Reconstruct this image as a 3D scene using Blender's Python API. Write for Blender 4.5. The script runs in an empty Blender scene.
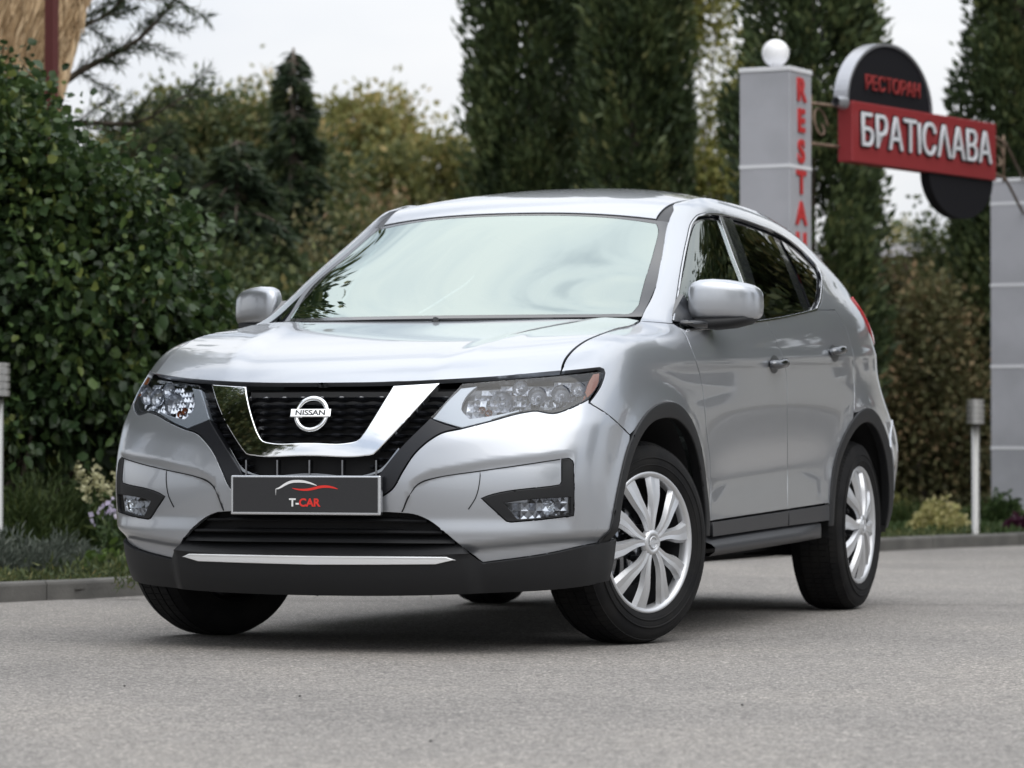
import bpy, bmesh, math, random
import numpy as np
from mathutils import Vector, Matrix
from mathutils.geometry import delaunay_2d_cdt
R = math.radians
sc = bpy.context.scene
col = sc.collection
rng = np.random.default_rng(7)
# ---------------------------------------------------------------- camera
CAM = (4.7746473, -11.6919704, .700421933); YAW = -.361874406; PITCH = .016294932; FPX = 3544.99332
cd = bpy.data.cameras.new('camera'); cam = bpy.data.objects.new('camera', cd); col.objects.link(cam)
cd.sensor_width = 36; cd.lens = FPX/1024*36; cd.clip_start = .1; cd.clip_end = 2000
cam.location = CAM; cam.rotation_euler = (math.pi/2+PITCH, 0, -YAW)
cd.dof.use_dof = True; cd.dof.focus_distance = 11.6; cd.dof.aperture_fstop = 5.0
sc.camera = cam
# ---------------------------------------------------------------- sky: bright overcast, thin spots showing a little blue
SUN_EL, SUN_AZ = R(52), R(128)      # azimuth measured from +Y towards +X
world = bpy.data.worlds.new('World'); sc.world = world; world.use_nodes = True
nt = world.node_tree; nt.nodes.clear()
def wn(t, **k):
    n = nt.nodes.new(t)
    for a, b in k.items(): setattr(n, a, b)
    return n
wo = wn('ShaderNodeOutputWorld'); mixs = wn('ShaderNodeMixShader'); b1 = wn('ShaderNodeBackground'); b2 = wn('ShaderNodeBackground')
sky = wn('ShaderNodeTexSky', sky_type='NISHITA', sun_disc=False, sun_elevation=SUN_EL, sun_rotation=SUN_AZ, altitude=150, air_density=1.0, dust_density=2.0)
b1.inputs[1].default_value = .10
tc = wn('ShaderNodeTexCoord'); sep = wn('ShaderNodeSeparateXYZ'); grad = wn('ShaderNodeMapRange', clamp=True)
grad.inputs[1].default_value = 0; grad.inputs[2].default_value = 1; grad.inputs[3].default_value = .75; grad.inputs[4].default_value = 2.1
noi = wn('ShaderNodeTexNoise'); noi.inputs['Scale'].default_value = 2.6; noi.inputs['Detail'].default_value = 5; noi.inputs['Roughness'].default_value = .55
mp = wn('ShaderNodeMapping'); mp.inputs['Scale'].default_value = (1, 1, 2.6)
ramp = wn('ShaderNodeValToRGB'); ramp.color_ramp.elements[0].position = .30; ramp.color_ramp.elements[0].color = (.70, .76, .86, 1)
ramp.color_ramp.elements[1].position = .62; ramp.color_ramp.elements[1].color = (.985, .995, 1.01, 1)
mulv = wn('ShaderNodeVectorMath', operation='SCALE')
cov = wn('ShaderNodeMapRange', clamp=True); cov.inputs[1].default_value = .34; cov.inputs[2].default_value = .50; cov.inputs[3].default_value = .55; cov.inputs[4].default_value = .97
L = nt.links.new
L(sky.outputs[0], b1.inputs[0]); L(tc.outputs['Generated'], sep.inputs[0]); L(sep.outputs[2], grad.inputs[0])
L(tc.outputs['Generated'], mp.inputs[0]); L(mp.outputs[0], noi.inputs['Vector']); L(noi.outputs[0], ramp.inputs[0]); L(noi.outputs[0], cov.inputs[0])
L(ramp.outputs[0], mulv.inputs[0]); L(grad.outputs[0], mulv.inputs['Scale']); L(mulv.outputs[0], b2.inputs[0]); b2.inputs[1].default_value = 1.0
L(cov.outputs[0], mixs.inputs[0]); L(b1.outputs[0], mixs.inputs[1]); L(b2.outputs[0], mixs.inputs[2]); L(mixs.outputs[0], wo.inputs[0])
sd = bpy.data.lights.new('sun', 'SUN'); sd.energy = 1.1; sd.angle = R(64); sd.color = (1, .96, .89)
so = bpy.data.objects.new('sun', sd); col.objects.link(so)
so.rotation_euler = Vector((math.sin(SUN_AZ)*math.cos(SUN_EL), math.cos(SUN_AZ)*math.cos(SUN_EL), math.sin(SUN_EL))).to_track_quat('Z', 'Y').to_euler()
so.location = (5, -5, 20)
sc.view_settings.view_transform = 'Standard'; sc.view_settings.look = 'None'; sc.view_settings.gamma = 1; sc.view_settings.use_curve_mapping = False
sc.view_settings.exposure = 0.16
sc.render.engine = 'CYCLES'
sc.cycles.max_bounces = 8; sc.cycles.transparent_max_bounces = 16; sc.cycles.caustics_reflective = False; sc.cycles.caustics_refractive = False
sc.cycles.use_denoising = True
# ---------------------------------------------------------------- geometry helpers
# ---------------------------------------------------------------- spline surfaces
def _ctrl(P, mir):
    """data grid -> padded B-spline control grid (quasi-interpolating, local)"""
    P = np.array(P, float)
    def ext(A, ax, m0, m1):
        A = np.moveaxis(A, ax, 0)
        def mm(k): 
            q = A[k].copy(); q[..., 0] *= -1; return q
        lo = [mm(3), mm(2), mm(1)] if m0 else [A[0]+(A[0]-A[1])*3, A[0]+(A[0]-A[1])*2, A[0]+(A[0]-A[1])]
        n = len(A)-1
        hi = [mm(n-1), mm(n-2), mm(n-3)] if m1 else [A[n]+(A[n]-A[n-1]), A[n]+(A[n]-A[n-1])*2, A[n]+(A[n]-A[n-1])*3]
        A = np.concatenate([np.array(lo), A, np.array(hi)])
        Q = A.copy()
        Q[1:-1] = A[1:-1] + (2*A[1:-1]-A[:-2]-A[2:])/6
        return np.moveaxis(Q, 0, ax)
    P = ext(P, 1, mir[0], mir[1])
    P = ext(P, 0, False, False)
    return P
def _b(t):
    return np.stack([(1-t)**3, 3*t**3-6*t*t+4, -3*t**3+3*t*t+3*t+1, t**3], -1)/6
def _db(t):
    return np.stack([-3*(1-t)**2, 9*t*t-12*t, -9*t*t+6*t+3, 3*t*t], -1)/6
class Surf:
    def __init__(s, P, mir=(False, False), bump=None):
        P = np.array(P, float); s.nv, s.nu = P.shape[:2]
        s.C = _ctrl(P, mir); s.bump = bump; s.mir0 = mir[0]
    def base(s, uv):
        uv = np.atleast_2d(np.array(uv, float))
        u = np.clip(uv[:, 0], -1.9, s.nu+.89); v = np.clip(uv[:, 1], -1.9, s.nv+.89)
        i = np.floor(u).astype(int); j = np.floor(v).astype(int)
        fu = u-i; fv = v-j
        bu, bv, du, dv = _b(fu), _b(fv), _db(fu), _db(fv)
        k = np.arange(4)
        G = s.C[(j[:, None]+2+k)[:, :, None], (i[:, None]+2+k)[:, None, :]]
        p = np.einsum('nj,ni,njix->nx', bv, bu, G)
        pu = np.einsum('nj,ni,njix->nx', bv, du, G)
        pv = np.einsum('nj,ni,njix->nx', dv, bu, G)
        n = np.cross(pu, pv); n /= np.linalg.norm(n, axis=1)[:, None]+1e-12
        return p, n, pu, pv
    def __call__(s, uv):
        uv = np.atleast_2d(np.array(uv, float))
        if s.mir0 and (uv[:, 0] < 0).any():            # left/right symmetric: fold over the centre line
            sg = np.where(uv[:, :1] < 0, -1., 1.)*np.array([[1., 0, 0]])+np.array([[0, 1., 1.]])
            p, n = s(np.stack([abs(uv[:, 0]), uv[:, 1]], -1)); return p*sg, n*sg
        p, n, _, _ = s.base(uv)
        if s.bump is None: return p, n
        uv = np.atleast_2d(np.array(uv, float))
        def P(w):
            q, m, _, _ = s.base(w); return q+m*s.bump(q)[:, None]
        e = 2e-3
        p0 = P(uv); a = P(uv+[e, 0])-P(uv-[e, 0]); b = P(uv+[0, e])-P(uv-[0, e])
        n = np.cross(a, b); n /= np.linalg.norm(n, axis=1)[:, None]+1e-12
        return p0, n
    def inv(s, f, tgt, ur, vr, res=.25, gate=None):
        """uv whose f(point) equals each target (2 numbers)"""
        U, V = np.meshgrid(np.arange(ur[0], ur[1]+1e-6, res), np.arange(vr[0], vr[1]+1e-6, res))
        G = np.stack([U.ravel(), V.ravel()], -1); Q = f(s(G)[0]); out = []
        uv = np.array([G[np.argmin(((Q-t)**2).sum(1))] for t in np.array(tgt, float)])
        T = np.array(tgt, float)
        for _ in range(12):
            e = 1e-3
            r = f(s(uv)[0])-T
            a = (f(s(uv+[e, 0])[0])-f(s(uv-[e, 0])[0]))/(2*e); b = (f(s(uv+[0, e])[0])-f(s(uv-[0, e])[0]))/(2*e)
            det = a[:, 0]*b[:, 1]-a[:, 1]*b[:, 0]; det = np.where(abs(det) < 1e-9, 1e-9, det)
            d = np.stack([(r[:, 0]*b[:, 1]-r[:, 1]*b[:, 0])/det, (a[:, 0]*r[:, 1]-a[:, 1]*r[:, 0])/det], -1)
            uv = uv-np.clip(d, -.3, .3)
            uv = np.clip(uv, [ur[0]-.6, vr[0]-.6], [ur[1]+.6, vr[1]+.6])
        return uv
# ---------------------------------------------------------------- the car's body wrap: rows bottom to top, columns nose centre -> flank -> tail centre
BODY = [
 [(0,-0.88,0.17),(0.25,-0.87,0.17),(0.48,-0.83,0.17),(0.66,-0.75,0.17),(0.76,-0.68,0.17),(0.82,-0.6,0.17),(0.86,-0.5,0.17),(0.88,-0.28,0.17),(0.87,0.2,0.17),(0.86,0.5,0.17),(0.85,0.85,0.17),(0.85,1.5,0.17),(0.85,2.2,0.17),(0.87,2.7,0.17),(0.82,3.05,0.17),(0.73,3.22,0.17),(0.6,3.35,0.17),(0.38,3.48,0.17),(0,3.64,0.17)],
 [(0,-0.935,0.26),(0.25,-0.925,0.26),(0.48,-0.89,0.26),(0.66,-0.81,0.26),(0.775,-0.73,0.26),(0.856,-0.635,0.26),(0.888,-0.52,0.26),(0.9,-0.28,0.26),(0.895,0.2,0.26),(0.885,0.5,0.26),(0.878,0.85,0.26),(0.872,1.5,0.26),(0.877,2.2,0.26),(0.895,2.7,0.26),(0.855,3.08,0.26),(0.77,3.27,0.26),(0.64,3.42,0.26),(0.42,3.56,0.26),(0,3.71,0.26)],
 [(0,-0.955,0.4),(0.25,-0.945,0.4),(0.48,-0.91,0.4),(0.67,-0.83,0.4),(0.79,-0.745,0.4),(0.868,-0.655,0.4),(0.899,-0.53,0.4),(0.912,-0.28,0.4),(0.912,0.2,0.4),(0.904,0.5,0.4),(0.898,0.85,0.4),(0.896,1.5,0.4),(0.898,2.2,0.4),(0.912,2.7,0.4),(0.89,3.12,0.4),(0.82,3.34,0.4),(0.69,3.52,0.4),(0.46,3.66,0.4),(0,3.75,0.4)],
 [(0,-0.975,0.55),(0.25,-0.965,0.55),(0.48,-0.925,0.55),(0.68,-0.84,0.55),(0.808,-0.755,0.55),(0.874,-0.655,0.55),(0.904,-0.53,0.55),(0.915,-0.28,0.55),(0.915,0.2,0.55),(0.902,0.5,0.55),(0.892,0.85,0.55),(0.887,1.5,0.55),(0.893,2.2,0.55),(0.915,2.7,0.55),(0.902,3.14,0.55),(0.835,3.43,0.55),(0.71,3.65,0.55),(0.47,3.74,0.55),(0,3.77,0.55)],
 [(0,-0.965,0.7),(0.25,-0.95,0.7),(0.48,-0.9,0.7),(0.68,-0.81,0.7),(0.81,-0.72,0.7),(0.874,-0.63,0.7),(0.904,-0.5,0.7),(0.915,-0.26,0.7),(0.915,0.2,0.7),(0.909,0.5,0.7),(0.905,0.85,0.7),(0.902,1.5,0.7),(0.906,2.2,0.7),(0.918,2.7,0.7),(0.905,3.15,0.7),(0.84,3.45,0.7),(0.7,3.62,0.7),(0.46,3.7,0.7),(0,3.73,0.7)],
 [(0,-0.925,0.84),(0.25,-0.905,0.84),(0.48,-0.84,0.84),(0.68,-0.725,0.84),(0.802,-0.63,0.84),(0.866,-0.54,0.84),(0.899,-0.42,0.84),(0.912,-0.22,0.84),(0.913,0.2,0.84),(0.914,0.5,0.84),(0.916,0.85,0.84),(0.917,1.5,0.84),(0.918,2.2,0.84),(0.92,2.7,0.84),(0.889,3.1,0.84),(0.819,3.36,0.84),(0.69,3.54,0.84),(0.46,3.62,0.84),(0,3.65,0.84)],
 [(0,-0.85,0.95),(0.25,-0.83,0.95),(0.47,-0.765,0.95),(0.66,-0.65,0.95),(0.778,-0.54,0.95),(0.842,-0.455,0.95),(0.878,-0.34,0.95),(0.893,-0.17,0.95),(0.902,0.2,0.95),(0.908,0.5,0.95),(0.914,0.85,0.95),(0.918,1.5,0.95),(0.918,2.2,0.95),(0.906,2.67,0.95),(0.873,3.05,0.95),(0.8,3.28,0.95),(0.68,3.47,0.95),(0.46,3.55,0.95),(0,3.58,0.95)],
 [(0,-0.72,0.995),(0.24,-0.7,1),(0.44,-0.64,1),(0.62,-0.55,1.005),(0.742,-0.45,1.015),(0.8,-0.375,1.03),(0.84,-0.26,1.045),(0.862,-0.1,1.055),(0.878,0.2,1.068),(0.888,0.5,1.07),(0.898,0.85,1.07),(0.905,1.5,1.08),(0.905,2.2,1.1),(0.887,2.67,1.12),(0.85,3.03,1.13),(0.788,3.23,1.13),(0.67,3.4,1.13),(0.45,3.48,1.13),(0,3.51,1.13)],
 [(0,-0.5,1.04),(0.22,-0.48,1.04),(0.4,-0.44,1.045),(0.56,-0.38,1.055),(0.665,-0.32,1.065),(0.705,-0.24,1.075),(0.732,-0.14,1.088),(0.74,0,1.102),(0.745,0.2,1.125),(0.8,0.42,1.148),(0.862,0.8,1.155),(0.88,1.5,1.175),(0.878,2.2,1.215),(0.854,2.67,1.245),(0.82,2.96,1.245),(0.763,3.16,1.24),(0.66,3.35,1.24),(0.44,3.44,1.24),(0,3.47,1.24)],
 [(0,-0.25,1.08),(0.2,-0.23,1.08),(0.34,-0.2,1.085),(0.45,-0.15,1.1),(0.53,-0.1,1.11),(0.57,-0.02,1.125),(0.6,0.08,1.14),(0.62,0.2,1.17),(0.655,0.4,1.215),(0.722,0.575,1.29),(0.803,0.86,1.29),(0.832,1.5,1.3),(0.828,2.2,1.32),(0.806,2.65,1.325),(0.785,2.91,1.31),(0.74,3.11,1.3),(0.65,3.3,1.295),(0.43,3.4,1.3),(0,3.43,1.3)],
 [(0,0,1.15),(0.18,0,1.15),(0.3,0.03,1.16),(0.38,0.08,1.17),(0.44,0.14,1.19),(0.48,0.22,1.21),(0.51,0.3,1.23),(0.535,0.42,1.27),(0.58,0.58,1.33),(0.665,0.775,1.41),(0.738,1,1.42),(0.775,1.5,1.42),(0.772,2.18,1.42),(0.763,2.61,1.41),(0.757,2.87,1.375),(0.722,3.09,1.345),(0.62,3.26,1.35),(0.41,3.36,1.365),(0,3.39,1.37)],
 [(0,0.2,1.25),(0.17,0.2,1.25),(0.27,0.22,1.26),(0.34,0.26,1.27),(0.39,0.32,1.29),(0.42,0.38,1.31),(0.45,0.46,1.34),(0.475,0.58,1.38),(0.54,0.76,1.45),(0.622,0.97,1.525),(0.683,1.14,1.53),(0.712,1.5,1.53),(0.708,2.18,1.52),(0.708,2.59,1.485),(0.708,2.84,1.435),(0.675,3.06,1.385),(0.58,3.22,1.4),(0.38,3.32,1.43),(0,3.35,1.44)],
 [(0,0.4,1.35),(0.16,0.4,1.35),(0.25,0.42,1.36),(0.31,0.45,1.37),(0.35,0.5,1.39),(0.38,0.56,1.41),(0.41,0.64,1.44),(0.44,0.74,1.48),(0.515,0.92,1.54),(0.592,1.08,1.592),(0.642,1.22,1.602),(0.662,1.5,1.607),(0.66,2.18,1.592),(0.663,2.58,1.545),(0.662,2.82,1.48),(0.632,3.04,1.418),(0.54,3.19,1.44),(0.35,3.29,1.49),(0,3.32,1.5)],
 [(0,0.6,1.45),(0.15,0.6,1.45),(0.23,0.6,1.46),(0.28,0.62,1.47),(0.32,0.65,1.48),(0.35,0.7,1.49),(0.38,0.76,1.51),(0.41,0.85,1.54),(0.485,1,1.58),(0.562,1.14,1.606),(0.6,1.28,1.628),(0.614,1.5,1.645),(0.612,2.18,1.63),(0.612,2.57,1.577),(0.61,2.81,1.505),(0.58,3.03,1.435),(0.49,3.17,1.47),(0.31,3.26,1.54),(0,3.29,1.555)],
]
_s = [0, .35, .65, .88, 1, 1.12]
_top = [(-.12,1.045,.76,.13,1.06),(.13,1.152,.705,.375,1.158),(.40,1.30,.675,.56,1.29),(.66,1.445,.638,.785,1.412),(.90,1.570,.598,1.00,1.533),
        (1.08,1.632,.604,1.14,1.600),(1.40,1.687,.606,1.42,1.632),(1.8,1.722,.606,1.8,1.638),(2.2,1.716,.605,2.2,1.615),(2.6,1.688,.60,2.58,1.560),(2.95,1.650,.585,2.9,1.490),(3.2,1.60,.555,3.10,1.455),(3.42,1.55,.52,3.3,1.41)]
ROOF = [[(W*s, yc+(ye-yc)*min(s,1.12)**2, zc-(zc-ze)*s**2.6) for s in _s] for yc, zc, W, ye, ze in _top]
# hood: rows from the nose back, columns centre -> gap with the wing
_hx = [0, .27, .52, .76, .93, 1.06]
_hd = [ # yc, zc, xe, ye, ze
 (-.90,.86,.752,-.655,.893),(-.862,.905,.752,-.60,.930),(-.80,.953,.750,-.535,.976),(-.68,.997,.752,-.44,1.018),(-.45,1.047,.762,-.25,1.066),(-.18,1.093,.762,-.05,1.094),(.05,1.128,.760,.11,1.111),(.20,1.148,.757,.21,1.129),(.30,1.158,.75,.32,1.146)]
HOOD = [[(xe*s, yc+(ye-yc)*(s**2.2), zc+(ze-zc)*s**2.4) for s in _hx] for yc, zc, xe, ye, ze in _hd]

def sm(a, b, x):
    t = np.clip((x-a)/(b-a), 0, 1); return t*t*(3-2*t)
def low_bump(q):
    # the plastic apron stands forward of the painted bumper
    x, y, z = q.T
    return body_bump(q)+(1-sm(-.50, -.36, y))*(.012+.026*(1-sm(.515, .575, abs(x))))*sm(.40, .36, z)
def body_bump(q):
    x, y, z = q.T
    d = 0*x
    side = sm(-.35, .25, y)*(1-sm(3.0, 3.5, y))
    # shoulder line through the handles, pressed in below and above it
    zl = .985+.030*(y-.3)
    d += side*.0055*np.exp(-((z-zl)/.026)**2)-side*.003*np.exp(-((z-zl+.085)/.05)**2)
    # lower door scallop
    zl = .555+.045*(y-.6)
    d += -side*.010*np.exp(-((z-zl)/.07)**2)*np.exp(-((y-1.35)/.75)**4)
    # flared wings round the wheel openings
    for cy in (-.02, 2.66):
        r = np.hypot(y-cy, (z-.36)*1.06)
        d += .012*np.exp(-((r-.50)/.055)**2)*(z < 1.2)*(y > -.62)
    # panel round the fog lamp pressed in under a crisp edge
    zl = np.interp(abs(x), [.30, .33, .36, .42, .60, .83], [.40, .47, .555, .585, .62, .648])
    d += -.009*sm(.030, -.012, z-zl)*sm(.395, .455, z)*(1-sm(.815, .842, abs(x)))*sm(.28, .35, abs(x))*(y < -.55)
    # crease below the lamp
    zl = np.interp(abs(x), [.40, .55, .70, .86], [.70, .715, .735, .76]); d += .002*np.exp(-((z-zl)/.035)**2)*(y < -.45)*sm(.36, .46, abs(x))
    # chin turned under
    zc = .373+.10*np.maximum(abs(x)-.5, 0)
    nose = 1-sm(-.50, -.36, y)
    d += -nose*.030*sm(0, .05, zc-z)
    return d

def hood_bump(q):
    # bonnet: raised shoulders either side of a shallow middle
    x, y, z = q.T; xr = .33+.24*(y+.85)/1.05
    return (.007*sm(xr-.05, xr+.05, abs(x))-.003+.0015*np.exp(-((abs(x)-xr-.045)/.03)**2))*(.35+.65*sm(-.84, -.55, y))
# outlines of the panels in surface coordinates
POLY = {}
POLY['headlight'] = [[1.969,5.34],[1.937,5.254],[1.905,5.171],[1.873,5.089],[1.841,5.01],[1.809,4.932],[1.775,4.853],[1.741,4.775],[1.706,4.698],[1.671,4.623],[1.636,4.548],[1.717,4.492],[1.799,4.438],[1.856,4.405],[1.915,4.375],[1.973,4.347],[2.032,4.32],[2.091,4.291],[2.143,4.314],[2.196,4.337],[2.248,4.36],[2.301,4.383],[2.354,4.406],[2.407,4.43],[2.461,4.453],[2.515,4.476],[2.572,4.502],[2.631,4.53],[2.689,4.559],[2.749,4.587],[2.81,4.615],[2.873,4.64],[2.939,4.661],[3.008,4.679],[3.076,4.695],[3.147,4.709],[3.221,4.711],[3.302,4.694],[3.387,4.672],[3.474,4.657],[3.564,4.65],[3.656,4.665],[3.749,4.695],[3.844,4.729],[3.955,4.77],[4.07,4.818],[4.191,4.869],[4.321,4.921],[4.557,5.008],[4.655,5.117],[4.763,5.238],[4.871,5.369],[4.959,5.512],[5.054,5.668],[5.055,5.804],[4.922,5.853],[4.752,5.837],[4.59,5.822],[4.439,5.806],[4.298,5.79],[4.166,5.775],[4.043,5.759],[3.927,5.744],[3.819,5.729],[3.717,5.714],[3.619,5.7],[3.527,5.687],[3.439,5.673],[3.354,5.661],[3.273,5.648],[3.195,5.636],[3.12,5.624],[3.048,5.613],[2.978,5.602],[2.91,5.59],[2.844,5.579],[2.78,5.569],[2.717,5.558],[2.656,5.547],[2.596,5.536],[2.536,5.526],[2.475,5.515],[2.414,5.504],[2.354,5.493],[2.294,5.482],[2.235,5.471],[2.176,5.461],[2.118,5.45],[2.059,5.44],[2.001,5.429]]
POLY['headlight_amber'] = [[4.525,5.567],[4.458,5.4],[4.411,5.239],[4.368,5.1],[4.33,4.967],[4.434,5.031],[4.544,5.097],[4.646,5.172],[4.757,5.28],[4.852,5.404],[4.913,5.542],[4.924,5.676],[4.922,5.819],[4.671,5.782]]
POLY['fender'] = [[8.021,7.987],[7.721,7.887],[7.466,7.852],[7.226,7.861],[6.953,7.861],[6.642,7.825],[6.3,7.77],[5.957,7.702],[5.638,7.633],[5.349,7.568],[5.07,7.504],[4.797,7.429],[4.544,7.33],[4.311,7.197],[4.124,7.038],[3.979,6.852],[3.886,6.684],[3.809,6.509],[3.749,6.334],[3.707,6.158],[3.678,5.991],[3.652,5.841],[3.757,5.859],[3.87,5.876],[3.989,5.893],[4.118,5.911],[4.256,5.928],[4.406,5.945],[4.567,5.961],[4.74,5.978],[4.923,5.994],[5.1,5.941],[5.154,5.823],[5.11,5.663],[5.048,5.514],[4.99,5.397],[4.912,5.289],[4.825,5.187],[4.74,5.091],[4.609,4.943],[4.769,4.855],[4.976,4.792],[5.195,4.723],[5.417,4.65],[5.638,4.573],[5.802,4.512],[5.96,4.449],[6.112,4.385],[6.289,4.309],[6.411,4.231],[6.512,4.153],[6.906,4.497],[6.967,4.536],[7.025,4.579],[7.081,4.625],[7.136,4.671],[7.189,4.717],[7.241,4.761],[7.294,4.801],[7.346,4.834],[7.398,4.861],[7.451,4.877],[7.507,4.887],[7.563,4.892],[7.62,4.891],[7.677,4.884],[7.735,4.87],[7.792,4.848],[7.849,4.816],[7.906,4.775],[7.966,4.724],[8.026,4.664],[8.088,4.596],[8.151,4.521],[8.214,4.438],[8.275,4.349],[8.336,4.254],[8.389,4.161],[8.442,4.062],[8.494,3.956],[8.544,3.847],[8.593,3.734],[8.64,3.619],[8.692,3.484],[8.741,3.343],[8.788,3.198],[8.831,3.05],[8.87,2.898],[8.901,2.749],[8.928,2.596],[8.951,2.441],[8.973,2.284],[8.997,2.129],[9.248,2.093],[9.243,2.19],[9.243,2.286],[9.247,2.383],[9.255,2.478],[9.265,2.574],[9.277,2.67],[9.288,2.765],[9.298,2.861],[9.302,2.956],[9.301,3.052],[9.292,3.147],[9.278,3.243],[9.258,3.339],[9.235,3.435],[9.21,3.532],[9.184,3.628],[9.156,3.724],[9.12,3.836],[9.081,3.948],[9.042,4.06],[9.005,4.174],[8.974,4.288],[8.951,4.396],[8.932,4.506],[8.915,4.618],[8.899,4.733],[8.883,4.85],[8.868,4.978],[8.857,5.112],[8.851,5.251],[8.843,5.393],[8.831,5.538],[8.808,5.681],[8.775,5.821],[8.736,5.947],[8.684,6.068],[8.621,6.184],[8.574,6.299],[8.559,6.417],[8.558,6.54],[8.554,6.663],[8.562,6.805],[8.604,6.963],[8.684,7.138],[8.777,7.316],[8.836,7.472],[8.842,7.604],[8.826,7.722],[8.725,7.745],[8.625,7.772],[8.525,7.801],[8.424,7.834],[8.326,7.867],[8.227,7.903],[8.125,7.942]]
POLY['front_door'] = [[8.826,7.722],[8.842,7.604],[8.836,7.472],[8.777,7.316],[8.684,7.138],[8.604,6.963],[8.562,6.805],[8.554,6.663],[8.558,6.54],[8.559,6.417],[8.574,6.299],[8.621,6.184],[8.684,6.068],[8.736,5.947],[8.775,5.821],[8.808,5.681],[8.831,5.538],[8.843,5.393],[8.851,5.251],[8.857,5.112],[8.868,4.978],[8.883,4.85],[8.899,4.733],[8.915,4.618],[8.932,4.506],[8.951,4.396],[8.974,4.288],[9.005,4.174],[9.042,4.06],[9.081,3.948],[9.12,3.836],[9.156,3.724],[9.184,3.628],[9.21,3.532],[9.235,3.435],[9.258,3.339],[9.278,3.243],[9.292,3.147],[9.301,3.052],[9.302,2.956],[9.298,2.861],[9.288,2.765],[9.277,2.67],[9.265,2.574],[9.255,2.478],[9.247,2.383],[9.243,2.286],[9.243,2.19],[9.248,2.093],[9.419,2.1],[9.568,2.108],[9.704,2.116],[9.828,2.124],[9.942,2.132],[10.046,2.14],[10.144,2.148],[10.236,2.156],[10.325,2.165],[10.411,2.173],[10.494,2.182],[10.575,2.19],[10.655,2.199],[10.734,2.208],[10.812,2.217],[10.889,2.226],[10.966,2.235],[11.043,2.244],[11.121,2.253],[11.124,2.359],[11.128,2.466],[11.134,2.572],[11.141,2.677],[11.149,2.783],[11.159,2.888],[11.168,2.993],[11.176,3.098],[11.181,3.202],[11.18,3.307],[11.174,3.413],[11.161,3.52],[11.145,3.628],[11.127,3.737],[11.11,3.846],[11.095,3.955],[11.081,4.065],[11.07,4.175],[11.059,4.293],[11.049,4.412],[11.04,4.534],[11.031,4.659],[11.022,4.786],[11.014,4.919],[11.007,5.049],[11.003,5.185],[11.001,5.327],[11.003,5.472],[11.005,5.618],[11.008,5.762],[11.007,5.902],[11.002,6.036],[10.993,6.163],[10.977,6.285],[10.952,6.402],[10.929,6.517],[10.918,6.636],[10.913,6.759],[10.901,6.884],[10.884,7.013],[10.867,7.149],[10.849,7.297],[10.831,7.449],[10.814,7.602],[10.798,7.752],[10.785,7.897],[10.701,7.878],[10.617,7.858],[10.532,7.836],[10.459,7.814],[10.385,7.79],[10.31,7.765],[10.232,7.738],[10.153,7.71],[10.072,7.681],[9.987,7.653],[9.899,7.625],[9.806,7.598],[9.709,7.571],[9.606,7.544],[9.498,7.517],[9.382,7.491],[9.258,7.464],[9.127,7.437],[8.989,7.41],[8.923,7.471],[8.87,7.541],[8.845,7.629]]
POLY['rear_door'] = [[11.201,2.262],[11.281,2.272],[11.362,2.282],[11.444,2.291],[11.527,2.301],[11.611,2.311],[11.697,2.321],[11.783,2.332],[11.859,2.343],[11.918,2.355],[11.922,1.742],[11.929,1.937],[11.937,2.128],[11.946,2.271],[11.955,2.414],[11.966,2.555],[11.978,2.695],[11.992,2.833],[12.007,2.984],[12.024,3.134],[12.042,3.283],[12.062,3.428],[12.084,3.568],[12.108,3.7],[12.134,3.824],[12.162,3.93],[12.192,4.027],[12.225,4.116],[12.259,4.201],[12.295,4.283],[12.331,4.366],[12.368,4.451],[12.404,4.541],[12.447,4.862],[12.473,5.038],[12.503,5.225],[12.535,5.419],[12.565,5.616],[12.59,5.81],[12.609,5.99],[12.623,6.158],[12.631,6.318],[12.634,6.469],[12.631,6.614],[12.621,6.772],[12.605,6.937],[12.583,7.107],[12.557,7.281],[12.526,7.452],[12.494,7.592],[12.459,7.728],[12.421,7.861],[12.383,7.998],[12.348,8.143],[11.842,8.214],[11.734,8.184],[11.632,8.153],[11.535,8.123],[11.442,8.094],[11.354,8.068],[11.268,8.044],[11.185,8.022],[11.103,7.999],[11.022,7.976],[10.942,7.952],[10.863,7.926],[10.785,7.897],[10.798,7.752],[10.814,7.602],[10.831,7.449],[10.849,7.297],[10.867,7.149],[10.884,7.013],[10.901,6.884],[10.913,6.759],[10.918,6.636],[10.929,6.517],[10.952,6.402],[10.977,6.285],[10.993,6.163],[11.002,6.036],[11.007,5.902],[11.008,5.762],[11.005,5.618],[11.003,5.472],[11.001,5.327],[11.003,5.185],[11.007,5.049],[11.014,4.919],[11.022,4.786],[11.031,4.659],[11.04,4.534],[11.049,4.412],[11.059,4.293],[11.07,4.175],[11.081,4.065],[11.095,3.955],[11.11,3.846],[11.127,3.737],[11.145,3.628],[11.161,3.52],[11.174,3.413],[11.18,3.307],[11.181,3.202],[11.176,3.098],[11.168,2.993],[11.159,2.888],[11.149,2.783],[11.141,2.677],[11.134,2.572],[11.128,2.466],[11.124,2.359],[11.121,2.253]]
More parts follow.
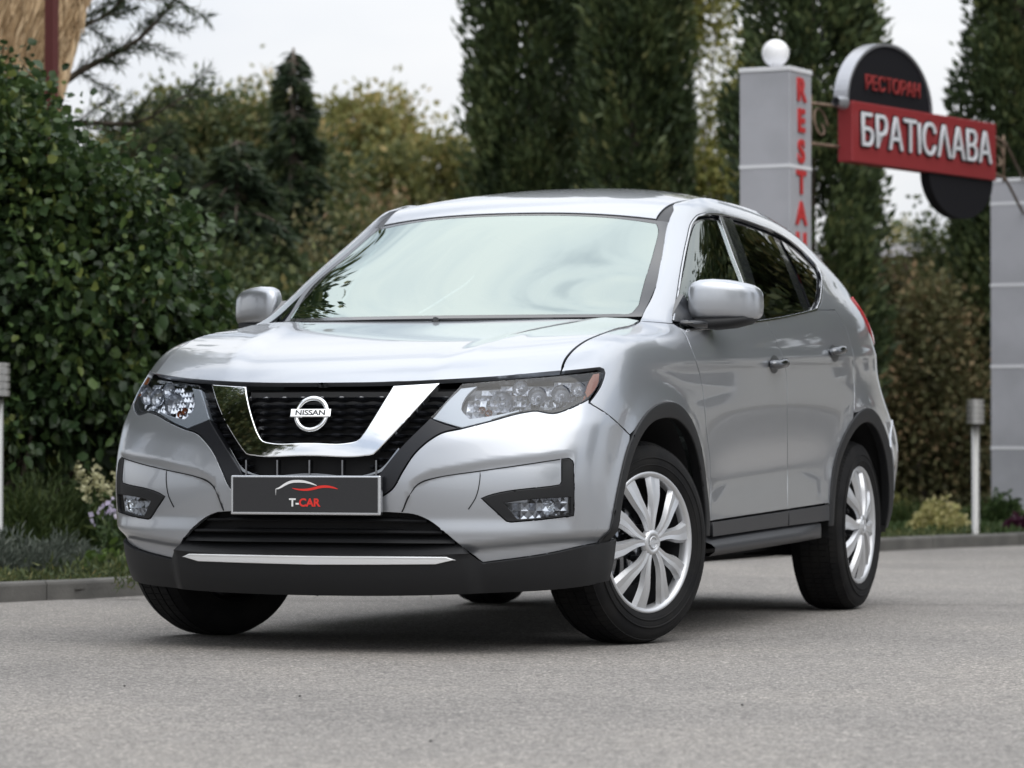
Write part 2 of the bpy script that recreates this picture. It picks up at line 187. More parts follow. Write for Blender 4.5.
POLY['door_cladding_front'] = [[9.265,1.95],[9.287,1.825],[9.313,1.698],[9.47,1.704],[9.611,1.709],[9.74,1.715],[9.859,1.721],[9.967,1.727],[10.068,1.733],[10.163,1.739],[10.253,1.745],[10.339,1.752],[10.423,1.758],[10.504,1.764],[10.584,1.771],[10.662,1.777],[10.74,1.784],[10.816,1.791],[10.892,1.797],[10.968,1.804],[11.043,1.811],[11.119,1.818],[11.115,1.957],[11.116,2.094],[11.12,2.23],[11.043,2.221],[10.966,2.212],[10.889,2.203],[10.811,2.194],[10.733,2.186],[10.655,2.177],[10.575,2.169],[10.493,2.16],[10.41,2.152],[10.325,2.144],[10.236,2.135],[10.144,2.127],[10.046,2.119],[9.942,2.111],[9.828,2.103],[9.705,2.096],[9.569,2.088],[9.419,2.081],[9.249,2.074]]
POLY['door_cladding_rear'] = [[11.126,2.094],[11.126,1.956],[11.131,1.817],[11.209,1.823],[11.288,1.829],[11.367,1.835],[11.447,1.841],[11.529,1.847],[11.611,1.854],[11.695,1.86],[11.78,1.867],[11.852,1.877],[11.909,1.89],[11.907,2.0],[11.907,2.111],[11.908,2.221],[11.911,2.331],[11.852,2.32],[11.777,2.309],[11.692,2.299],[11.608,2.289],[11.526,2.279],[11.445,2.269],[11.365,2.26],[11.286,2.25],[11.208,2.241],[11.13,2.232]]
POLY['side_frame'] = [[8.021,7.987],[8.125,7.942],[8.227,7.903],[8.326,7.867],[8.424,7.834],[8.525,7.801],[8.625,7.772],[8.725,7.745],[8.826,7.722],[8.918,7.862],[9.02,8.004],[9.096,8.131],[9.154,8.25],[9.202,8.363],[9.242,8.472],[9.28,8.589],[9.312,8.706],[9.34,8.823],[9.365,8.942],[9.388,9.064],[9.41,9.19],[9.431,9.321],[9.451,9.454],[9.471,9.597],[9.49,9.742],[9.508,9.891],[9.527,10.042],[9.547,10.195],[9.57,10.352],[9.588,10.502],[9.607,10.661],[9.638,10.825],[9.695,10.988],[9.788,11.165],[9.914,11.332],[10.073,11.445],[10.243,11.526],[10.405,11.585],[10.556,11.618],[10.692,11.637],[10.818,11.655],[10.941,11.673],[11.052,11.684],[11.154,11.686],[11.249,11.683],[11.341,11.671],[11.429,11.649],[11.515,11.622],[11.6,11.595],[11.685,11.573],[11.772,11.551],[11.86,11.526],[11.948,11.492],[12.045,11.446],[12.144,11.394],[12.242,11.329],[12.337,11.245],[12.427,11.144],[12.513,11.034],[12.594,10.913],[12.665,10.777],[12.723,10.625],[12.781,10.445],[12.8,10.229],[12.775,10.039],[12.723,9.837],[12.628,9.619],[12.506,9.396],[12.381,9.18],[12.271,8.98],[12.183,8.802],[12.101,8.635],[12.019,8.483],[11.929,8.344],[11.842,8.214],[12.348,8.143],[12.383,7.998],[12.421,7.861],[12.459,7.728],[12.494,7.592],[12.526,7.452],[12.557,7.281],[12.583,7.107],[12.605,6.937],[12.621,6.772],[12.631,6.614],[12.634,6.469],[12.631,6.318],[12.623,6.158],[12.609,5.99],[12.59,5.81],[12.565,5.616],[12.535,5.419],[12.503,5.225],[12.473,5.038],[12.447,4.862],[12.843,4.92],[12.894,4.888],[12.946,4.861],[12.999,4.837],[13.052,4.814],[13.105,4.787],[13.158,4.756],[13.209,4.716],[13.259,4.666],[13.307,4.604],[13.355,4.527],[13.403,4.442],[13.449,4.35],[13.493,4.252],[13.537,4.148],[13.578,4.04],[13.619,3.928],[13.654,3.821],[13.689,3.709],[13.724,3.592],[13.759,3.471],[13.794,3.348],[13.828,3.221],[13.862,3.093],[13.894,2.965],[13.926,2.832],[13.957,2.697],[13.988,2.56],[14.02,2.421],[14.053,2.281],[14.087,2.14],[14.122,1.999],[14.159,1.855],[14.198,1.709],[14.243,1.559],[13.688,3.596],[13.733,3.692],[13.781,3.79],[13.831,3.89],[13.883,3.99],[13.94,4.088],[14.001,4.183],[14.067,4.272],[14.132,4.349],[14.202,4.421],[14.278,4.492],[14.358,4.562],[14.445,4.633],[14.539,4.707],[14.9,4.9],[14.91,5.057],[14.922,5.215],[14.936,5.373],[14.948,5.53],[14.956,5.687],[14.957,5.844],[14.95,6.0],[14.93,6.168],[14.901,6.335],[14.865,6.501],[14.825,6.667],[14.786,6.834],[14.75,7.0],[14.722,7.167],[14.689,7.333],[14.656,7.5],[14.628,7.667],[14.608,7.833],[14.6,8.0],[14.608,8.167],[14.628,8.333],[14.656,8.5],[14.689,8.667],[14.722,8.833],[14.75,9.0],[14.755,9.15],[14.761,9.3],[14.768,9.45],[14.774,9.6],[14.78,9.75],[14.786,9.9],[14.791,10.05],[14.795,10.2],[14.798,10.35],[14.8,10.5],[14.8,10.656],[14.798,10.813],[14.795,10.969],[14.791,11.125],[14.786,11.281],[14.779,11.438],[14.772,11.594],[14.764,11.75],[14.756,11.906],[14.748,12.063],[14.739,12.219],[14.73,12.375],[14.722,12.531],[14.714,12.688],[14.707,12.844],[14.7,13.0],[14.545,13.014],[14.391,13.029],[14.237,13.045],[14.082,13.06],[13.928,13.076],[13.773,13.091],[13.619,13.106],[13.464,13.119],[13.309,13.131],[13.155,13.142],[13.0,13.15],[12.846,13.157],[12.693,13.162],[12.539,13.166],[12.385,13.168],[12.231,13.17],[12.077,13.17],[11.923,13.17],[11.769,13.168],[11.615,13.166],[11.461,13.163],[11.308,13.159],[11.154,13.155],[11.0,13.15],[10.833,13.145],[10.666,13.139],[10.499,13.132],[10.333,13.124],[10.166,13.113],[10.0,13.1],[9.84,13.083],[9.68,13.064],[9.52,13.043],[9.36,13.021],[9.2,13.0],[9.155,12.825],[9.11,12.65],[9.065,12.475],[9.02,12.3],[9.033,11.73],[8.976,11.47],[8.935,11.255],[8.911,11.072],[8.901,10.899],[8.899,10.732],[8.902,10.57],[8.908,10.413],[8.914,10.259],[8.917,10.109],[8.916,9.963],[8.908,9.822],[8.897,9.691],[8.885,9.562],[8.872,9.434],[8.856,9.31],[8.837,9.19],[8.814,9.076],[8.785,8.967],[8.751,8.863],[8.709,8.764],[8.658,8.67],[8.587,8.572],[8.502,8.477],[8.407,8.377],[8.301,8.262],[8.183,8.134]]
POLY['window_panel'] = [[8.826,7.722],[8.845,7.629],[8.87,7.541],[8.918,7.466],[8.989,7.41],[9.082,7.385],[9.199,7.388],[9.327,7.413],[9.457,7.452],[9.582,7.499],[9.698,7.547],[9.804,7.591],[9.899,7.625],[9.987,7.653],[10.072,7.681],[10.153,7.71],[10.232,7.738],[10.31,7.765],[10.385,7.79],[10.459,7.814],[10.532,7.836],[10.617,7.857],[10.701,7.876],[10.785,7.897],[10.863,7.919],[10.942,7.942],[11.021,7.966],[11.102,7.99],[11.184,8.015],[11.268,8.041],[11.354,8.067],[11.442,8.094],[11.535,8.123],[11.632,8.153],[11.734,8.184],[11.842,8.214],[11.929,8.344],[12.019,8.483],[12.101,8.635],[12.183,8.802],[12.271,8.98],[12.381,9.18],[12.506,9.396],[12.628,9.619],[12.723,9.837],[12.775,10.039],[12.8,10.229],[12.781,10.445],[12.723,10.625],[12.665,10.777],[12.594,10.913],[12.513,11.034],[12.427,11.144],[12.337,11.245],[12.242,11.329],[12.144,11.394],[12.045,11.446],[11.948,11.492],[11.86,11.526],[11.772,11.551],[11.685,11.573],[11.6,11.595],[11.515,11.622],[11.429,11.649],[11.341,11.671],[11.249,11.683],[11.154,11.686],[11.052,11.684],[10.941,11.673],[10.818,11.655],[10.692,11.637],[10.556,11.618],[10.405,11.585],[10.243,11.526],[10.073,11.445],[9.914,11.332],[9.788,11.165],[9.695,10.988],[9.638,10.825],[9.607,10.661],[9.588,10.502],[9.57,10.352],[9.547,10.195],[9.527,10.042],[9.508,9.891],[9.49,9.742],[9.471,9.597],[9.451,9.454],[9.431,9.321],[9.41,9.19],[9.388,9.064],[9.365,8.942],[9.34,8.823],[9.312,8.706],[9.28,8.589],[9.242,8.472],[9.202,8.363],[9.154,8.25],[9.096,8.131],[9.02,8.004],[8.918,7.862]]
POLY['window_chrome'] = [[8.959,7.847],[9.062,7.99],[9.137,8.119],[9.196,8.239],[9.244,8.352],[9.285,8.462],[9.322,8.58],[9.354,8.697],[9.383,8.814],[9.409,8.933],[9.433,9.055],[9.455,9.181],[9.477,9.311],[9.498,9.445],[9.519,9.586],[9.539,9.731],[9.559,9.879],[9.579,10.029],[9.601,10.182],[9.626,10.339],[9.646,10.486],[9.666,10.641],[9.698,10.801],[9.756,10.959],[9.945,11.251],[10.223,11.412],[10.377,11.468],[10.521,11.497],[10.653,11.513],[10.775,11.528],[10.897,11.544],[11.007,11.551],[11.108,11.551],[11.202,11.546],[11.294,11.532],[11.382,11.51],[11.466,11.483],[11.551,11.456],[11.633,11.432],[11.718,11.408],[11.803,11.381],[11.886,11.345],[11.976,11.297],[12.067,11.242],[12.156,11.175],[12.242,11.089],[12.322,10.988],[12.397,10.878],[12.468,10.757],[12.53,10.624],[12.582,10.478],[12.635,10.308],[12.658,10.111],[12.608,9.784],[12.527,9.582],[12.418,9.373],[12.305,9.169],[12.205,8.978],[12.088,8.73],[11.975,8.508],[11.89,8.376],[11.832,8.249],[11.842,8.214],[11.929,8.344],[12.019,8.483],[12.101,8.635],[12.183,8.802],[12.271,8.98],[12.381,9.18],[12.506,9.396],[12.628,9.619],[12.723,9.837],[12.775,10.039],[12.8,10.229],[12.781,10.445],[12.723,10.625],[12.665,10.777],[12.594,10.913],[12.513,11.034],[12.427,11.144],[12.337,11.245],[12.242,11.329],[12.144,11.394],[12.045,11.446],[11.948,11.492],[11.86,11.526],[11.772,11.551],[11.685,11.573],[11.6,11.595],[11.515,11.622],[11.429,11.649],[11.341,11.671],[11.249,11.683],[11.154,11.686],[11.052,11.684],[10.941,11.673],[10.818,11.655],[10.692,11.637],[10.556,11.618],[10.405,11.585],[10.243,11.526],[10.073,11.445],[9.914,11.332],[9.788,11.165],[9.695,10.988],[9.638,10.825],[9.607,10.661],[9.588,10.502],[9.57,10.352],[9.547,10.195],[9.527,10.042],[9.508,9.891],[9.49,9.742],[9.471,9.597],[9.451,9.454],[9.431,9.321],[9.41,9.19],[9.388,9.064],[9.365,8.942],[9.34,8.823],[9.312,8.706],[9.28,8.589],[9.242,8.472],[9.202,8.363],[9.154,8.25],[9.096,8.131],[9.02,8.004],[8.918,7.862]]
POLY['belt_chrome'] = [[8.862,7.335],[9.019,7.367],[9.169,7.398],[9.31,7.429],[9.441,7.46],[9.563,7.491],[9.677,7.522],[9.784,7.552],[9.885,7.583],[9.975,7.612],[10.061,7.64],[10.144,7.669],[10.224,7.697],[10.301,7.724],[10.377,7.749],[10.452,7.774],[10.526,7.797],[10.611,7.821],[10.695,7.844],[10.78,7.867],[10.858,7.891],[10.937,7.915],[11.017,7.94],[11.098,7.965],[11.18,7.99],[11.263,8.015],[11.349,8.04],[11.437,8.066],[11.529,8.092],[11.625,8.12],[11.725,8.147],[11.832,8.174],[11.856,8.269],[11.747,8.238],[11.644,8.208],[11.547,8.178],[11.453,8.15],[11.365,8.125],[11.279,8.1],[11.195,8.077],[11.113,8.054],[11.032,8.032],[10.952,8.009],[10.873,7.986],[10.795,7.963],[10.711,7.939],[10.626,7.915],[10.542,7.889],[10.468,7.865],[10.394,7.84],[10.319,7.813],[10.243,7.786],[10.165,7.759],[10.084,7.731],[10.001,7.703],[9.914,7.675],[9.818,7.646],[9.717,7.618],[9.61,7.59],[9.497,7.563],[9.377,7.535],[9.248,7.508],[9.112,7.481],[8.967,7.453]]
POLY['front_window'] = [[9.124,7.505],[9.26,7.534],[9.389,7.564],[9.509,7.592],[9.622,7.621],[9.728,7.65],[9.829,7.679],[9.924,7.708],[10.018,7.738],[10.107,7.768],[10.194,7.798],[10.278,7.827],[10.36,7.855],[10.442,7.883],[10.522,7.909],[10.601,7.934],[10.617,8.076],[10.633,8.21],[10.648,8.338],[10.661,8.462],[10.671,8.58],[10.676,8.73],[10.676,8.876],[10.676,9.023],[10.678,9.148],[10.68,9.274],[10.683,9.402],[10.685,9.531],[10.688,9.662],[10.69,9.794],[10.691,9.928],[10.692,10.062],[10.693,10.198],[10.695,10.337],[10.695,10.479],[10.695,10.624],[10.693,10.772],[10.688,10.925],[10.678,11.117],[10.668,11.325],[10.537,11.302],[10.401,11.291],[10.257,11.266],[10.108,11.199],[9.883,11.013],[9.791,10.803],[9.74,10.584],[9.702,10.426],[9.673,10.273],[9.65,10.123],[9.63,9.976],[9.612,9.832],[9.593,9.69],[9.572,9.552],[9.549,9.421],[9.525,9.292],[9.5,9.167],[9.473,9.046],[9.447,8.928],[9.419,8.813],[9.391,8.699],[9.362,8.586],[9.331,8.471],[9.295,8.36],[9.251,8.245],[9.204,8.125],[9.158,7.999],[9.093,7.807],[8.994,7.588]]
POLY['rear_window'] = [[11.003,11.149],[10.984,10.977],[10.967,10.817],[10.952,10.664],[10.938,10.518],[10.925,10.377],[10.913,10.239],[10.902,10.105],[10.893,9.972],[10.884,9.841],[10.875,9.706],[10.867,9.572],[10.859,9.439],[10.853,9.309],[10.846,9.18],[10.841,9.053],[10.836,8.928],[10.832,8.804],[10.828,8.68],[10.825,8.55],[10.823,8.419],[10.821,8.284],[10.819,8.143],[10.818,7.996],[10.898,8.024],[10.979,8.052],[11.061,8.077],[11.144,8.102],[11.228,8.125],[11.315,8.147],[11.404,8.169],[11.495,8.189],[11.59,8.209],[11.59,8.351],[11.591,8.491],[11.594,8.631],[11.599,8.77],[11.607,8.911],[11.616,9.052],[11.627,9.197],[11.64,9.343],[11.655,9.491],[11.672,9.638],[11.691,9.786],[11.712,9.937],[11.734,10.089],[11.755,10.241],[11.775,10.394],[11.794,10.569],[11.811,10.748],[11.828,10.936],[11.845,11.137],[11.753,11.167],[11.665,11.201],[11.579,11.234],[11.493,11.262],[11.404,11.282],[11.312,11.295],[11.218,11.306],[11.122,11.318],[11.024,11.335]]
POLY['quarter_window'] = [[12.013,10.921],[11.999,10.749],[11.986,10.584],[11.973,10.425],[11.96,10.27],[11.947,10.117],[11.933,9.965],[11.918,9.812],[11.902,9.658],[11.885,9.504],[11.867,9.35],[11.849,9.198],[11.833,9.047],[11.818,8.897],[11.805,8.75],[11.795,8.604],[11.788,8.459],[11.784,8.314],[11.927,8.528],[12.035,8.736],[12.144,8.969],[12.257,9.193],[12.376,9.432],[12.476,9.671],[12.567,10.013],[12.559,10.189],[12.522,10.34],[12.49,10.47],[12.448,10.591],[12.398,10.701],[12.339,10.8],[12.265,10.888],[12.183,10.962],[12.103,11.031],[12.028,11.107]]
POLY['front_bumper'] = [[-0.097,2.654],[-0.158,2.654],[-0.219,2.652],[-0.28,2.647],[-0.341,2.642],[-0.402,2.637],[-0.463,2.633],[-0.524,2.63],[-0.584,2.63],[-0.644,2.634],[-0.703,2.642],[-0.76,2.655],[-0.817,2.674],[-0.873,2.7],[-0.927,2.734],[-0.992,2.781],[-1.056,2.833],[-1.118,2.893],[-1.172,2.962],[-1.21,3.032],[-1.242,3.111],[-1.269,3.196],[-1.296,3.281],[-1.325,3.363],[-1.36,3.454],[-1.394,3.547],[-1.43,3.637],[-1.469,3.722],[-1.506,3.792],[-1.546,3.859],[-1.588,3.923],[-1.631,3.984],[-1.677,4.04],[-1.723,4.093],[-1.77,4.142],[-1.82,4.185],[-1.871,4.216],[-1.925,4.239],[-1.98,4.256],[-2.036,4.272],[-2.091,4.291],[-2.143,4.314],[-2.196,4.337],[-2.248,4.36],[-2.301,4.383],[-2.354,4.406],[-2.407,4.43],[-2.461,4.453],[-2.515,4.476],[-2.572,4.502],[-2.631,4.53],[-2.689,4.559],[-2.749,4.587],[-2.81,4.615],[-2.873,4.64],[-2.939,4.661],[-3.008,4.679],[-3.076,4.695],[-3.147,4.709],[-3.221,4.711],[-3.302,4.694],[-3.387,4.672],[-3.474,4.657],[-3.564,4.65],[-3.656,4.665],[-3.749,4.695],[-3.844,4.729],[-3.955,4.77],[-4.07,4.818],[-4.191,4.869],[-4.321,4.921],[-4.557,5.008],[-4.575,4.917],[-4.769,4.855],[-4.976,4.792],[-5.195,4.723],[-5.417,4.65],[-5.638,4.573],[-5.802,4.512],[-5.96,4.449],[-6.112,4.385],[-6.289,4.309],[-6.411,4.231],[-6.512,4.153],[-6.506,3.83],[-6.473,3.702],[-6.436,3.576],[-6.394,3.45],[-6.35,3.325],[-6.304,3.198],[-6.258,3.069],[-6.212,2.938],[-6.165,2.796],[-6.12,2.651],[-6.075,2.504],[-6.029,2.354],[-5.98,2.203],[-5.926,2.052],[-5.849,1.894],[-6.435,1.818],[-6.313,1.801],[-6.098,1.79],[-5.921,1.774],[-5.764,1.756],[-5.586,1.736],[-5.377,1.716],[-5.172,1.695],[-4.976,1.674],[-4.802,1.652],[-4.646,1.631],[-4.503,1.609],[-4.369,1.588],[-4.242,1.567],[-4.121,1.547],[-4.004,1.527],[-3.891,1.509],[-3.78,1.491],[-3.673,1.475],[-3.568,1.459],[-3.467,1.444],[-3.369,1.429],[-3.275,1.415],[-3.183,1.401],[-3.096,1.388],[-3.011,1.374],[-2.929,1.361],[-2.849,1.348],[-2.772,1.334],[-2.696,1.321],[-2.622,1.306],[-2.55,1.292],[-2.478,1.276],[-2.421,1.347],[-2.365,1.415],[-2.309,1.482],[-2.254,1.549],[-2.192,1.635],[-2.133,1.72],[-2.075,1.799],[-2.026,1.862],[-1.977,1.927],[-1.929,1.991],[-1.88,2.052],[-1.827,2.114],[-1.774,2.176],[-1.72,2.234],[-1.663,2.285],[-1.611,2.323],[-1.558,2.357],[-1.504,2.385],[-1.448,2.407],[-1.387,2.421],[-1.328,2.429],[-1.273,2.44],[-1.216,2.446],[-1.16,2.451],[-1.103,2.455],[-1.047,2.457],[-0.99,2.459],[-0.934,2.459],[-0.877,2.459],[-0.821,2.459],[-0.765,2.457],[-0.708,2.455],[-0.652,2.453],[-0.596,2.45],[-0.539,2.447],[-0.483,2.444],[-0.426,2.441],[-0.37,2.438],[-0.313,2.435],[-0.256,2.432],[-0.2,2.43],[-0.143,2.428],[-0.086,2.426],[0.0,2.425],[0.086,2.426],[0.143,2.428],[0.2,2.43],[0.256,2.432],[0.313,2.435],[0.37,2.438],[0.426,2.441],[0.483,2.444],[0.539,2.447],[0.596,2.45],[0.652,2.453],[0.708,2.455],[0.765,2.457],[0.821,2.459],[0.877,2.459],[0.934,2.459],[0.99,2.459],[1.047,2.457],[1.103,2.455],[1.16,2.451],[1.216,2.446],[1.273,2.44],[1.328,2.429],[1.387,2.421],[1.448,2.407],[1.504,2.385],[1.558,2.357],[1.611,2.323],[1.663,2.285],[1.72,2.234],[1.774,2.176],[1.827,2.114],[1.88,2.052],[1.929,1.991],[1.977,1.927],[2.026,1.862],[2.075,1.799],[2.133,1.72],[2.192,1.635],[2.254,1.549],[2.309,1.482],[2.365,1.415],[2.421,1.347],[2.478,1.276],[2.55,1.292],[2.622,1.306],[2.696,1.321],[2.772,1.334],[2.849,1.348],[2.929,1.361],[3.011,1.374],[3.096,1.388],[3.183,1.401],[3.275,1.415],[3.369,1.429],[3.467,1.444],[3.568,1.459],[3.673,1.475],[3.78,1.491],[3.891,1.509],[4.004,1.527],[4.121,1.547],[4.242,1.567],[4.369,1.588],[4.503,1.609],[4.646,1.631],[4.802,1.652],[4.976,1.674],[5.172,1.695],[5.377,1.716],[5.586,1.736],[5.764,1.756],[5.921,1.774],[6.098,1.79],[6.313,1.801],[6.435,1.818],[5.849,1.894],[5.926,2.052],[5.98,2.203],[6.029,2.354],[6.075,2.504],[6.12,2.651],[6.165,2.796],[6.212,2.938],[6.258,3.069],[6.304,3.198],[6.35,3.325],[6.394,3.45],[6.436,3.576],[6.473,3.702],[6.506,3.83],[6.512,4.153],[6.411,4.231],[6.289,4.309],[6.112,4.385],[5.96,4.449],[5.802,4.512],[5.638,4.573],[5.417,4.65],[5.195,4.723],[4.976,4.792],[4.769,4.855],[4.575,4.917],[4.557,5.008],[4.321,4.921],[4.191,4.869],[4.07,4.818],[3.955,4.77],[3.844,4.729],[3.749,4.695],[3.656,4.665],[3.564,4.65],[3.474,4.657],[3.387,4.672],[3.302,4.694],[3.221,4.711],[3.147,4.709],[3.076,4.695],[3.008,4.679],[2.939,4.661],[2.873,4.64],[2.81,4.615],[2.749,4.587],[2.689,4.559],[2.631,4.53],[2.572,4.502],[2.515,4.476],[2.461,4.453],[2.407,4.43],[2.354,4.406],[2.301,4.383],[2.248,4.36],[2.196,4.337],[2.143,4.314],[2.091,4.291],[2.036,4.272],[1.98,4.256],[1.925,4.239],[1.871,4.216],[1.82,4.185],[1.77,4.142],[1.723,4.093],[1.677,4.04],[1.631,3.984],[1.588,3.923],[1.546,3.859],[1.506,3.792],[1.469,3.722],[1.43,3.637],[1.394,3.547],[1.36,3.454],[1.325,3.363],[1.296,3.281],[1.269,3.196],[1.242,3.111],[1.21,3.032],[1.172,2.962],[1.118,2.893],[1.056,2.833],[0.992,2.781],[0.927,2.734],[0.873,2.7],[0.817,2.674],[0.76,2.655],[0.703,2.642],[0.644,2.634],[0.584,2.63],[0.524,2.63],[0.463,2.633],[0.402,2.637],[0.341,2.642],[0.28,2.647],[0.219,2.652],[0.158,2.654],[0.097,2.654],[0.0,2.65]]
POLY['lower_bumper'] = [[-0.076,1.547],[-0.134,1.548],[-0.192,1.548],[-0.25,1.549],[-0.307,1.549],[-0.365,1.549],[-0.422,1.549],[-0.479,1.548],[-0.536,1.548],[-0.594,1.547],[-0.651,1.547],[-0.708,1.546],[-0.765,1.546],[-0.823,1.546],[-0.88,1.545],[-0.937,1.545],[-0.995,1.545],[-1.052,1.544],[-1.11,1.544],[-1.168,1.545],[-1.225,1.545],[-1.283,1.546],[-1.342,1.547],[-1.4,1.548],[-1.458,1.549],[-1.517,1.551],[-1.576,1.553],[-1.635,1.555],[-1.694,1.558],[-1.754,1.561],[-1.813,1.565],[-1.873,1.569],[-1.933,1.574],[-1.998,1.579],[-2.064,1.585],[-2.129,1.591],[-2.195,1.595],[-2.26,1.592],[-2.312,1.517],[-2.366,1.445],[-2.421,1.372],[-2.477,1.3],[-2.547,1.315],[-2.619,1.329],[-2.691,1.343],[-2.766,1.356],[-2.842,1.369],[-2.92,1.382],[-3.0,1.395],[-3.083,1.408],[-3.169,1.421],[-3.258,1.434],[-3.35,1.448],[-3.445,1.462],[-3.543,1.477],[-3.645,1.493],[-3.749,1.509],[-3.857,1.526],[-3.967,1.544],[-4.081,1.563],[-4.197,1.583],[-4.318,1.604],[-4.445,1.624],[-4.579,1.645],[-4.723,1.666],[-4.878,1.687],[-5.051,1.707],[-5.242,1.725],[-5.449,1.745],[-5.644,1.763],[-5.812,1.781],[-5.97,1.799],[-6.178,1.812],[-6.384,1.822],[-6.373,1.728],[-6.364,1.631],[-6.355,1.533],[-6.342,1.432],[-6.324,1.33],[-6.297,1.221],[-6.263,1.108],[-6.226,0.99],[-6.194,0.862],[-6.171,0.725],[-5.972,0.692],[-5.802,0.642],[-5.618,0.589],[-5.408,0.543],[-5.211,0.511],[-5.019,0.486],[-4.841,0.466],[-4.672,0.45],[-4.513,0.436],[-4.359,0.422],[-4.212,0.408],[-4.079,0.395],[-3.95,0.383],[-3.824,0.372],[-3.703,0.362],[-3.586,0.353],[-3.476,0.344],[-3.37,0.337],[-3.27,0.33],[-3.174,0.323],[-3.083,0.316],[-2.997,0.31],[-2.914,0.304],[-2.835,0.297],[-2.758,0.29],[-2.683,0.283],[-2.609,0.274],[-2.536,0.266],[-2.465,0.26],[-2.399,0.284],[-2.337,0.326],[-2.277,0.37],[-2.216,0.402],[-2.154,0.405],[-2.09,0.399],[-2.028,0.393],[-1.966,0.387],[-1.903,0.381],[-1.841,0.375],[-1.78,0.369],[-1.718,0.364],[-1.657,0.359],[-1.597,0.353],[-1.536,0.348],[-1.476,0.343],[-1.416,0.339],[-1.356,0.334],[-1.297,0.33],[-1.238,0.325],[-1.178,0.321],[-1.119,0.317],[-1.06,0.314],[-1.001,0.31],[-0.943,0.307],[-0.884,0.304],[-0.828,0.302],[-0.771,0.299],[-0.715,0.297],[-0.659,0.296],[-0.602,0.295],[-0.546,0.294],[-0.49,0.293],[-0.434,0.292],[-0.377,0.291],[-0.321,0.291],[-0.264,0.29],[-0.207,0.29],[-0.151,0.289],[-0.094,0.288],[-0.037,0.288],[0.021,0.287],[0.0,0.285],[-0.021,0.287],[0.037,0.288],[0.094,0.288],[0.151,0.289],[0.207,0.29],[0.264,0.29],[0.321,0.291],[0.377,0.291],[0.434,0.292],[0.49,0.293],[0.546,0.294],[0.602,0.295],[0.659,0.296],[0.715,0.297],[0.771,0.299],[0.828,0.302],[0.884,0.304],[0.943,0.307],[1.001,0.31],[1.06,0.314],[1.119,0.317],[1.178,0.321],[1.238,0.325],[1.297,0.33],[1.356,0.334],[1.416,0.339],[1.476,0.343],[1.536,0.348],[1.597,0.353],[1.657,0.359],[1.718,0.364],[1.78,0.369],[1.841,0.375],[1.903,0.381],[1.966,0.387],[2.028,0.393],[2.09,0.399],[2.154,0.405],[2.216,0.402],[2.277,0.37],[2.337,0.326],[2.399,0.284],[2.465,0.26],[2.536,0.266],[2.609,0.274],[2.683,0.283],[2.758,0.29],[2.835,0.297],[2.914,0.304],[2.997,0.31],[3.083,0.316],[3.174,0.323],[3.27,0.33],[3.37,0.337],[3.476,0.344],[3.586,0.353],[3.703,0.362],[3.824,0.372],[3.95,0.383],[4.079,0.395],[4.212,0.408],[4.359,0.422],[4.513,0.436],[4.672,0.45],[4.841,0.466],[5.019,0.486],[5.211,0.511],[5.408,0.543],[5.618,0.589],[5.802,0.642],[5.972,0.692],[6.171,0.725],[6.194,0.862],[6.226,0.99],[6.263,1.108],[6.297,1.221],[6.324,1.33],[6.342,1.432],[6.355,1.533],[6.364,1.631],[6.373,1.728],[6.384,1.822],[6.178,1.812],[5.97,1.799],[5.812,1.781],[5.644,1.763],[5.449,1.745],[5.242,1.725],[5.051,1.707],[4.878,1.687],[4.723,1.666],[4.579,1.645],[4.445,1.624],[4.318,1.604],[4.197,1.583],[4.081,1.563],[3.967,1.544],[3.857,1.526],[3.749,1.509],[3.645,1.493],[3.543,1.477],[3.445,1.462],[3.35,1.448],[3.258,1.434],[3.169,1.421],[3.083,1.408],[3.0,1.395],[2.92,1.382],[2.842,1.369],[2.766,1.356],[2.691,1.343],[2.619,1.329],[2.547,1.315],[2.477,1.3],[2.421,1.372],[2.366,1.445],[2.312,1.517],[2.26,1.592],[2.195,1.595],[2.129,1.591],[2.064,1.585],[1.998,1.579],[1.933,1.574],[1.873,1.569],[1.813,1.565],[1.754,1.561],[1.694,1.558],[1.635,1.555],[1.576,1.553],[1.517,1.551],[1.458,1.549],[1.4,1.548],[1.342,1.547],[1.283,1.546],[1.225,1.545],[1.168,1.545],[1.11,1.544],[1.052,1.544],[0.995,1.545],[0.937,1.545],[0.88,1.545],[0.823,1.546],[0.765,1.546],[0.708,1.546],[0.651,1.547],[0.594,1.547],[0.536,1.548],[0.479,1.548],[0.422,1.549],[0.365,1.549],[0.307,1.549],[0.25,1.549],[0.192,1.548],[0.134,1.548],[0.076,1.547],[0.0,1.546]]
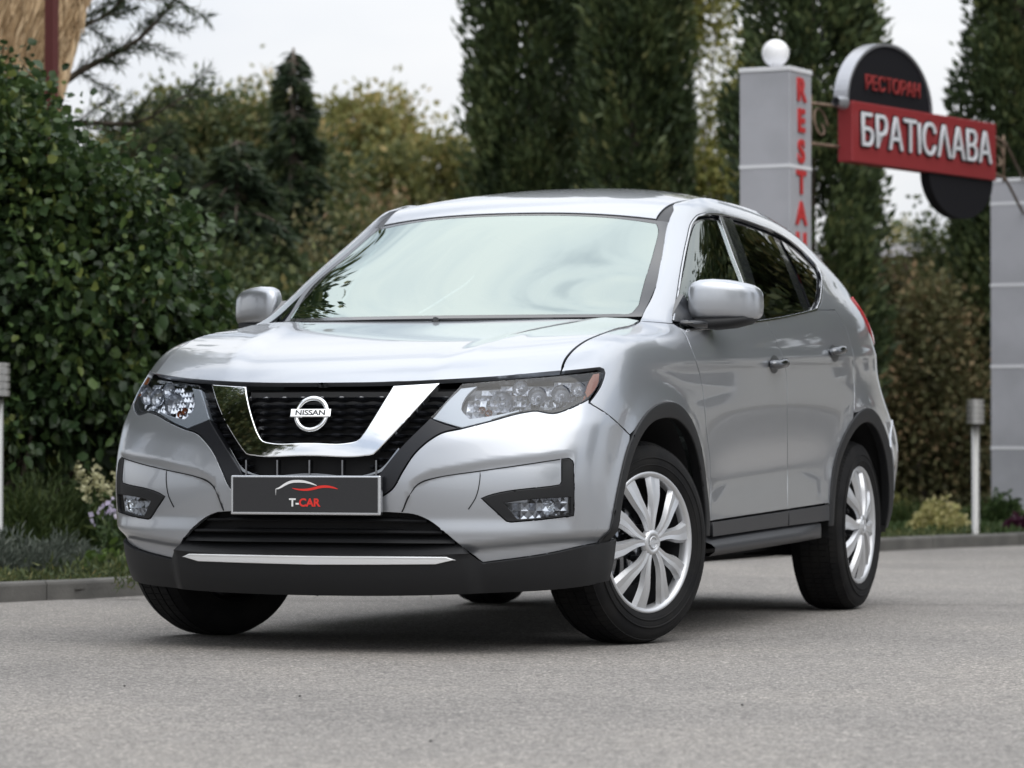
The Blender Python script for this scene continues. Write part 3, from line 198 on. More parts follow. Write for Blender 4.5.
POLY['lower_grille'] = [[-0.086,2.426],[-0.143,2.428],[-0.2,2.43],[-0.256,2.432],[-0.313,2.435],[-0.37,2.438],[-0.426,2.441],[-0.483,2.444],[-0.539,2.447],[-0.596,2.45],[-0.652,2.453],[-0.708,2.455],[-0.765,2.457],[-0.821,2.459],[-0.877,2.459],[-0.934,2.459],[-0.99,2.459],[-1.047,2.457],[-1.103,2.455],[-1.16,2.451],[-1.216,2.446],[-1.273,2.44],[-1.328,2.429],[-1.387,2.421],[-1.448,2.407],[-1.504,2.385],[-1.558,2.357],[-1.611,2.323],[-1.663,2.285],[-1.72,2.234],[-1.774,2.176],[-1.827,2.114],[-1.88,2.052],[-1.929,1.991],[-1.977,1.927],[-2.026,1.862],[-2.075,1.799],[-2.133,1.72],[-2.192,1.635],[-2.254,1.549],[-2.309,1.482],[-2.365,1.415],[-2.421,1.347],[-2.478,1.276],[-2.421,1.331],[-2.364,1.383],[-2.308,1.435],[-2.252,1.485],[-2.182,1.482],[-2.111,1.479],[-2.041,1.476],[-1.972,1.473],[-1.904,1.47],[-1.84,1.467],[-1.778,1.465],[-1.715,1.463],[-1.653,1.461],[-1.592,1.459],[-1.531,1.457],[-1.47,1.456],[-1.41,1.455],[-1.35,1.453],[-1.29,1.452],[-1.231,1.452],[-1.171,1.451],[-1.112,1.45],[-1.053,1.45],[-0.995,1.449],[-0.936,1.449],[-0.878,1.449],[-0.819,1.448],[-0.761,1.448],[-0.703,1.448],[-0.644,1.448],[-0.586,1.447],[-0.528,1.447],[-0.47,1.447],[-0.412,1.447],[-0.353,1.446],[-0.295,1.446],[-0.236,1.445],[-0.178,1.445],[-0.119,1.444],[-0.06,1.443],[-0.001,1.442],[0.0,1.441],[0.001,1.442],[0.06,1.443],[0.119,1.444],[0.178,1.445],[0.236,1.445],[0.295,1.446],[0.353,1.446],[0.412,1.447],[0.47,1.447],[0.528,1.447],[0.586,1.447],[0.644,1.448],[0.703,1.448],[0.761,1.448],[0.819,1.448],[0.878,1.449],[0.936,1.449],[0.995,1.449],[1.053,1.45],[1.112,1.45],[1.171,1.451],[1.231,1.452],[1.29,1.452],[1.35,1.453],[1.41,1.455],[1.47,1.456],[1.531,1.457],[1.592,1.459],[1.653,1.461],[1.715,1.463],[1.778,1.465],[1.84,1.467],[1.904,1.47],[1.972,1.473],[2.041,1.476],[2.111,1.479],[2.182,1.482],[2.252,1.485],[2.308,1.435],[2.364,1.383],[2.421,1.331],[2.478,1.276],[2.421,1.347],[2.365,1.415],[2.309,1.482],[2.254,1.549],[2.192,1.635],[2.133,1.72],[2.075,1.799],[2.026,1.862],[1.977,1.927],[1.929,1.991],[1.88,2.052],[1.827,2.114],[1.774,2.176],[1.72,2.234],[1.663,2.285],[1.611,2.323],[1.558,2.357],[1.504,2.385],[1.448,2.407],[1.387,2.421],[1.328,2.429],[1.273,2.44],[1.216,2.446],[1.16,2.451],[1.103,2.455],[1.047,2.457],[0.99,2.459],[0.934,2.459],[0.877,2.459],[0.821,2.459],[0.765,2.457],[0.708,2.455],[0.652,2.453],[0.596,2.45],[0.539,2.447],[0.483,2.444],[0.426,2.441],[0.37,2.438],[0.313,2.435],[0.256,2.432],[0.2,2.43],[0.143,2.428],[0.086,2.426],[0.0,2.425]]
POLY['skid_strip'] = [[-0.071,1.511],[-0.129,1.511],[-0.187,1.512],[-0.244,1.512],[-0.302,1.513],[-0.36,1.513],[-0.417,1.514],[-0.474,1.514],[-0.532,1.515],[-0.589,1.515],[-0.647,1.515],[-0.704,1.516],[-0.761,1.516],[-0.819,1.517],[-0.876,1.517],[-0.933,1.517],[-0.991,1.517],[-1.049,1.518],[-1.106,1.518],[-1.164,1.518],[-1.222,1.518],[-1.28,1.518],[-1.338,1.519],[-1.396,1.519],[-1.455,1.519],[-1.513,1.519],[-1.572,1.519],[-1.631,1.519],[-1.69,1.519],[-1.749,1.518],[-1.809,1.518],[-1.869,1.518],[-1.929,1.518],[-2.0,1.467],[-2.073,1.418],[-2.01,1.395],[-1.946,1.371],[-1.883,1.348],[-1.82,1.324],[-1.758,1.3],[-1.7,1.299],[-1.642,1.297],[-1.584,1.296],[-1.526,1.294],[-1.469,1.293],[-1.411,1.291],[-1.354,1.29],[-1.297,1.288],[-1.241,1.287],[-1.184,1.285],[-1.127,1.284],[-1.071,1.282],[-1.014,1.281],[-0.958,1.279],[-0.902,1.278],[-0.846,1.277],[-0.789,1.276],[-0.733,1.274],[-0.677,1.273],[-0.621,1.272],[-0.565,1.271],[-0.509,1.27],[-0.453,1.269],[-0.397,1.268],[-0.34,1.267],[-0.284,1.266],[-0.227,1.265],[-0.171,1.264],[-0.114,1.263],[-0.057,1.261],[0.0,1.26],[0.057,1.261],[0.114,1.263],[0.171,1.264],[0.227,1.265],[0.284,1.266],[0.34,1.267],[0.397,1.268],[0.453,1.269],[0.509,1.27],[0.565,1.271],[0.621,1.272],[0.677,1.273],[0.733,1.274],[0.789,1.276],[0.846,1.277],[0.902,1.278],[0.958,1.279],[1.014,1.281],[1.071,1.282],[1.127,1.284],[1.184,1.285],[1.241,1.287],[1.297,1.288],[1.354,1.29],[1.411,1.291],[1.469,1.293],[1.526,1.294],[1.584,1.296],[1.642,1.297],[1.7,1.299],[1.758,1.3],[1.82,1.324],[1.883,1.348],[1.946,1.371],[2.01,1.395],[2.073,1.418],[2.0,1.467],[1.929,1.518],[1.869,1.518],[1.809,1.518],[1.749,1.518],[1.69,1.519],[1.631,1.519],[1.572,1.519],[1.513,1.519],[1.455,1.519],[1.396,1.519],[1.338,1.519],[1.28,1.518],[1.222,1.518],[1.164,1.518],[1.106,1.518],[1.049,1.518],[0.991,1.517],[0.933,1.517],[0.876,1.517],[0.819,1.517],[0.761,1.516],[0.704,1.516],[0.647,1.515],[0.589,1.515],[0.532,1.515],[0.474,1.514],[0.417,1.514],[0.36,1.513],[0.302,1.513],[0.244,1.512],[0.187,1.512],[0.129,1.511],[0.071,1.511],[0.0,1.51]]
POLY['grille'] = [[-0.03,5.416],[-0.088,5.415],[-0.147,5.414],[-0.205,5.413],[-0.262,5.412],[-0.32,5.411],[-0.377,5.411],[-0.434,5.41],[-0.491,5.409],[-0.548,5.409],[-0.605,5.408],[-0.662,5.408],[-0.719,5.407],[-0.775,5.407],[-0.832,5.407],[-0.889,5.406],[-0.945,5.406],[-1.002,5.406],[-1.06,5.406],[-1.117,5.406],[-1.175,5.406],[-1.233,5.406],[-1.291,5.406],[-1.349,5.405],[-1.406,5.406],[-1.464,5.406],[-1.522,5.407],[-1.58,5.408],[-1.638,5.41],[-1.696,5.412],[-1.757,5.415],[-1.818,5.418],[-1.879,5.422],[-1.94,5.426],[-2.001,5.429],[-1.968,5.338],[-1.935,5.25],[-1.903,5.165],[-1.87,5.081],[-1.838,5.0],[-1.805,4.92],[-1.772,4.842],[-1.739,4.765],[-1.706,4.69],[-1.671,4.616],[-1.637,4.544],[-1.603,4.477],[-1.567,4.412],[-1.531,4.348],[-1.494,4.286],[-1.457,4.224],[-1.419,4.162],[-1.382,4.1],[-1.345,4.037],[-1.308,3.974],[-1.273,3.909],[-1.238,3.843],[-1.202,3.769],[-1.167,3.694],[-1.133,3.618],[-1.099,3.54],[-1.065,3.463],[-1.031,3.385],[-0.996,3.308],[-0.96,3.232],[-0.95,3.134],[-0.939,3.037],[-0.928,2.939],[-0.915,2.842],[-0.857,2.842],[-0.799,2.841],[-0.741,2.841],[-0.683,2.841],[-0.625,2.84],[-0.567,2.84],[-0.509,2.839],[-0.451,2.839],[-0.392,2.839],[-0.334,2.838],[-0.276,2.838],[-0.217,2.837],[-0.159,2.837],[-0.1,2.836],[0.0,2.836],[0.1,2.836],[0.159,2.837],[0.217,2.837],[0.276,2.838],[0.334,2.838],[0.392,2.839],[0.451,2.839],[0.509,2.839],[0.567,2.84],[0.625,2.84],[0.683,2.841],[0.741,2.841],[0.799,2.841],[0.857,2.842],[0.915,2.842],[0.928,2.939],[0.939,3.037],[0.95,3.134],[0.96,3.232],[0.996,3.308],[1.031,3.385],[1.065,3.463],[1.099,3.54],[1.133,3.618],[1.167,3.694],[1.202,3.769],[1.238,3.843],[1.273,3.909],[1.308,3.974],[1.345,4.037],[1.382,4.1],[1.419,4.162],[1.457,4.224],[1.494,4.286],[1.531,4.348],[1.567,4.412],[1.603,4.477],[1.637,4.544],[1.671,4.616],[1.706,4.69],[1.739,4.765],[1.772,4.842],[1.805,4.92],[1.838,5.0],[1.87,5.081],[1.903,5.165],[1.935,5.25],[1.968,5.338],[2.001,5.429],[1.94,5.426],[1.879,5.422],[1.818,5.418],[1.757,5.415],[1.696,5.412],[1.638,5.41],[1.58,5.408],[1.522,5.407],[1.464,5.406],[1.406,5.406],[1.349,5.405],[1.291,5.406],[1.233,5.406],[1.175,5.406],[1.117,5.406],[1.06,5.406],[1.002,5.406],[0.945,5.406],[0.889,5.406],[0.832,5.407],[0.775,5.407],[0.719,5.407],[0.662,5.408],[0.605,5.408],[0.548,5.409],[0.491,5.409],[0.434,5.41],[0.377,5.411],[0.32,5.411],[0.262,5.412],[0.205,5.413],[0.147,5.414],[0.088,5.415],[0.03,5.416],[-0.029,5.416],[0.0,5.417]]
POLY['chrome_v'] = [[-0.088,3.968],[-0.147,3.965],[-0.205,3.96],[-0.264,3.955],[-0.322,3.951],[-0.38,3.949],[-0.437,3.951],[-0.494,3.957],[-0.55,3.969],[-0.61,3.983],[-0.666,4.009],[-0.708,4.067],[-0.741,4.145],[-0.773,4.223],[-0.798,4.301],[-0.823,4.379],[-0.848,4.459],[-0.872,4.539],[-0.895,4.62],[-0.918,4.702],[-0.941,4.785],[-0.963,4.869],[-0.985,4.955],[-1.006,5.043],[-1.027,5.133],[-1.047,5.225],[-1.067,5.32],[-1.124,5.326],[-1.181,5.333],[-1.238,5.34],[-1.295,5.346],[-1.353,5.353],[-1.41,5.36],[-1.467,5.367],[-1.525,5.373],[-1.582,5.38],[-1.64,5.387],[-1.697,5.394],[-1.668,5.309],[-1.638,5.226],[-1.608,5.145],[-1.578,5.066],[-1.548,4.988],[-1.518,4.912],[-1.488,4.838],[-1.457,4.764],[-1.426,4.692],[-1.395,4.62],[-1.363,4.55],[-1.331,4.48],[-1.298,4.412],[-1.265,4.344],[-1.232,4.277],[-1.198,4.211],[-1.164,4.145],[-1.129,4.08],[-1.094,4.015],[-1.059,3.95],[-1.023,3.885],[-0.988,3.821],[-0.915,3.711],[-0.859,3.687],[-0.798,3.678],[-0.741,3.666],[-0.683,3.658],[-0.626,3.653],[-0.568,3.651],[-0.51,3.652],[-0.451,3.654],[-0.393,3.657],[-0.334,3.661],[-0.276,3.666],[-0.217,3.67],[-0.158,3.674],[-0.099,3.676],[0.0,3.677],[0.099,3.676],[0.158,3.674],[0.217,3.67],[0.276,3.666],[0.334,3.661],[0.393,3.657],[0.451,3.654],[0.51,3.652],[0.568,3.651],[0.626,3.653],[0.683,3.658],[0.741,3.666],[0.798,3.678],[0.859,3.687],[0.915,3.711],[0.988,3.821],[1.023,3.885],[1.059,3.95],[1.094,4.015],[1.129,4.08],[1.164,4.145],[1.198,4.211],[1.232,4.277],[1.265,4.344],[1.298,4.412],[1.331,4.48],[1.363,4.55],[1.395,4.62],[1.426,4.692],[1.457,4.764],[1.488,4.838],[1.518,4.912],[1.548,4.988],[1.578,5.066],[1.608,5.145],[1.638,5.226],[1.668,5.309],[1.697,5.394],[1.64,5.387],[1.582,5.38],[1.525,5.373],[1.467,5.367],[1.41,5.36],[1.353,5.353],[1.295,5.346],[1.238,5.34],[1.181,5.333],[1.124,5.326],[1.067,5.32],[1.047,5.225],[1.027,5.133],[1.006,5.043],[0.985,4.955],[0.963,4.869],[0.941,4.785],[0.918,4.702],[0.895,4.62],[0.872,4.539],[0.848,4.459],[0.823,4.379],[0.798,4.301],[0.773,4.223],[0.741,4.145],[0.708,4.067],[0.666,4.009],[0.61,3.983],[0.55,3.969],[0.494,3.957],[0.437,3.951],[0.38,3.949],[0.322,3.951],[0.264,3.955],[0.205,3.96],[0.147,3.965],[0.088,3.968],[0.0,3.97]]
POLY['chrome_v_low'] = [[-0.104,3.301],[-0.162,3.296],[-0.22,3.289],[-0.279,3.281],[-0.337,3.272],[-0.396,3.264],[-0.454,3.256],[-0.511,3.251],[-0.569,3.248],[-0.626,3.249],[-0.682,3.254],[-0.738,3.265],[-0.793,3.282],[-0.847,3.305],[-0.945,3.362],[-0.992,3.405],[-1.033,3.459],[-1.071,3.522],[-1.106,3.591],[-1.138,3.663],[-1.17,3.736],[-1.203,3.808],[-1.237,3.876],[-1.252,3.843],[-1.219,3.771],[-1.189,3.694],[-1.158,3.615],[-1.127,3.538],[-1.094,3.465],[-1.057,3.4],[-1.015,3.347],[-0.967,3.308],[-0.862,3.266],[-0.805,3.249],[-0.748,3.237],[-0.691,3.23],[-0.633,3.226],[-0.575,3.225],[-0.516,3.227],[-0.458,3.231],[-0.399,3.236],[-0.341,3.242],[-0.282,3.248],[-0.223,3.254],[-0.164,3.259],[-0.105,3.262],[0.0,3.263],[0.105,3.262],[0.164,3.259],[0.223,3.254],[0.282,3.248],[0.341,3.242],[0.399,3.236],[0.458,3.231],[0.516,3.227],[0.575,3.225],[0.633,3.226],[0.691,3.23],[0.748,3.237],[0.805,3.249],[0.862,3.266],[0.967,3.308],[1.015,3.347],[1.057,3.4],[1.094,3.465],[1.127,3.538],[1.158,3.615],[1.189,3.694],[1.219,3.771],[1.252,3.843],[1.237,3.876],[1.203,3.808],[1.17,3.736],[1.138,3.663],[1.106,3.591],[1.071,3.522],[1.033,3.459],[0.992,3.405],[0.945,3.362],[0.847,3.305],[0.793,3.282],[0.738,3.265],[0.682,3.254],[0.626,3.249],[0.569,3.248],[0.511,3.251],[0.454,3.256],[0.396,3.264],[0.337,3.272],[0.279,3.281],[0.22,3.289],[0.162,3.296],[0.104,3.301],[0.0,3.302]]
POLY['grille_surround'] = [[1.602,4.477],[1.568,4.411],[1.532,4.346],[1.496,4.282],[1.46,4.218],[1.424,4.154],[1.388,4.09],[1.352,4.026],[1.316,3.961],[1.281,3.896],[1.246,3.829],[1.212,3.762],[1.178,3.693],[1.144,3.624],[1.111,3.554],[1.077,3.484],[1.043,3.414],[1.009,3.344],[0.974,3.275],[0.918,3.255],[0.862,3.236],[0.805,3.221],[0.748,3.21],[0.69,3.203],[0.632,3.2],[0.574,3.199],[0.516,3.201],[0.457,3.204],[0.399,3.209],[0.34,3.214],[0.281,3.219],[0.223,3.225],[0.164,3.229],[0.105,3.232],[0.046,3.233],[0.046,3.137],[0.045,3.042],[0.044,2.947],[0.042,2.852],[0.04,2.757],[0.037,2.661],[0.097,2.666],[0.157,2.671],[0.216,2.676],[0.276,2.681],[0.335,2.686],[0.394,2.691],[0.454,2.695],[0.513,2.7],[0.572,2.705],[0.631,2.71],[0.69,2.715],[0.749,2.719],[0.809,2.724],[0.868,2.729],[0.927,2.734],[0.991,2.788],[1.055,2.839],[1.117,2.895],[1.172,2.962],[1.21,3.032],[1.242,3.111],[1.269,3.196],[1.296,3.281],[1.325,3.363],[1.36,3.454],[1.394,3.547],[1.43,3.637],[1.469,3.722],[1.506,3.792],[1.546,3.859],[1.588,3.923],[1.631,3.984],[1.677,4.04],[1.723,4.093],[1.77,4.142],[1.82,4.185],[1.871,4.216],[1.925,4.239],[1.98,4.256],[2.036,4.272],[2.091,4.291],[2.032,4.32],[1.973,4.348],[1.915,4.376],[1.856,4.405],[1.799,4.438],[1.717,4.49],[1.637,4.544]]
POLY['fog_bezel'] = [[3.993,3.526],[4.005,3.424],[4.017,3.323],[4.028,3.222],[4.039,3.122],[3.988,3.056],[3.854,3.035],[3.748,3.022],[3.646,3.011],[3.549,3.001],[3.455,2.992],[3.366,2.983],[3.28,2.975],[3.197,2.966],[3.117,2.956],[3.04,2.946],[2.965,2.934],[2.893,2.921],[2.824,2.905],[2.756,2.888],[2.69,2.867],[2.626,2.844],[2.563,2.817],[2.465,2.769],[2.513,2.707],[2.562,2.645],[2.611,2.583],[2.662,2.522],[2.713,2.46],[2.766,2.398],[2.819,2.336],[2.874,2.274],[2.954,2.253],[3.03,2.259],[3.109,2.266],[3.191,2.272],[3.275,2.278],[3.363,2.285],[3.454,2.292],[3.548,2.3],[3.648,2.309],[3.753,2.318],[3.862,2.328],[3.975,2.338],[4.093,2.349],[4.216,2.36],[4.33,2.374],[4.444,2.388],[4.434,2.479],[4.424,2.57],[4.415,2.66],[4.407,2.75],[4.398,2.84],[4.389,2.93],[4.379,3.02],[4.368,3.11],[4.355,3.2],[4.34,3.29],[4.322,3.38],[4.316,3.485],[4.277,3.578],[4.172,3.635],[3.976,3.625]]
POLY['fog_lamp'] = [[2.871,2.596],[2.92,2.524],[2.97,2.453],[3.021,2.381],[3.074,2.31],[3.161,2.315],[3.252,2.319],[3.346,2.323],[3.444,2.328],[3.546,2.334],[3.65,2.342],[3.758,2.35],[3.871,2.359],[3.989,2.369],[4.112,2.38],[4.238,2.391],[4.354,2.404],[4.342,2.502],[4.329,2.599],[4.317,2.696],[4.305,2.793],[4.198,2.787],[4.084,2.782],[3.969,2.778],[3.859,2.775],[3.755,2.771],[3.656,2.767],[3.561,2.762],[3.471,2.756],[3.384,2.75],[3.3,2.742],[3.214,2.731],[3.13,2.719],[3.05,2.707],[2.972,2.693],[2.897,2.68],[2.823,2.667]]
POLY['fog_panel_seam'] = [[1.31,2.474],[1.337,2.564],[1.362,2.654],[1.388,2.743],[1.418,2.828],[1.453,2.912],[1.492,2.993],[1.539,3.06],[1.592,3.108],[1.649,3.144],[1.749,3.189],[1.809,3.212],[1.87,3.232],[1.931,3.25],[1.992,3.265],[2.054,3.28],[2.116,3.292],[2.178,3.305],[2.24,3.316],[2.303,3.328],[2.366,3.341],[2.429,3.354],[2.489,3.367],[2.549,3.38],[2.61,3.393],[2.672,3.405],[2.735,3.417],[2.799,3.429],[2.864,3.442],[2.93,3.454],[2.998,3.467],[3.068,3.479],[3.141,3.492],[3.215,3.506],[3.292,3.519],[3.371,3.533],[3.453,3.546],[3.539,3.56],[3.628,3.573],[3.722,3.586],[3.82,3.6],[3.923,3.613],[3.918,3.634],[3.815,3.621],[3.717,3.608],[3.624,3.596],[3.535,3.583],[3.45,3.57],[3.368,3.557],[3.289,3.544],[3.212,3.531],[3.138,3.518],[3.066,3.505],[2.996,3.493],[2.929,3.48],[2.862,3.468],[2.797,3.456],[2.733,3.444],[2.671,3.431],[2.609,3.419],[2.548,3.406],[2.488,3.394],[2.428,3.381],[2.365,3.367],[2.302,3.354],[2.24,3.341],[2.178,3.328],[2.116,3.315],[2.054,3.301],[1.993,3.287],[1.931,3.271],[1.87,3.254],[1.81,3.236],[1.749,3.215],[1.691,3.195],[1.635,3.17],[1.58,3.132],[1.528,3.082],[1.48,3.012],[1.441,2.928],[1.407,2.842],[1.377,2.755],[1.349,2.663],[1.323,2.569],[1.295,2.475]]
POLY['fog_panel_cut'] = [[2.429,3.374],[2.428,3.273],[2.426,3.172],[2.418,3.071],[2.406,2.97],[2.389,2.872],[2.365,2.778],[2.333,2.695],[2.296,2.616],[2.258,2.537],[2.273,2.524],[2.311,2.604],[2.348,2.684],[2.38,2.767],[2.404,2.863],[2.422,2.965],[2.433,3.068],[2.441,3.172],[2.443,3.273]]
POLY['hood'] = [[0.0,0.807],[-0.101,0.809],[-0.03,0.81],[0.04,0.811],[0.111,0.811],[0.181,0.811],[0.251,0.811],[0.32,0.811],[0.39,0.81],[0.459,0.81],[0.528,0.81],[0.597,0.81],[0.666,0.81],[0.735,0.81],[0.804,0.811],[0.872,0.812],[0.941,0.815],[1.01,0.817],[1.078,0.82],[1.147,0.824],[1.216,0.828],[1.284,0.832],[1.353,0.837],[1.421,0.841],[1.49,0.844],[1.558,0.845],[1.627,0.844],[1.696,0.842],[1.764,0.838],[1.832,0.834],[1.9,0.832],[1.966,0.834],[2.032,0.84],[2.098,0.847],[2.163,0.855],[2.229,0.861],[2.295,0.866],[2.361,0.871],[2.427,0.875],[2.493,0.88],[2.56,0.885],[2.628,0.89],[2.696,0.896],[2.766,0.902],[2.836,0.908],[2.908,0.914],[2.981,0.921],[3.056,0.929],[3.135,0.937],[3.216,0.947],[3.3,0.957],[3.386,0.967],[3.474,0.978],[3.565,0.99],[3.658,1.001],[3.754,1.013],[3.853,1.025],[3.954,1.037],[4.059,1.048],[4.166,1.059],[4.275,1.07],[4.387,1.08],[4.502,1.09],[4.472,1.365],[4.457,1.658],[4.451,1.937],[4.457,2.201],[4.466,2.456],[4.469,2.696],[4.469,2.962],[4.47,3.194],[4.473,3.401],[4.486,3.572],[4.512,3.726],[4.545,3.876],[4.571,4.037],[4.586,4.228],[4.59,4.446],[4.583,4.698],[4.566,4.984],[4.592,5.249],[4.631,5.52],[4.589,6.007],[4.52,6.787],[4.0,7.2],[3.833,7.183],[3.667,7.167],[3.5,7.15],[3.333,7.133],[3.167,7.117],[3.0,7.1],[2.833,7.082],[2.667,7.063],[2.5,7.044],[2.334,7.026],[2.167,7.011],[2.0,7.0],[1.834,6.994],[1.667,6.993],[1.5,6.994],[1.334,6.996],[1.167,6.999],[1.0,7.0],[0.833,7.0],[0.667,7.0],[0.5,7.0],[0.333,7.0],[0.167,7.0],[0.0,7.0],[-0.167,7.0],[-0.333,7.0],[-0.5,7.0],[-0.667,7.0],[-0.833,7.0],[-1.0,7.0],[-1.167,6.999],[-1.334,6.996],[-1.5,6.994],[-1.667,6.993],[-1.834,6.994],[-2.0,7.0],[-2.167,7.011],[-2.334,7.026],[-2.5,7.044],[-2.667,7.063],[-2.833,7.082],[-3.0,7.1],[-3.167,7.117],[-3.333,7.133],[-3.5,7.15],[-3.667,7.167],[-3.833,7.183],[-4.0,7.2],[-4.52,6.787],[-4.589,6.007],[-4.631,5.52],[-4.592,5.249],[-4.566,4.984],[-4.583,4.698],[-4.59,4.446],[-4.586,4.228],[-4.571,4.037],[-4.545,3.876],[-4.512,3.726],[-4.486,3.572],[-4.473,3.401],[-4.47,3.194],[-4.469,2.962],[-4.469,2.696],[-4.466,2.456],[-4.457,2.201],[-4.451,1.937],[-4.457,1.658],[-4.472,1.365],[-4.502,1.09],[-4.387,1.08],[-4.275,1.07],[-4.166,1.059],[-4.059,1.048],[-3.954,1.037],[-3.853,1.025],[-3.754,1.013],[-3.658,1.001],[-3.565,0.99],[-3.474,0.978],[-3.386,0.967],[-3.3,0.957],[-3.216,0.947],[-3.135,0.937],[-3.056,0.929],[-2.981,0.921],[-2.908,0.914],[-2.836,0.908],[-2.766,0.902],[-2.696,0.896],[-2.628,0.89],[-2.56,0.885],[-2.493,0.88],[-2.427,0.875],[-2.361,0.871],[-2.295,0.866],[-2.229,0.861],[-2.163,0.855],[-2.098,0.847],[-2.032,0.84],[-1.966,0.834],[-1.9,0.832],[-1.832,0.834],[-1.764,0.838],[-1.696,0.842],[-1.627,0.844],[-1.558,0.845],[-1.49,0.844],[-1.421,0.841],[-1.353,0.837],[-1.284,0.832],[-1.216,0.828],[-1.147,0.824],[-1.078,0.82],[-1.01,0.817],[-0.941,0.815],[-0.872,0.812],[-0.804,0.811],[-0.735,0.81],[-0.666,0.81],[-0.597,0.81],[-0.528,0.81],[-0.459,0.81],[-0.39,0.81],[-0.32,0.811],[-0.251,0.811],[-0.181,0.811],[-0.111,0.811],[-0.04,0.811],[0.03,0.81],[0.101,0.809]]
POLY['windshield'] = [[0.0,1.03],[0.167,1.03],[0.333,1.03],[0.5,1.03],[0.667,1.03],[0.833,1.03],[1.0,1.03],[1.167,1.03],[1.333,1.03],[1.5,1.03],[1.667,1.03],[1.833,1.03],[2.0,1.03],[2.167,1.029],[2.333,1.026],[2.5,1.024],[2.667,1.022],[2.834,1.024],[3.0,1.03],[3.158,1.026],[3.321,1.015],[3.474,1.024],[3.6,1.08],[3.76,1.3],[3.755,1.475],[3.75,1.65],[3.745,1.825],[3.74,2.0],[3.738,2.167],[3.738,2.334],[3.738,2.501],[3.737,2.668],[3.731,2.834],[3.72,3.0],[3.715,3.183],[3.713,3.371],[3.691,3.548],[3.62,3.7],[3.45,3.86],[3.289,3.867],[3.128,3.874],[2.967,3.881],[2.806,3.889],[2.645,3.896],[2.483,3.903],[2.322,3.909],[2.161,3.915],[2.0,3.92],[1.846,3.924],[1.692,3.927],[1.539,3.93],[1.385,3.932],[1.231,3.933],[1.077,3.934],[0.923,3.935],[0.769,3.936],[0.615,3.936],[0.462,3.937],[0.308,3.938],[0.154,3.939],[0.0,3.94],[-0.154,3.939],[-0.308,3.938],[-0.462,3.937],[-0.615,3.936],[-0.769,3.936],[-0.923,3.935],[-1.077,3.934],[-1.231,3.933],[-1.385,3.932],[-1.539,3.93],[-1.692,3.927],[-1.846,3.924],[-2.0,3.92],[-2.161,3.915],[-2.322,3.909],[-2.483,3.903],[-2.645,3.896],[-2.806,3.889],[-2.967,3.881],[-3.128,3.874],[-3.289,3.867],[-3.45,3.86],[-3.62,3.7],[-3.691,3.548],[-3.713,3.371],[-3.715,3.183],[-3.72,3.0],[-3.731,2.834],[-3.737,2.668],[-3.738,2.501],[-3.738,2.334],[-3.738,2.167],[-3.74,2.0],[-3.745,1.825],[-3.75,1.65],[-3.755,1.475],[-3.76,1.3],[-3.6,1.08],[-3.474,1.024],[-3.321,1.015],[-3.158,1.026],[-3.0,1.03],[-2.834,1.024],[-2.667,1.022],[-2.5,1.024],[-2.333,1.026],[-2.167,1.029],[-2.0,1.03],[-1.833,1.03],[-1.667,1.03],[-1.5,1.03],[-1.333,1.03],[-1.167,1.03],[-1.0,1.03],[-0.833,1.03],[-0.667,1.03],[-0.5,1.03],[-0.333,1.03],[-0.167,1.03]]
POLY['hl_drl'] = [[1.73,4.508],[1.795,4.473],[1.856,4.443],[1.917,4.415],[1.978,4.387],[2.04,4.36],[2.101,4.333],[2.159,4.357],[2.217,4.382],[2.275,4.406],[2.334,4.431],[2.392,4.456],[2.452,4.481],[2.511,4.507],[2.575,4.524],[2.649,4.531],[2.727,4.535],[2.802,4.545],[2.866,4.568],[2.909,4.612],[2.922,4.686],[2.909,4.784],[2.847,4.762],[2.786,4.74],[2.726,4.717],[2.668,4.696],[2.61,4.675],[2.553,4.655],[2.496,4.638],[2.434,4.621],[2.373,4.606],[2.311,4.593],[2.251,4.58],[2.19,4.566],[2.14,4.636],[2.089,4.706],[2.057,4.783],[2.059,4.919],[2.087,5.06],[2.114,5.151],[2.149,5.234],[2.189,5.317],[2.227,5.404],[2.168,5.389],[2.11,5.374],[2.052,5.359],[1.994,5.345],[1.953,5.251],[1.911,5.161],[1.87,5.072],[1.832,4.983],[1.796,4.895],[1.763,4.806],[1.73,4.717],[1.698,4.629],[1.664,4.543]]
POLY['hl_chrome'] = [[2.13,4.825],[2.145,4.734],[2.199,4.678],[2.267,4.638],[2.322,4.649],[2.378,4.661],[2.434,4.672],[2.491,4.684],[2.548,4.697],[2.606,4.71],[2.668,4.727],[2.731,4.749],[2.795,4.771],[2.861,4.793],[2.929,4.813],[3.0,4.827],[3.074,4.834],[3.159,4.829],[3.249,4.814],[3.344,4.796],[3.442,4.784],[3.542,4.786],[3.643,4.803],[3.746,4.832],[3.854,4.867],[3.968,4.905],[4.092,4.94],[4.176,5.025],[4.265,5.113],[4.344,5.21],[4.399,5.32],[4.439,5.443],[4.474,5.575],[4.517,5.712],[4.361,5.698],[4.216,5.684],[4.081,5.671],[3.955,5.657],[3.838,5.644],[3.727,5.631],[3.622,5.618],[3.53,5.606],[3.441,5.594],[3.357,5.582],[3.276,5.57],[3.198,5.559],[3.123,5.547],[3.05,5.536],[2.981,5.525],[2.913,5.514],[2.847,5.503],[2.784,5.492],[2.721,5.481],[2.66,5.471],[2.6,5.46],[2.541,5.45],[2.482,5.425],[2.421,5.406],[2.363,5.384],[2.309,5.352],[2.262,5.303],[2.221,5.224],[2.187,5.127],[2.157,5.027],[2.126,4.932]]
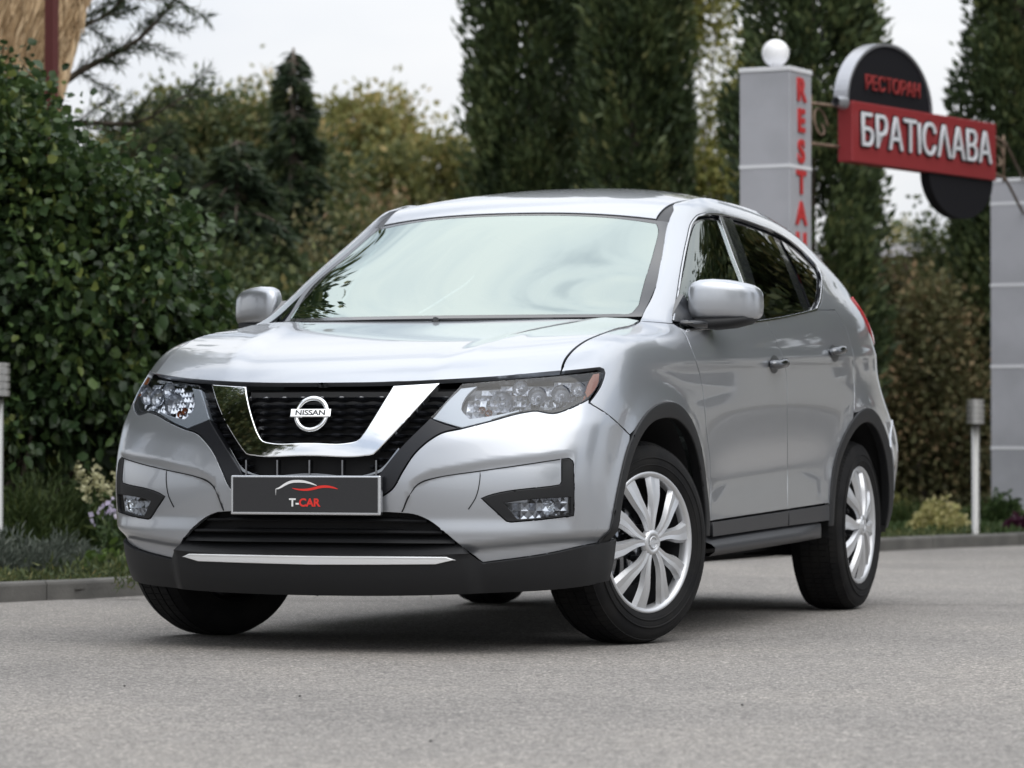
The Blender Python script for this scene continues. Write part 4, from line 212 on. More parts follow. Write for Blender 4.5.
POLY['hl_rim'] = [[4.484,5.108],[4.414,5.211],[4.306,5.125],[4.2,5.045],[4.093,4.978],[3.986,4.919],[3.879,4.868],[3.776,4.824],[3.662,4.777],[3.548,4.748],[3.46,4.75],[3.373,4.76],[3.29,4.774],[3.21,4.785],[3.136,4.779],[3.066,4.764],[2.998,4.747],[2.93,4.728],[2.865,4.704],[2.802,4.677],[2.741,4.648],[2.682,4.618],[2.623,4.588],[2.566,4.558],[2.508,4.531],[2.515,4.476],[3.008,4.679],[3.076,4.694],[3.147,4.708],[3.221,4.711],[3.302,4.694],[3.387,4.672],[3.474,4.657],[3.564,4.65],[3.656,4.665],[3.749,4.695],[3.844,4.729],[3.955,4.77],[4.07,4.818],[4.191,4.869],[4.321,4.921],[4.557,5.008]]
POLY['b_pillar'] = [[10.79,11.328],[10.775,11.137],[10.762,10.962],[10.752,10.798],[10.743,10.642],[10.735,10.492],[10.728,10.347],[10.723,10.206],[10.717,10.068],[10.712,9.933],[10.708,9.8],[10.705,9.669],[10.704,9.54],[10.702,9.414],[10.701,9.288],[10.698,9.163],[10.695,9.04],[10.689,8.917],[10.682,8.794],[10.672,8.669],[10.657,8.53],[10.64,8.387],[10.621,8.239],[10.601,8.083],[10.581,7.916],[10.659,7.941],[10.738,7.965],[10.817,7.988],[10.82,8.125],[10.824,8.255],[10.828,8.38],[10.832,8.502],[10.837,8.622],[10.841,8.741],[10.846,8.865],[10.851,8.991],[10.857,9.117],[10.863,9.245],[10.87,9.375],[10.877,9.507],[10.885,9.64],[10.893,9.775],[10.903,9.912],[10.913,10.047],[10.923,10.184],[10.935,10.323],[10.948,10.466],[10.962,10.613],[10.977,10.766],[10.993,10.927],[11.011,11.099],[11.031,11.284],[11.055,11.489],[10.938,11.513],[10.812,11.541]]
POLY['b_chrome'] = [[10.685,11.294],[10.671,11.106],[10.66,10.932],[10.651,10.769],[10.644,10.614],[10.639,10.465],[10.635,10.322],[10.631,10.182],[10.629,10.047],[10.628,9.914],[10.629,9.776],[10.631,9.641],[10.635,9.509],[10.638,9.378],[10.639,9.248],[10.638,9.118],[10.634,8.989],[10.626,8.863],[10.616,8.736],[10.603,8.608],[10.588,8.477],[10.572,8.343],[10.556,8.205],[10.54,8.059],[10.523,7.903],[10.571,7.912],[10.585,8.053],[10.6,8.187],[10.614,8.314],[10.628,8.437],[10.642,8.557],[10.655,8.676],[10.667,8.793],[10.677,8.909],[10.685,9.024],[10.691,9.151],[10.694,9.278],[10.696,9.405],[10.697,9.534],[10.698,9.664],[10.699,9.796],[10.701,9.93],[10.705,10.065],[10.71,10.203],[10.715,10.343],[10.721,10.488],[10.729,10.637],[10.737,10.793],[10.748,10.957],[10.76,11.133],[10.776,11.323],[10.797,11.535],[10.704,11.503]]
POLY['arch_f'] = [[5.805,1.51],[6.017,1.514],[6.063,1.709],[6.113,1.901],[6.156,2.055],[6.189,2.203],[6.223,2.35],[6.257,2.494],[6.292,2.636],[6.328,2.774],[6.367,2.908],[6.41,3.049],[6.454,3.187],[6.498,3.323],[6.543,3.454],[6.589,3.579],[6.637,3.695],[6.683,3.795],[6.731,3.89],[6.781,3.979],[6.831,4.063],[6.882,4.141],[6.934,4.212],[6.984,4.277],[7.039,4.339],[7.094,4.392],[7.15,4.437],[7.207,4.474],[7.263,4.505],[7.32,4.529],[7.376,4.547],[7.432,4.561],[7.487,4.571],[7.542,4.577],[7.597,4.579],[7.652,4.577],[7.708,4.568],[7.764,4.551],[7.82,4.525],[7.876,4.489],[7.93,4.445],[7.985,4.394],[8.042,4.335],[8.098,4.269],[8.155,4.196],[8.211,4.117],[8.265,4.03],[8.324,3.926],[8.381,3.812],[8.436,3.691],[8.49,3.565],[8.541,3.435],[8.587,3.31],[8.63,3.181],[8.671,3.047],[8.709,2.91],[8.743,2.771],[8.776,2.605],[8.805,2.435],[8.828,2.262],[8.845,2.087],[8.856,1.916],[8.864,1.742],[8.977,1.742],[9.088,1.739],[9.072,1.942],[9.053,2.141],[9.034,2.303],[9.012,2.465],[8.986,2.624],[8.957,2.781],[8.923,2.934],[8.883,3.09],[8.839,3.243],[8.791,3.392],[8.739,3.537],[8.685,3.677],[8.636,3.796],[8.585,3.913],[8.533,4.026],[8.479,4.135],[8.423,4.238],[8.367,4.335],[8.304,4.435],[8.24,4.528],[8.174,4.614],[8.109,4.693],[8.044,4.764],[7.98,4.828],[7.918,4.882],[7.859,4.926],[7.799,4.959],[7.739,4.982],[7.679,4.998],[7.62,5.005],[7.561,5.005],[7.502,5.0],[7.444,4.989],[7.388,4.975],[7.332,4.955],[7.274,4.929],[7.217,4.898],[7.159,4.862],[7.101,4.819],[7.043,4.77],[6.984,4.716],[6.926,4.655],[6.869,4.588],[6.815,4.518],[6.759,4.444],[6.704,4.364],[6.649,4.28],[6.595,4.191],[6.543,4.097],[6.493,3.999],[6.446,3.895],[6.4,3.779],[6.355,3.654],[6.312,3.524],[6.269,3.39],[6.226,3.252],[6.181,3.113],[6.135,2.974],[6.087,2.828],[6.042,2.678],[5.997,2.525],[5.951,2.37],[5.902,2.213],[5.847,2.056],[5.764,1.893],[5.655,1.701],[5.542,1.504]]
POLY['arch_r'] = [[11.931,1.743],[11.967,1.743],[12.003,1.741],[12.008,1.949],[12.015,2.152],[12.026,2.309],[12.039,2.463],[12.055,2.615],[12.073,2.765],[12.088,2.899],[12.104,3.034],[12.122,3.168],[12.14,3.299],[12.161,3.425],[12.183,3.544],[12.208,3.655],[12.237,3.763],[12.269,3.863],[12.303,3.957],[12.339,4.045],[12.377,4.126],[12.416,4.2],[12.455,4.269],[12.495,4.329],[12.536,4.383],[12.578,4.431],[12.623,4.473],[12.668,4.508],[12.714,4.536],[12.761,4.557],[12.808,4.57],[12.854,4.575],[12.905,4.571],[12.956,4.56],[13.007,4.54],[13.059,4.512],[13.11,4.475],[13.16,4.43],[13.209,4.377],[13.256,4.316],[13.298,4.25],[13.34,4.176],[13.381,4.095],[13.422,4.008],[13.461,3.916],[13.498,3.82],[13.535,3.72],[13.573,3.608],[13.611,3.489],[13.648,3.365],[13.684,3.236],[13.719,3.105],[13.753,2.97],[13.784,2.842],[13.813,2.709],[13.842,2.573],[13.871,2.435],[13.899,2.295],[13.928,2.154],[13.959,2.004],[13.989,1.851],[14.023,1.696],[14.059,1.537],[14.136,1.546],[14.218,1.553],[14.309,1.552],[14.259,1.708],[14.214,1.859],[14.174,2.008],[14.135,2.153],[14.097,2.298],[14.062,2.442],[14.028,2.586],[13.994,2.727],[13.961,2.867],[13.928,3.003],[13.893,3.136],[13.858,3.267],[13.823,3.397],[13.787,3.525],[13.751,3.649],[13.716,3.77],[13.68,3.886],[13.643,3.996],[13.608,4.098],[13.571,4.196],[13.533,4.292],[13.493,4.384],[13.452,4.472],[13.41,4.554],[13.368,4.631],[13.324,4.702],[13.28,4.765],[13.234,4.822],[13.187,4.874],[13.139,4.919],[13.09,4.957],[13.04,4.988],[12.991,5.012],[12.941,5.029],[12.892,5.038],[12.844,5.038],[12.795,5.031],[12.746,5.015],[12.698,4.991],[12.65,4.959],[12.603,4.92],[12.557,4.874],[12.512,4.822],[12.469,4.765],[12.428,4.702],[12.389,4.635],[12.35,4.56],[12.311,4.48],[12.274,4.394],[12.238,4.304],[12.203,4.208],[12.171,4.107],[12.141,4.0],[12.113,3.888],[12.089,3.777],[12.068,3.658],[12.048,3.534],[12.029,3.405],[12.012,3.273],[11.996,3.139],[11.981,3.003],[11.967,2.867],[11.954,2.725],[11.942,2.581],[11.931,2.435],[11.921,2.288],[11.912,2.14],[11.904,1.942],[11.896,1.74]]
POLY['ws_outer'] = [[0.0,0.93],[0.167,0.93],[0.333,0.93],[0.5,0.93],[0.667,0.93],[0.833,0.93],[1.0,0.93],[1.167,0.93],[1.333,0.93],[1.5,0.93],[1.667,0.93],[1.833,0.93],[2.0,0.93],[2.167,0.93],[2.333,0.93],[2.5,0.93],[2.667,0.93],[2.833,0.93],[3.0,0.93],[3.167,0.93],[3.333,0.93],[3.5,0.93],[3.667,0.93],[3.833,0.93],[4.0,0.93],[4.046,1.082],[4.095,1.234],[4.145,1.386],[4.194,1.538],[4.237,1.691],[4.274,1.845],[4.3,2.0],[4.316,2.165],[4.323,2.331],[4.322,2.498],[4.317,2.666],[4.309,2.833],[4.3,3.0],[4.289,3.167],[4.274,3.334],[4.256,3.5],[4.237,3.667],[4.218,3.833],[4.2,4.0],[4.043,4.0],[3.886,4.0],[3.729,4.0],[3.571,4.0],[3.414,4.0],[3.257,4.0],[3.1,4.0],[2.943,4.0],[2.786,4.0],[2.629,4.0],[2.471,4.0],[2.314,4.0],[2.157,4.0],[2.0,4.0],[1.846,4.0],[1.692,4.0],[1.538,4.0],[1.385,4.0],[1.231,4.0],[1.077,4.0],[0.923,4.0],[0.769,4.0],[0.615,4.0],[0.462,4.0],[0.308,4.0],[0.154,4.0],[0.0,4.0],[-0.154,4.0],[-0.308,4.0],[-0.462,4.0],[-0.615,4.0],[-0.769,4.0],[-0.923,4.0],[-1.077,4.0],[-1.231,4.0],[-1.385,4.0],[-1.538,4.0],[-1.692,4.0],[-1.846,4.0],[-2.0,4.0],[-2.157,4.0],[-2.314,4.0],[-2.471,4.0],[-2.629,4.0],[-2.786,4.0],[-2.943,4.0],[-3.1,4.0],[-3.257,4.0],[-3.414,4.0],[-3.571,4.0],[-3.729,4.0],[-3.886,4.0],[-4.043,4.0],[-4.2,4.0],[-4.218,3.833],[-4.237,3.667],[-4.256,3.5],[-4.274,3.334],[-4.289,3.167],[-4.3,3.0],[-4.309,2.833],[-4.317,2.666],[-4.322,2.498],[-4.323,2.331],[-4.316,2.165],[-4.3,2.0],[-4.274,1.845],[-4.237,1.691],[-4.194,1.538],[-4.145,1.386],[-4.095,1.234],[-4.046,1.082],[-4.0,0.93],[-3.833,0.93],[-3.667,0.93],[-3.5,0.93],[-3.333,0.93],[-3.167,0.93],[-3.0,0.93],[-2.833,0.93],[-2.667,0.93],[-2.5,0.93],[-2.333,0.93],[-2.167,0.93],[-2.0,0.93],[-1.833,0.93],[-1.667,0.93],[-1.5,0.93],[-1.333,0.93],[-1.167,0.93],[-1.0,0.93],[-0.833,0.93],[-0.667,0.93],[-0.5,0.93],[-0.333,0.93],[-0.167,0.93]]
POLY['roof'] = [[0.0,4.03],[0.154,4.03],[0.308,4.03],[0.462,4.03],[0.615,4.03],[0.769,4.03],[0.923,4.03],[1.077,4.03],[1.231,4.03],[1.385,4.03],[1.538,4.03],[1.692,4.03],[1.846,4.03],[2.0,4.03],[2.151,4.03],[2.302,4.03],[2.453,4.03],[2.604,4.03],[2.756,4.03],[2.907,4.03],[3.058,4.03],[3.209,4.03],[3.36,4.03],[3.37,4.192],[3.379,4.353],[3.389,4.515],[3.399,4.677],[3.409,4.838],[3.42,5.0],[3.432,5.154],[3.445,5.308],[3.458,5.462],[3.473,5.616],[3.488,5.769],[3.504,5.923],[3.519,6.077],[3.535,6.231],[3.55,6.384],[3.564,6.538],[3.577,6.692],[3.589,6.846],[3.6,7.0],[3.609,7.154],[3.618,7.307],[3.626,7.461],[3.633,7.615],[3.639,7.769],[3.645,7.923],[3.65,8.077],[3.655,8.23],[3.66,8.384],[3.665,8.538],[3.67,8.692],[3.675,8.846],[3.68,9.0],[3.685,9.153],[3.69,9.306],[3.695,9.459],[3.699,9.612],[3.703,9.765],[3.708,9.918],[3.712,10.07],[3.715,10.223],[3.719,10.376],[3.723,10.529],[3.727,10.682],[3.731,10.835],[3.734,10.988],[3.738,11.141],[3.742,11.294],[3.746,11.447],[3.75,11.6],[3.591,11.619],[3.432,11.638],[3.273,11.657],[3.114,11.677],[2.955,11.697],[2.796,11.716],[2.637,11.735],[2.478,11.753],[2.319,11.77],[2.159,11.786],[2.0,11.8],[1.847,11.812],[1.693,11.823],[1.539,11.832],[1.385,11.841],[1.232,11.848],[1.078,11.855],[0.924,11.862],[0.77,11.868],[0.616,11.874],[0.462,11.88],[0.308,11.886],[0.154,11.893],[0.0,11.9],[-0.154,11.893],[-0.308,11.886],[-0.462,11.88],[-0.616,11.874],[-0.77,11.868],[-0.924,11.862],[-1.078,11.855],[-1.232,11.848],[-1.385,11.841],[-1.539,11.832],[-1.693,11.823],[-1.847,11.812],[-2.0,11.8],[-2.159,11.786],[-2.319,11.77],[-2.478,11.753],[-2.637,11.735],[-2.796,11.716],[-2.955,11.697],[-3.114,11.677],[-3.273,11.657],[-3.432,11.638],[-3.591,11.619],[-3.75,11.6],[-3.746,11.447],[-3.742,11.294],[-3.738,11.141],[-3.734,10.988],[-3.731,10.835],[-3.727,10.682],[-3.723,10.529],[-3.719,10.376],[-3.715,10.223],[-3.712,10.07],[-3.708,9.918],[-3.703,9.765],[-3.699,9.612],[-3.695,9.459],[-3.69,9.306],[-3.685,9.153],[-3.68,9.0],[-3.675,8.846],[-3.67,8.692],[-3.665,8.538],[-3.66,8.384],[-3.655,8.23],[-3.65,8.077],[-3.645,7.923],[-3.639,7.769],[-3.633,7.615],[-3.626,7.461],[-3.618,7.307],[-3.609,7.154],[-3.6,7.0],[-3.589,6.846],[-3.577,6.692],[-3.564,6.538],[-3.55,6.384],[-3.535,6.231],[-3.519,6.077],[-3.504,5.923],[-3.488,5.769],[-3.473,5.616],[-3.458,5.462],[-3.445,5.308],[-3.432,5.154],[-3.42,5.0],[-3.409,4.838],[-3.399,4.677],[-3.389,4.515],[-3.379,4.353],[-3.37,4.192],[-3.36,4.03],[-3.209,4.03],[-3.058,4.03],[-2.907,4.03],[-2.756,4.03],[-2.604,4.03],[-2.453,4.03],[-2.302,4.03],[-2.151,4.03],[-2.0,4.03],[-1.846,4.03],[-1.692,4.03],[-1.538,4.03],[-1.385,4.03],[-1.231,4.03],[-1.077,4.03],[-0.923,4.03],[-0.769,4.03],[-0.615,4.03],[-0.462,4.03],[-0.308,4.03],[-0.154,4.03]]
POLY['ditch'] = [[3.38,4.03],[3.554,4.024],[3.728,4.018],[3.902,4.012],[4.076,4.006],[4.25,4.0],[4.285,4.167],[4.321,4.333],[4.357,4.499],[4.392,4.666],[4.423,4.833],[4.45,5.0],[4.469,5.152],[4.483,5.305],[4.494,5.458],[4.5,5.612],[4.505,5.766],[4.506,5.92],[4.506,6.074],[4.505,6.228],[4.503,6.383],[4.501,6.537],[4.5,6.692],[4.499,6.846],[4.5,7.0],[4.502,7.154],[4.503,7.308],[4.503,7.461],[4.504,7.615],[4.504,7.769],[4.503,7.923],[4.503,8.077],[4.502,8.231],[4.502,8.385],[4.501,8.538],[4.501,8.692],[4.5,8.846],[4.5,9.0],[4.5,9.154],[4.5,9.308],[4.5,9.462],[4.5,9.615],[4.5,9.769],[4.5,9.923],[4.5,10.077],[4.5,10.231],[4.5,10.385],[4.5,10.538],[4.5,10.692],[4.5,10.846],[4.5,11.0],[4.377,11.1],[4.253,11.2],[4.13,11.3],[4.007,11.4],[3.883,11.5],[3.76,11.6],[3.757,11.447],[3.753,11.294],[3.75,11.141],[3.747,10.988],[3.744,10.835],[3.741,10.682],[3.738,10.529],[3.735,10.376],[3.732,10.223],[3.728,10.07],[3.725,9.918],[3.721,9.765],[3.718,9.612],[3.714,9.459],[3.709,9.306],[3.705,9.153],[3.7,9.0],[3.695,8.846],[3.69,8.692],[3.686,8.538],[3.681,8.384],[3.676,8.23],[3.671,8.076],[3.665,7.923],[3.659,7.769],[3.653,7.615],[3.646,7.461],[3.638,7.307],[3.629,7.154],[3.62,7.0],[3.609,6.846],[3.597,6.692],[3.584,6.538],[3.57,6.384],[3.555,6.231],[3.539,6.077],[3.524,5.923],[3.508,5.769],[3.493,5.616],[3.478,5.462],[3.465,5.308],[3.452,5.154],[3.44,5.0],[3.429,4.838],[3.419,4.677],[3.409,4.515],[3.399,4.353],[3.39,4.192]]
POLY['rear_bumper'] = [[14.2,2.35],[14.36,2.36],[14.52,2.37],[14.68,2.38],[14.84,2.39],[15.0,2.4],[15.15,2.4],[15.3,2.4],[15.45,2.4],[15.6,2.4],[15.75,2.4],[15.9,2.4],[16.05,2.4],[16.2,2.4],[16.35,2.4],[16.5,2.4],[16.65,2.4],[16.8,2.4],[16.95,2.4],[17.1,2.4],[17.25,2.4],[17.4,2.4],[17.55,2.4],[17.7,2.4],[17.85,2.4],[18.0,2.4],[18.0,2.557],[18.0,2.714],[18.0,2.871],[18.0,3.029],[18.0,3.186],[18.0,3.343],[18.0,3.5],[18.0,3.657],[18.0,3.814],[18.0,3.971],[18.0,4.129],[18.0,4.286],[18.0,4.443],[18.0,4.6],[17.833,4.6],[17.667,4.6],[17.5,4.6],[17.333,4.6],[17.167,4.6],[17.0,4.6],[16.833,4.599],[16.666,4.596],[16.5,4.594],[16.333,4.593],[16.166,4.594],[16.0,4.6],[15.833,4.611],[15.666,4.626],[15.5,4.644],[15.333,4.663],[15.167,4.682],[15.0,4.7],[14.614,4.707],[14.512,4.66],[14.416,4.619],[14.326,4.578],[14.241,4.532],[14.16,4.479],[14.085,4.413],[14.015,4.331],[13.95,4.237],[13.891,4.136],[13.836,4.031],[13.784,3.927],[13.734,3.828],[13.783,3.715],[13.831,3.596],[13.869,3.476],[13.906,3.346],[13.941,3.209],[13.975,3.07],[14.005,2.932],[14.031,2.788],[14.056,2.642],[14.083,2.495],[14.113,2.35]]
HL_SPOTS = {"main": [[2.62, 4.984]], "second": [[3.186, 5.144], [3.7, 5.203]], "small": [[2.871, 5.364], [4.194, 5.35]], "turn": [[2.346, 4.832], [2.453, 4.758]], "fog": [[3.746, 2.552, 0.03], [3.213, 2.49, 0.016], [3.443, 2.51, 0.016]]}
def fwd_axes():
    cy, sy = math.cos(YAW), math.sin(YAW)
    f = Vector((sy*math.cos(PITCH), cy*math.cos(PITCH), math.sin(PITCH))); r = Vector((cy, -sy, 0)); return f, r, r.cross(f)
def at(px, py, depth):
    """where a pixel column/row of the photograph lies at a given distance along the view"""
    f, r, u = fwd_axes(); return Vector(CAM)+(f+r*((px-512)/FPX)-u*((py-384)/FPX))*depth
def gat(px, depth, z=0):
    p = at(px, 441, depth); return Vector((p.x, p.y, z))
# ---------------------------------------------------------------- materials
def mat(name, base, rough=.5, metal=0, coat=0, spec=.5, noise=None, bump=None, emis=None, **k):
    m = bpy.data.materials.new(name); m.use_nodes = True; n = m.node_tree; p = n.nodes['Principled BSDF']
    p.inputs['Base Color'].default_value = (*base, 1); p.inputs['Roughness'].default_value = rough; p.inputs['Metallic'].default_value = metal
    p.inputs['Coat Weight'].default_value = coat; p.inputs['Coat Roughness'].default_value = .03; p.inputs['Specular IOR Level'].default_value = spec
    for a, b in k.items(): p.inputs[a].default_value = b
    if emis: p.inputs['Emission Color'].default_value = (*emis[0], 1); p.inputs['Emission Strength'].default_value = emis[1]
    t = n.nodes.new('ShaderNodeTexCoord')
    if noise:      # (scale, colour b, lo, hi)
        s, cb, lo, hi = noise
        nn = n.nodes.new('ShaderNodeTexNoise'); nn.inputs['Scale'].default_value = s; nn.inputs['Detail'].default_value = 6
        rr = n.nodes.new('ShaderNodeValToRGB'); rr.color_ramp.elements[0].position = lo; rr.color_ramp.elements[1].position = hi
        rr.color_ramp.elements[0].color = (*base, 1); rr.color_ramp.elements[1].color = (*cb, 1)
        n.links.new(t.outputs['Object'], nn.inputs['Vector']); n.links.new(nn.outputs[0], rr.inputs[0]); n.links.new(rr.outputs[0], p.inputs['Base Color'])
    if bump:       # (scale, strength, distance)
        s, st, di = bump
        nn = n.nodes.new('ShaderNodeTexNoise'); nn.inputs['Scale'].default_value = s; nn.inputs['Detail'].default_value = 4
        bb = n.nodes.new('ShaderNodeBump'); bb.inputs['Strength'].default_value = st; bb.inputs['Distance'].default_value = di
        n.links.new(t.outputs['Object'], nn.inputs['Vector']); n.links.new(nn.outputs[0], bb.inputs['Height']); n.links.new(bb.outputs[0], p.inputs['Normal'])
    return m
def glass_mat(name, tint, refl, rough=.0, back=(1, 1, 1), f0=.06):
    """thin sheet glass: tinted see-through plus a fresnel-weighted mirror"""
    m = bpy.data.materials.new(name); m.use_nodes = True; n = m.node_tree; n.nodes.clear()
    o = n.nodes.new('ShaderNodeOutputMaterial'); mx = n.nodes.new('ShaderNodeMixShader'); tr = n.nodes.new('ShaderNodeBsdfTransparent'); gl = n.nodes.new('ShaderNodeBsdfGlossy')
    lw = n.nodes.new('ShaderNodeLayerWeight'); lw.inputs[0].default_value = .5; mr = n.nodes.new('ShaderNodeMapRange')
    pw = n.nodes.new('ShaderNodeMath'); pw.operation = 'POWER'; pw.inputs[1].default_value = 3.0
    mr.inputs[3].default_value = f0; mr.inputs[4].default_value = refl
    tr.inputs[0].default_value = (*tint, 1); gl.inputs[0].default_value = (*back, 1); gl.inputs[1].default_value = rough
    n.links.new(lw.outputs['Facing'], pw.inputs[0]); n.links.new(pw.outputs[0], mr.inputs[0]); n.links.new(mr.outputs[0], mx.inputs[0])
    n.links.new(tr.outputs[0], mx.inputs[1]); n.links.new(gl.outputs[0], mx.inputs[2]); n.links.new(mx.outputs[0], o.inputs[0])
    return m
M = {}
def car_paint():
    m = mat('silver_paint', (.435, .455, .488), .30, .76, coat=1.0)
    n = m.node_tree; p = n.nodes['Principled BSDF']; t = n.nodes.new('ShaderNodeTexCoord')
    v = n.nodes.new('ShaderNodeTexVoronoi'); v.inputs['Scale'].default_value = 900; v.feature = 'F1'
    mr = n.nodes.new('ShaderNodeMapRange'); mr.inputs[3].default_value = .30; mr.inputs[4].default_value = .36; p.inputs['Coat IOR'].default_value = 1.5
    n.links.new(t.outputs['Object'], v.inputs['Vector']); n.links.new(v.outputs['Color'], mr.inputs[0]); n.links.new(mr.outputs[0], p.inputs['Roughness'])
    # fine road dust low on the panels
    return m
M['paint'] = car_paint()
M['plastic'] = mat('black_plastic', (.012, .0125, .014), .55, spec=.35, bump=(260, .2, .001))
M['plastic_sill'] = mat('grey_plastic', (.030, .031, .035), .42, bump=(260, .2, .001))
M['gloss'] = mat('gloss_black', (.012, .013, .016), .12, coat=.6)
M['satin'] = mat('satin_dark', (.018, .019, .023), .30, .3)
M['void'] = mat('dark_void', (.006, .006, .007), .8)
M['trim_chrome'] = mat('window_chrome', (.55, .56, .58), .10, 1)
M['chrome'] = mat('chrome', (.86, .87, .88), .05, 1)
M['dchrome'] = mat('dark_chrome', (.30, .31, .33), .12, 1)
M['satin_silver'] = mat('satin_silver', (.72, .73, .75), .22, 1)
M['cover'] = mat('wheel_cover_silver', (.60, .61, .63), .36, .65, coat=.3)
M['rubber'] = mat('tyre_rubber', (.008, .008, .009), .75, spec=.2, noise=(9, (.016, .0155, .015), .4, .7), bump=(120, .2, .001))
M['steel'] = mat('dark_steel', (.05, .05, .055), .45, .7)
M['ws'] = glass_mat('windshield_glass', (.15, .19, .18), 1.0, back=(.80, .91, .87), f0=.34)
M['glass'] = glass_mat('side_glass', (.50, .58, .55), .85, back=(.93, 1, .97), f0=.08)
M['privacy'] = glass_mat('privacy_glass', (.05, .055, .055), .85, f0=.08)
M['lens'] = glass_mat('lamp_lens', (.90, .93, .96), .45, f0=.04)
M['amber'] = mat('amber_plastic', (.20, .055, .015), .25, coat=.5)
M['red'] = mat('red_lens', (.50, .006, .012), .15, coat=1)
M['lamp_grey'] = mat('lamp_housing', (.20, .21, .235), .30, .5)
M['handle'] = mat('handle_chrome', (.17, .175, .185), .20, 1)
M['cup'] = mat('handle_recess_shade', (.10, .105, .11), .35, .5)  # dark tone stands in for the shade inside the handle hollow
M['drl'] = mat('running_light_grey', (.34, .36, .39), .28, .4)
M['refl'] = mat('lamp_reflector', (.42, .43, .46), .28, 1)
M['skid'] = mat('skid_silver', (.86, .87, .88), .40, .35)
M['lamp_deep'] = mat('lamp_inner', (.11, .115, .13), .35, .5)
M['lamp_dark'] = mat('lamp_bezel', (.06, .065, .075), .3, .5)
M['cloth'] = mat('seat_cloth', (.035, .035, .038), .9, noise=(60, (.05, .05, .052), .4, .6))
M['trim_light'] = mat('headliner', (.42, .40, .37), .9)
M['white'] = mat('white_print', (.82, .82, .82), .5)
M['red_print'] = mat('red_print', (.75, .03, .02), .5)
M['plate'] = mat('plate_black', (.02, .02, .022), .35, noise=(500, (.028, .028, .03), .45, .6))
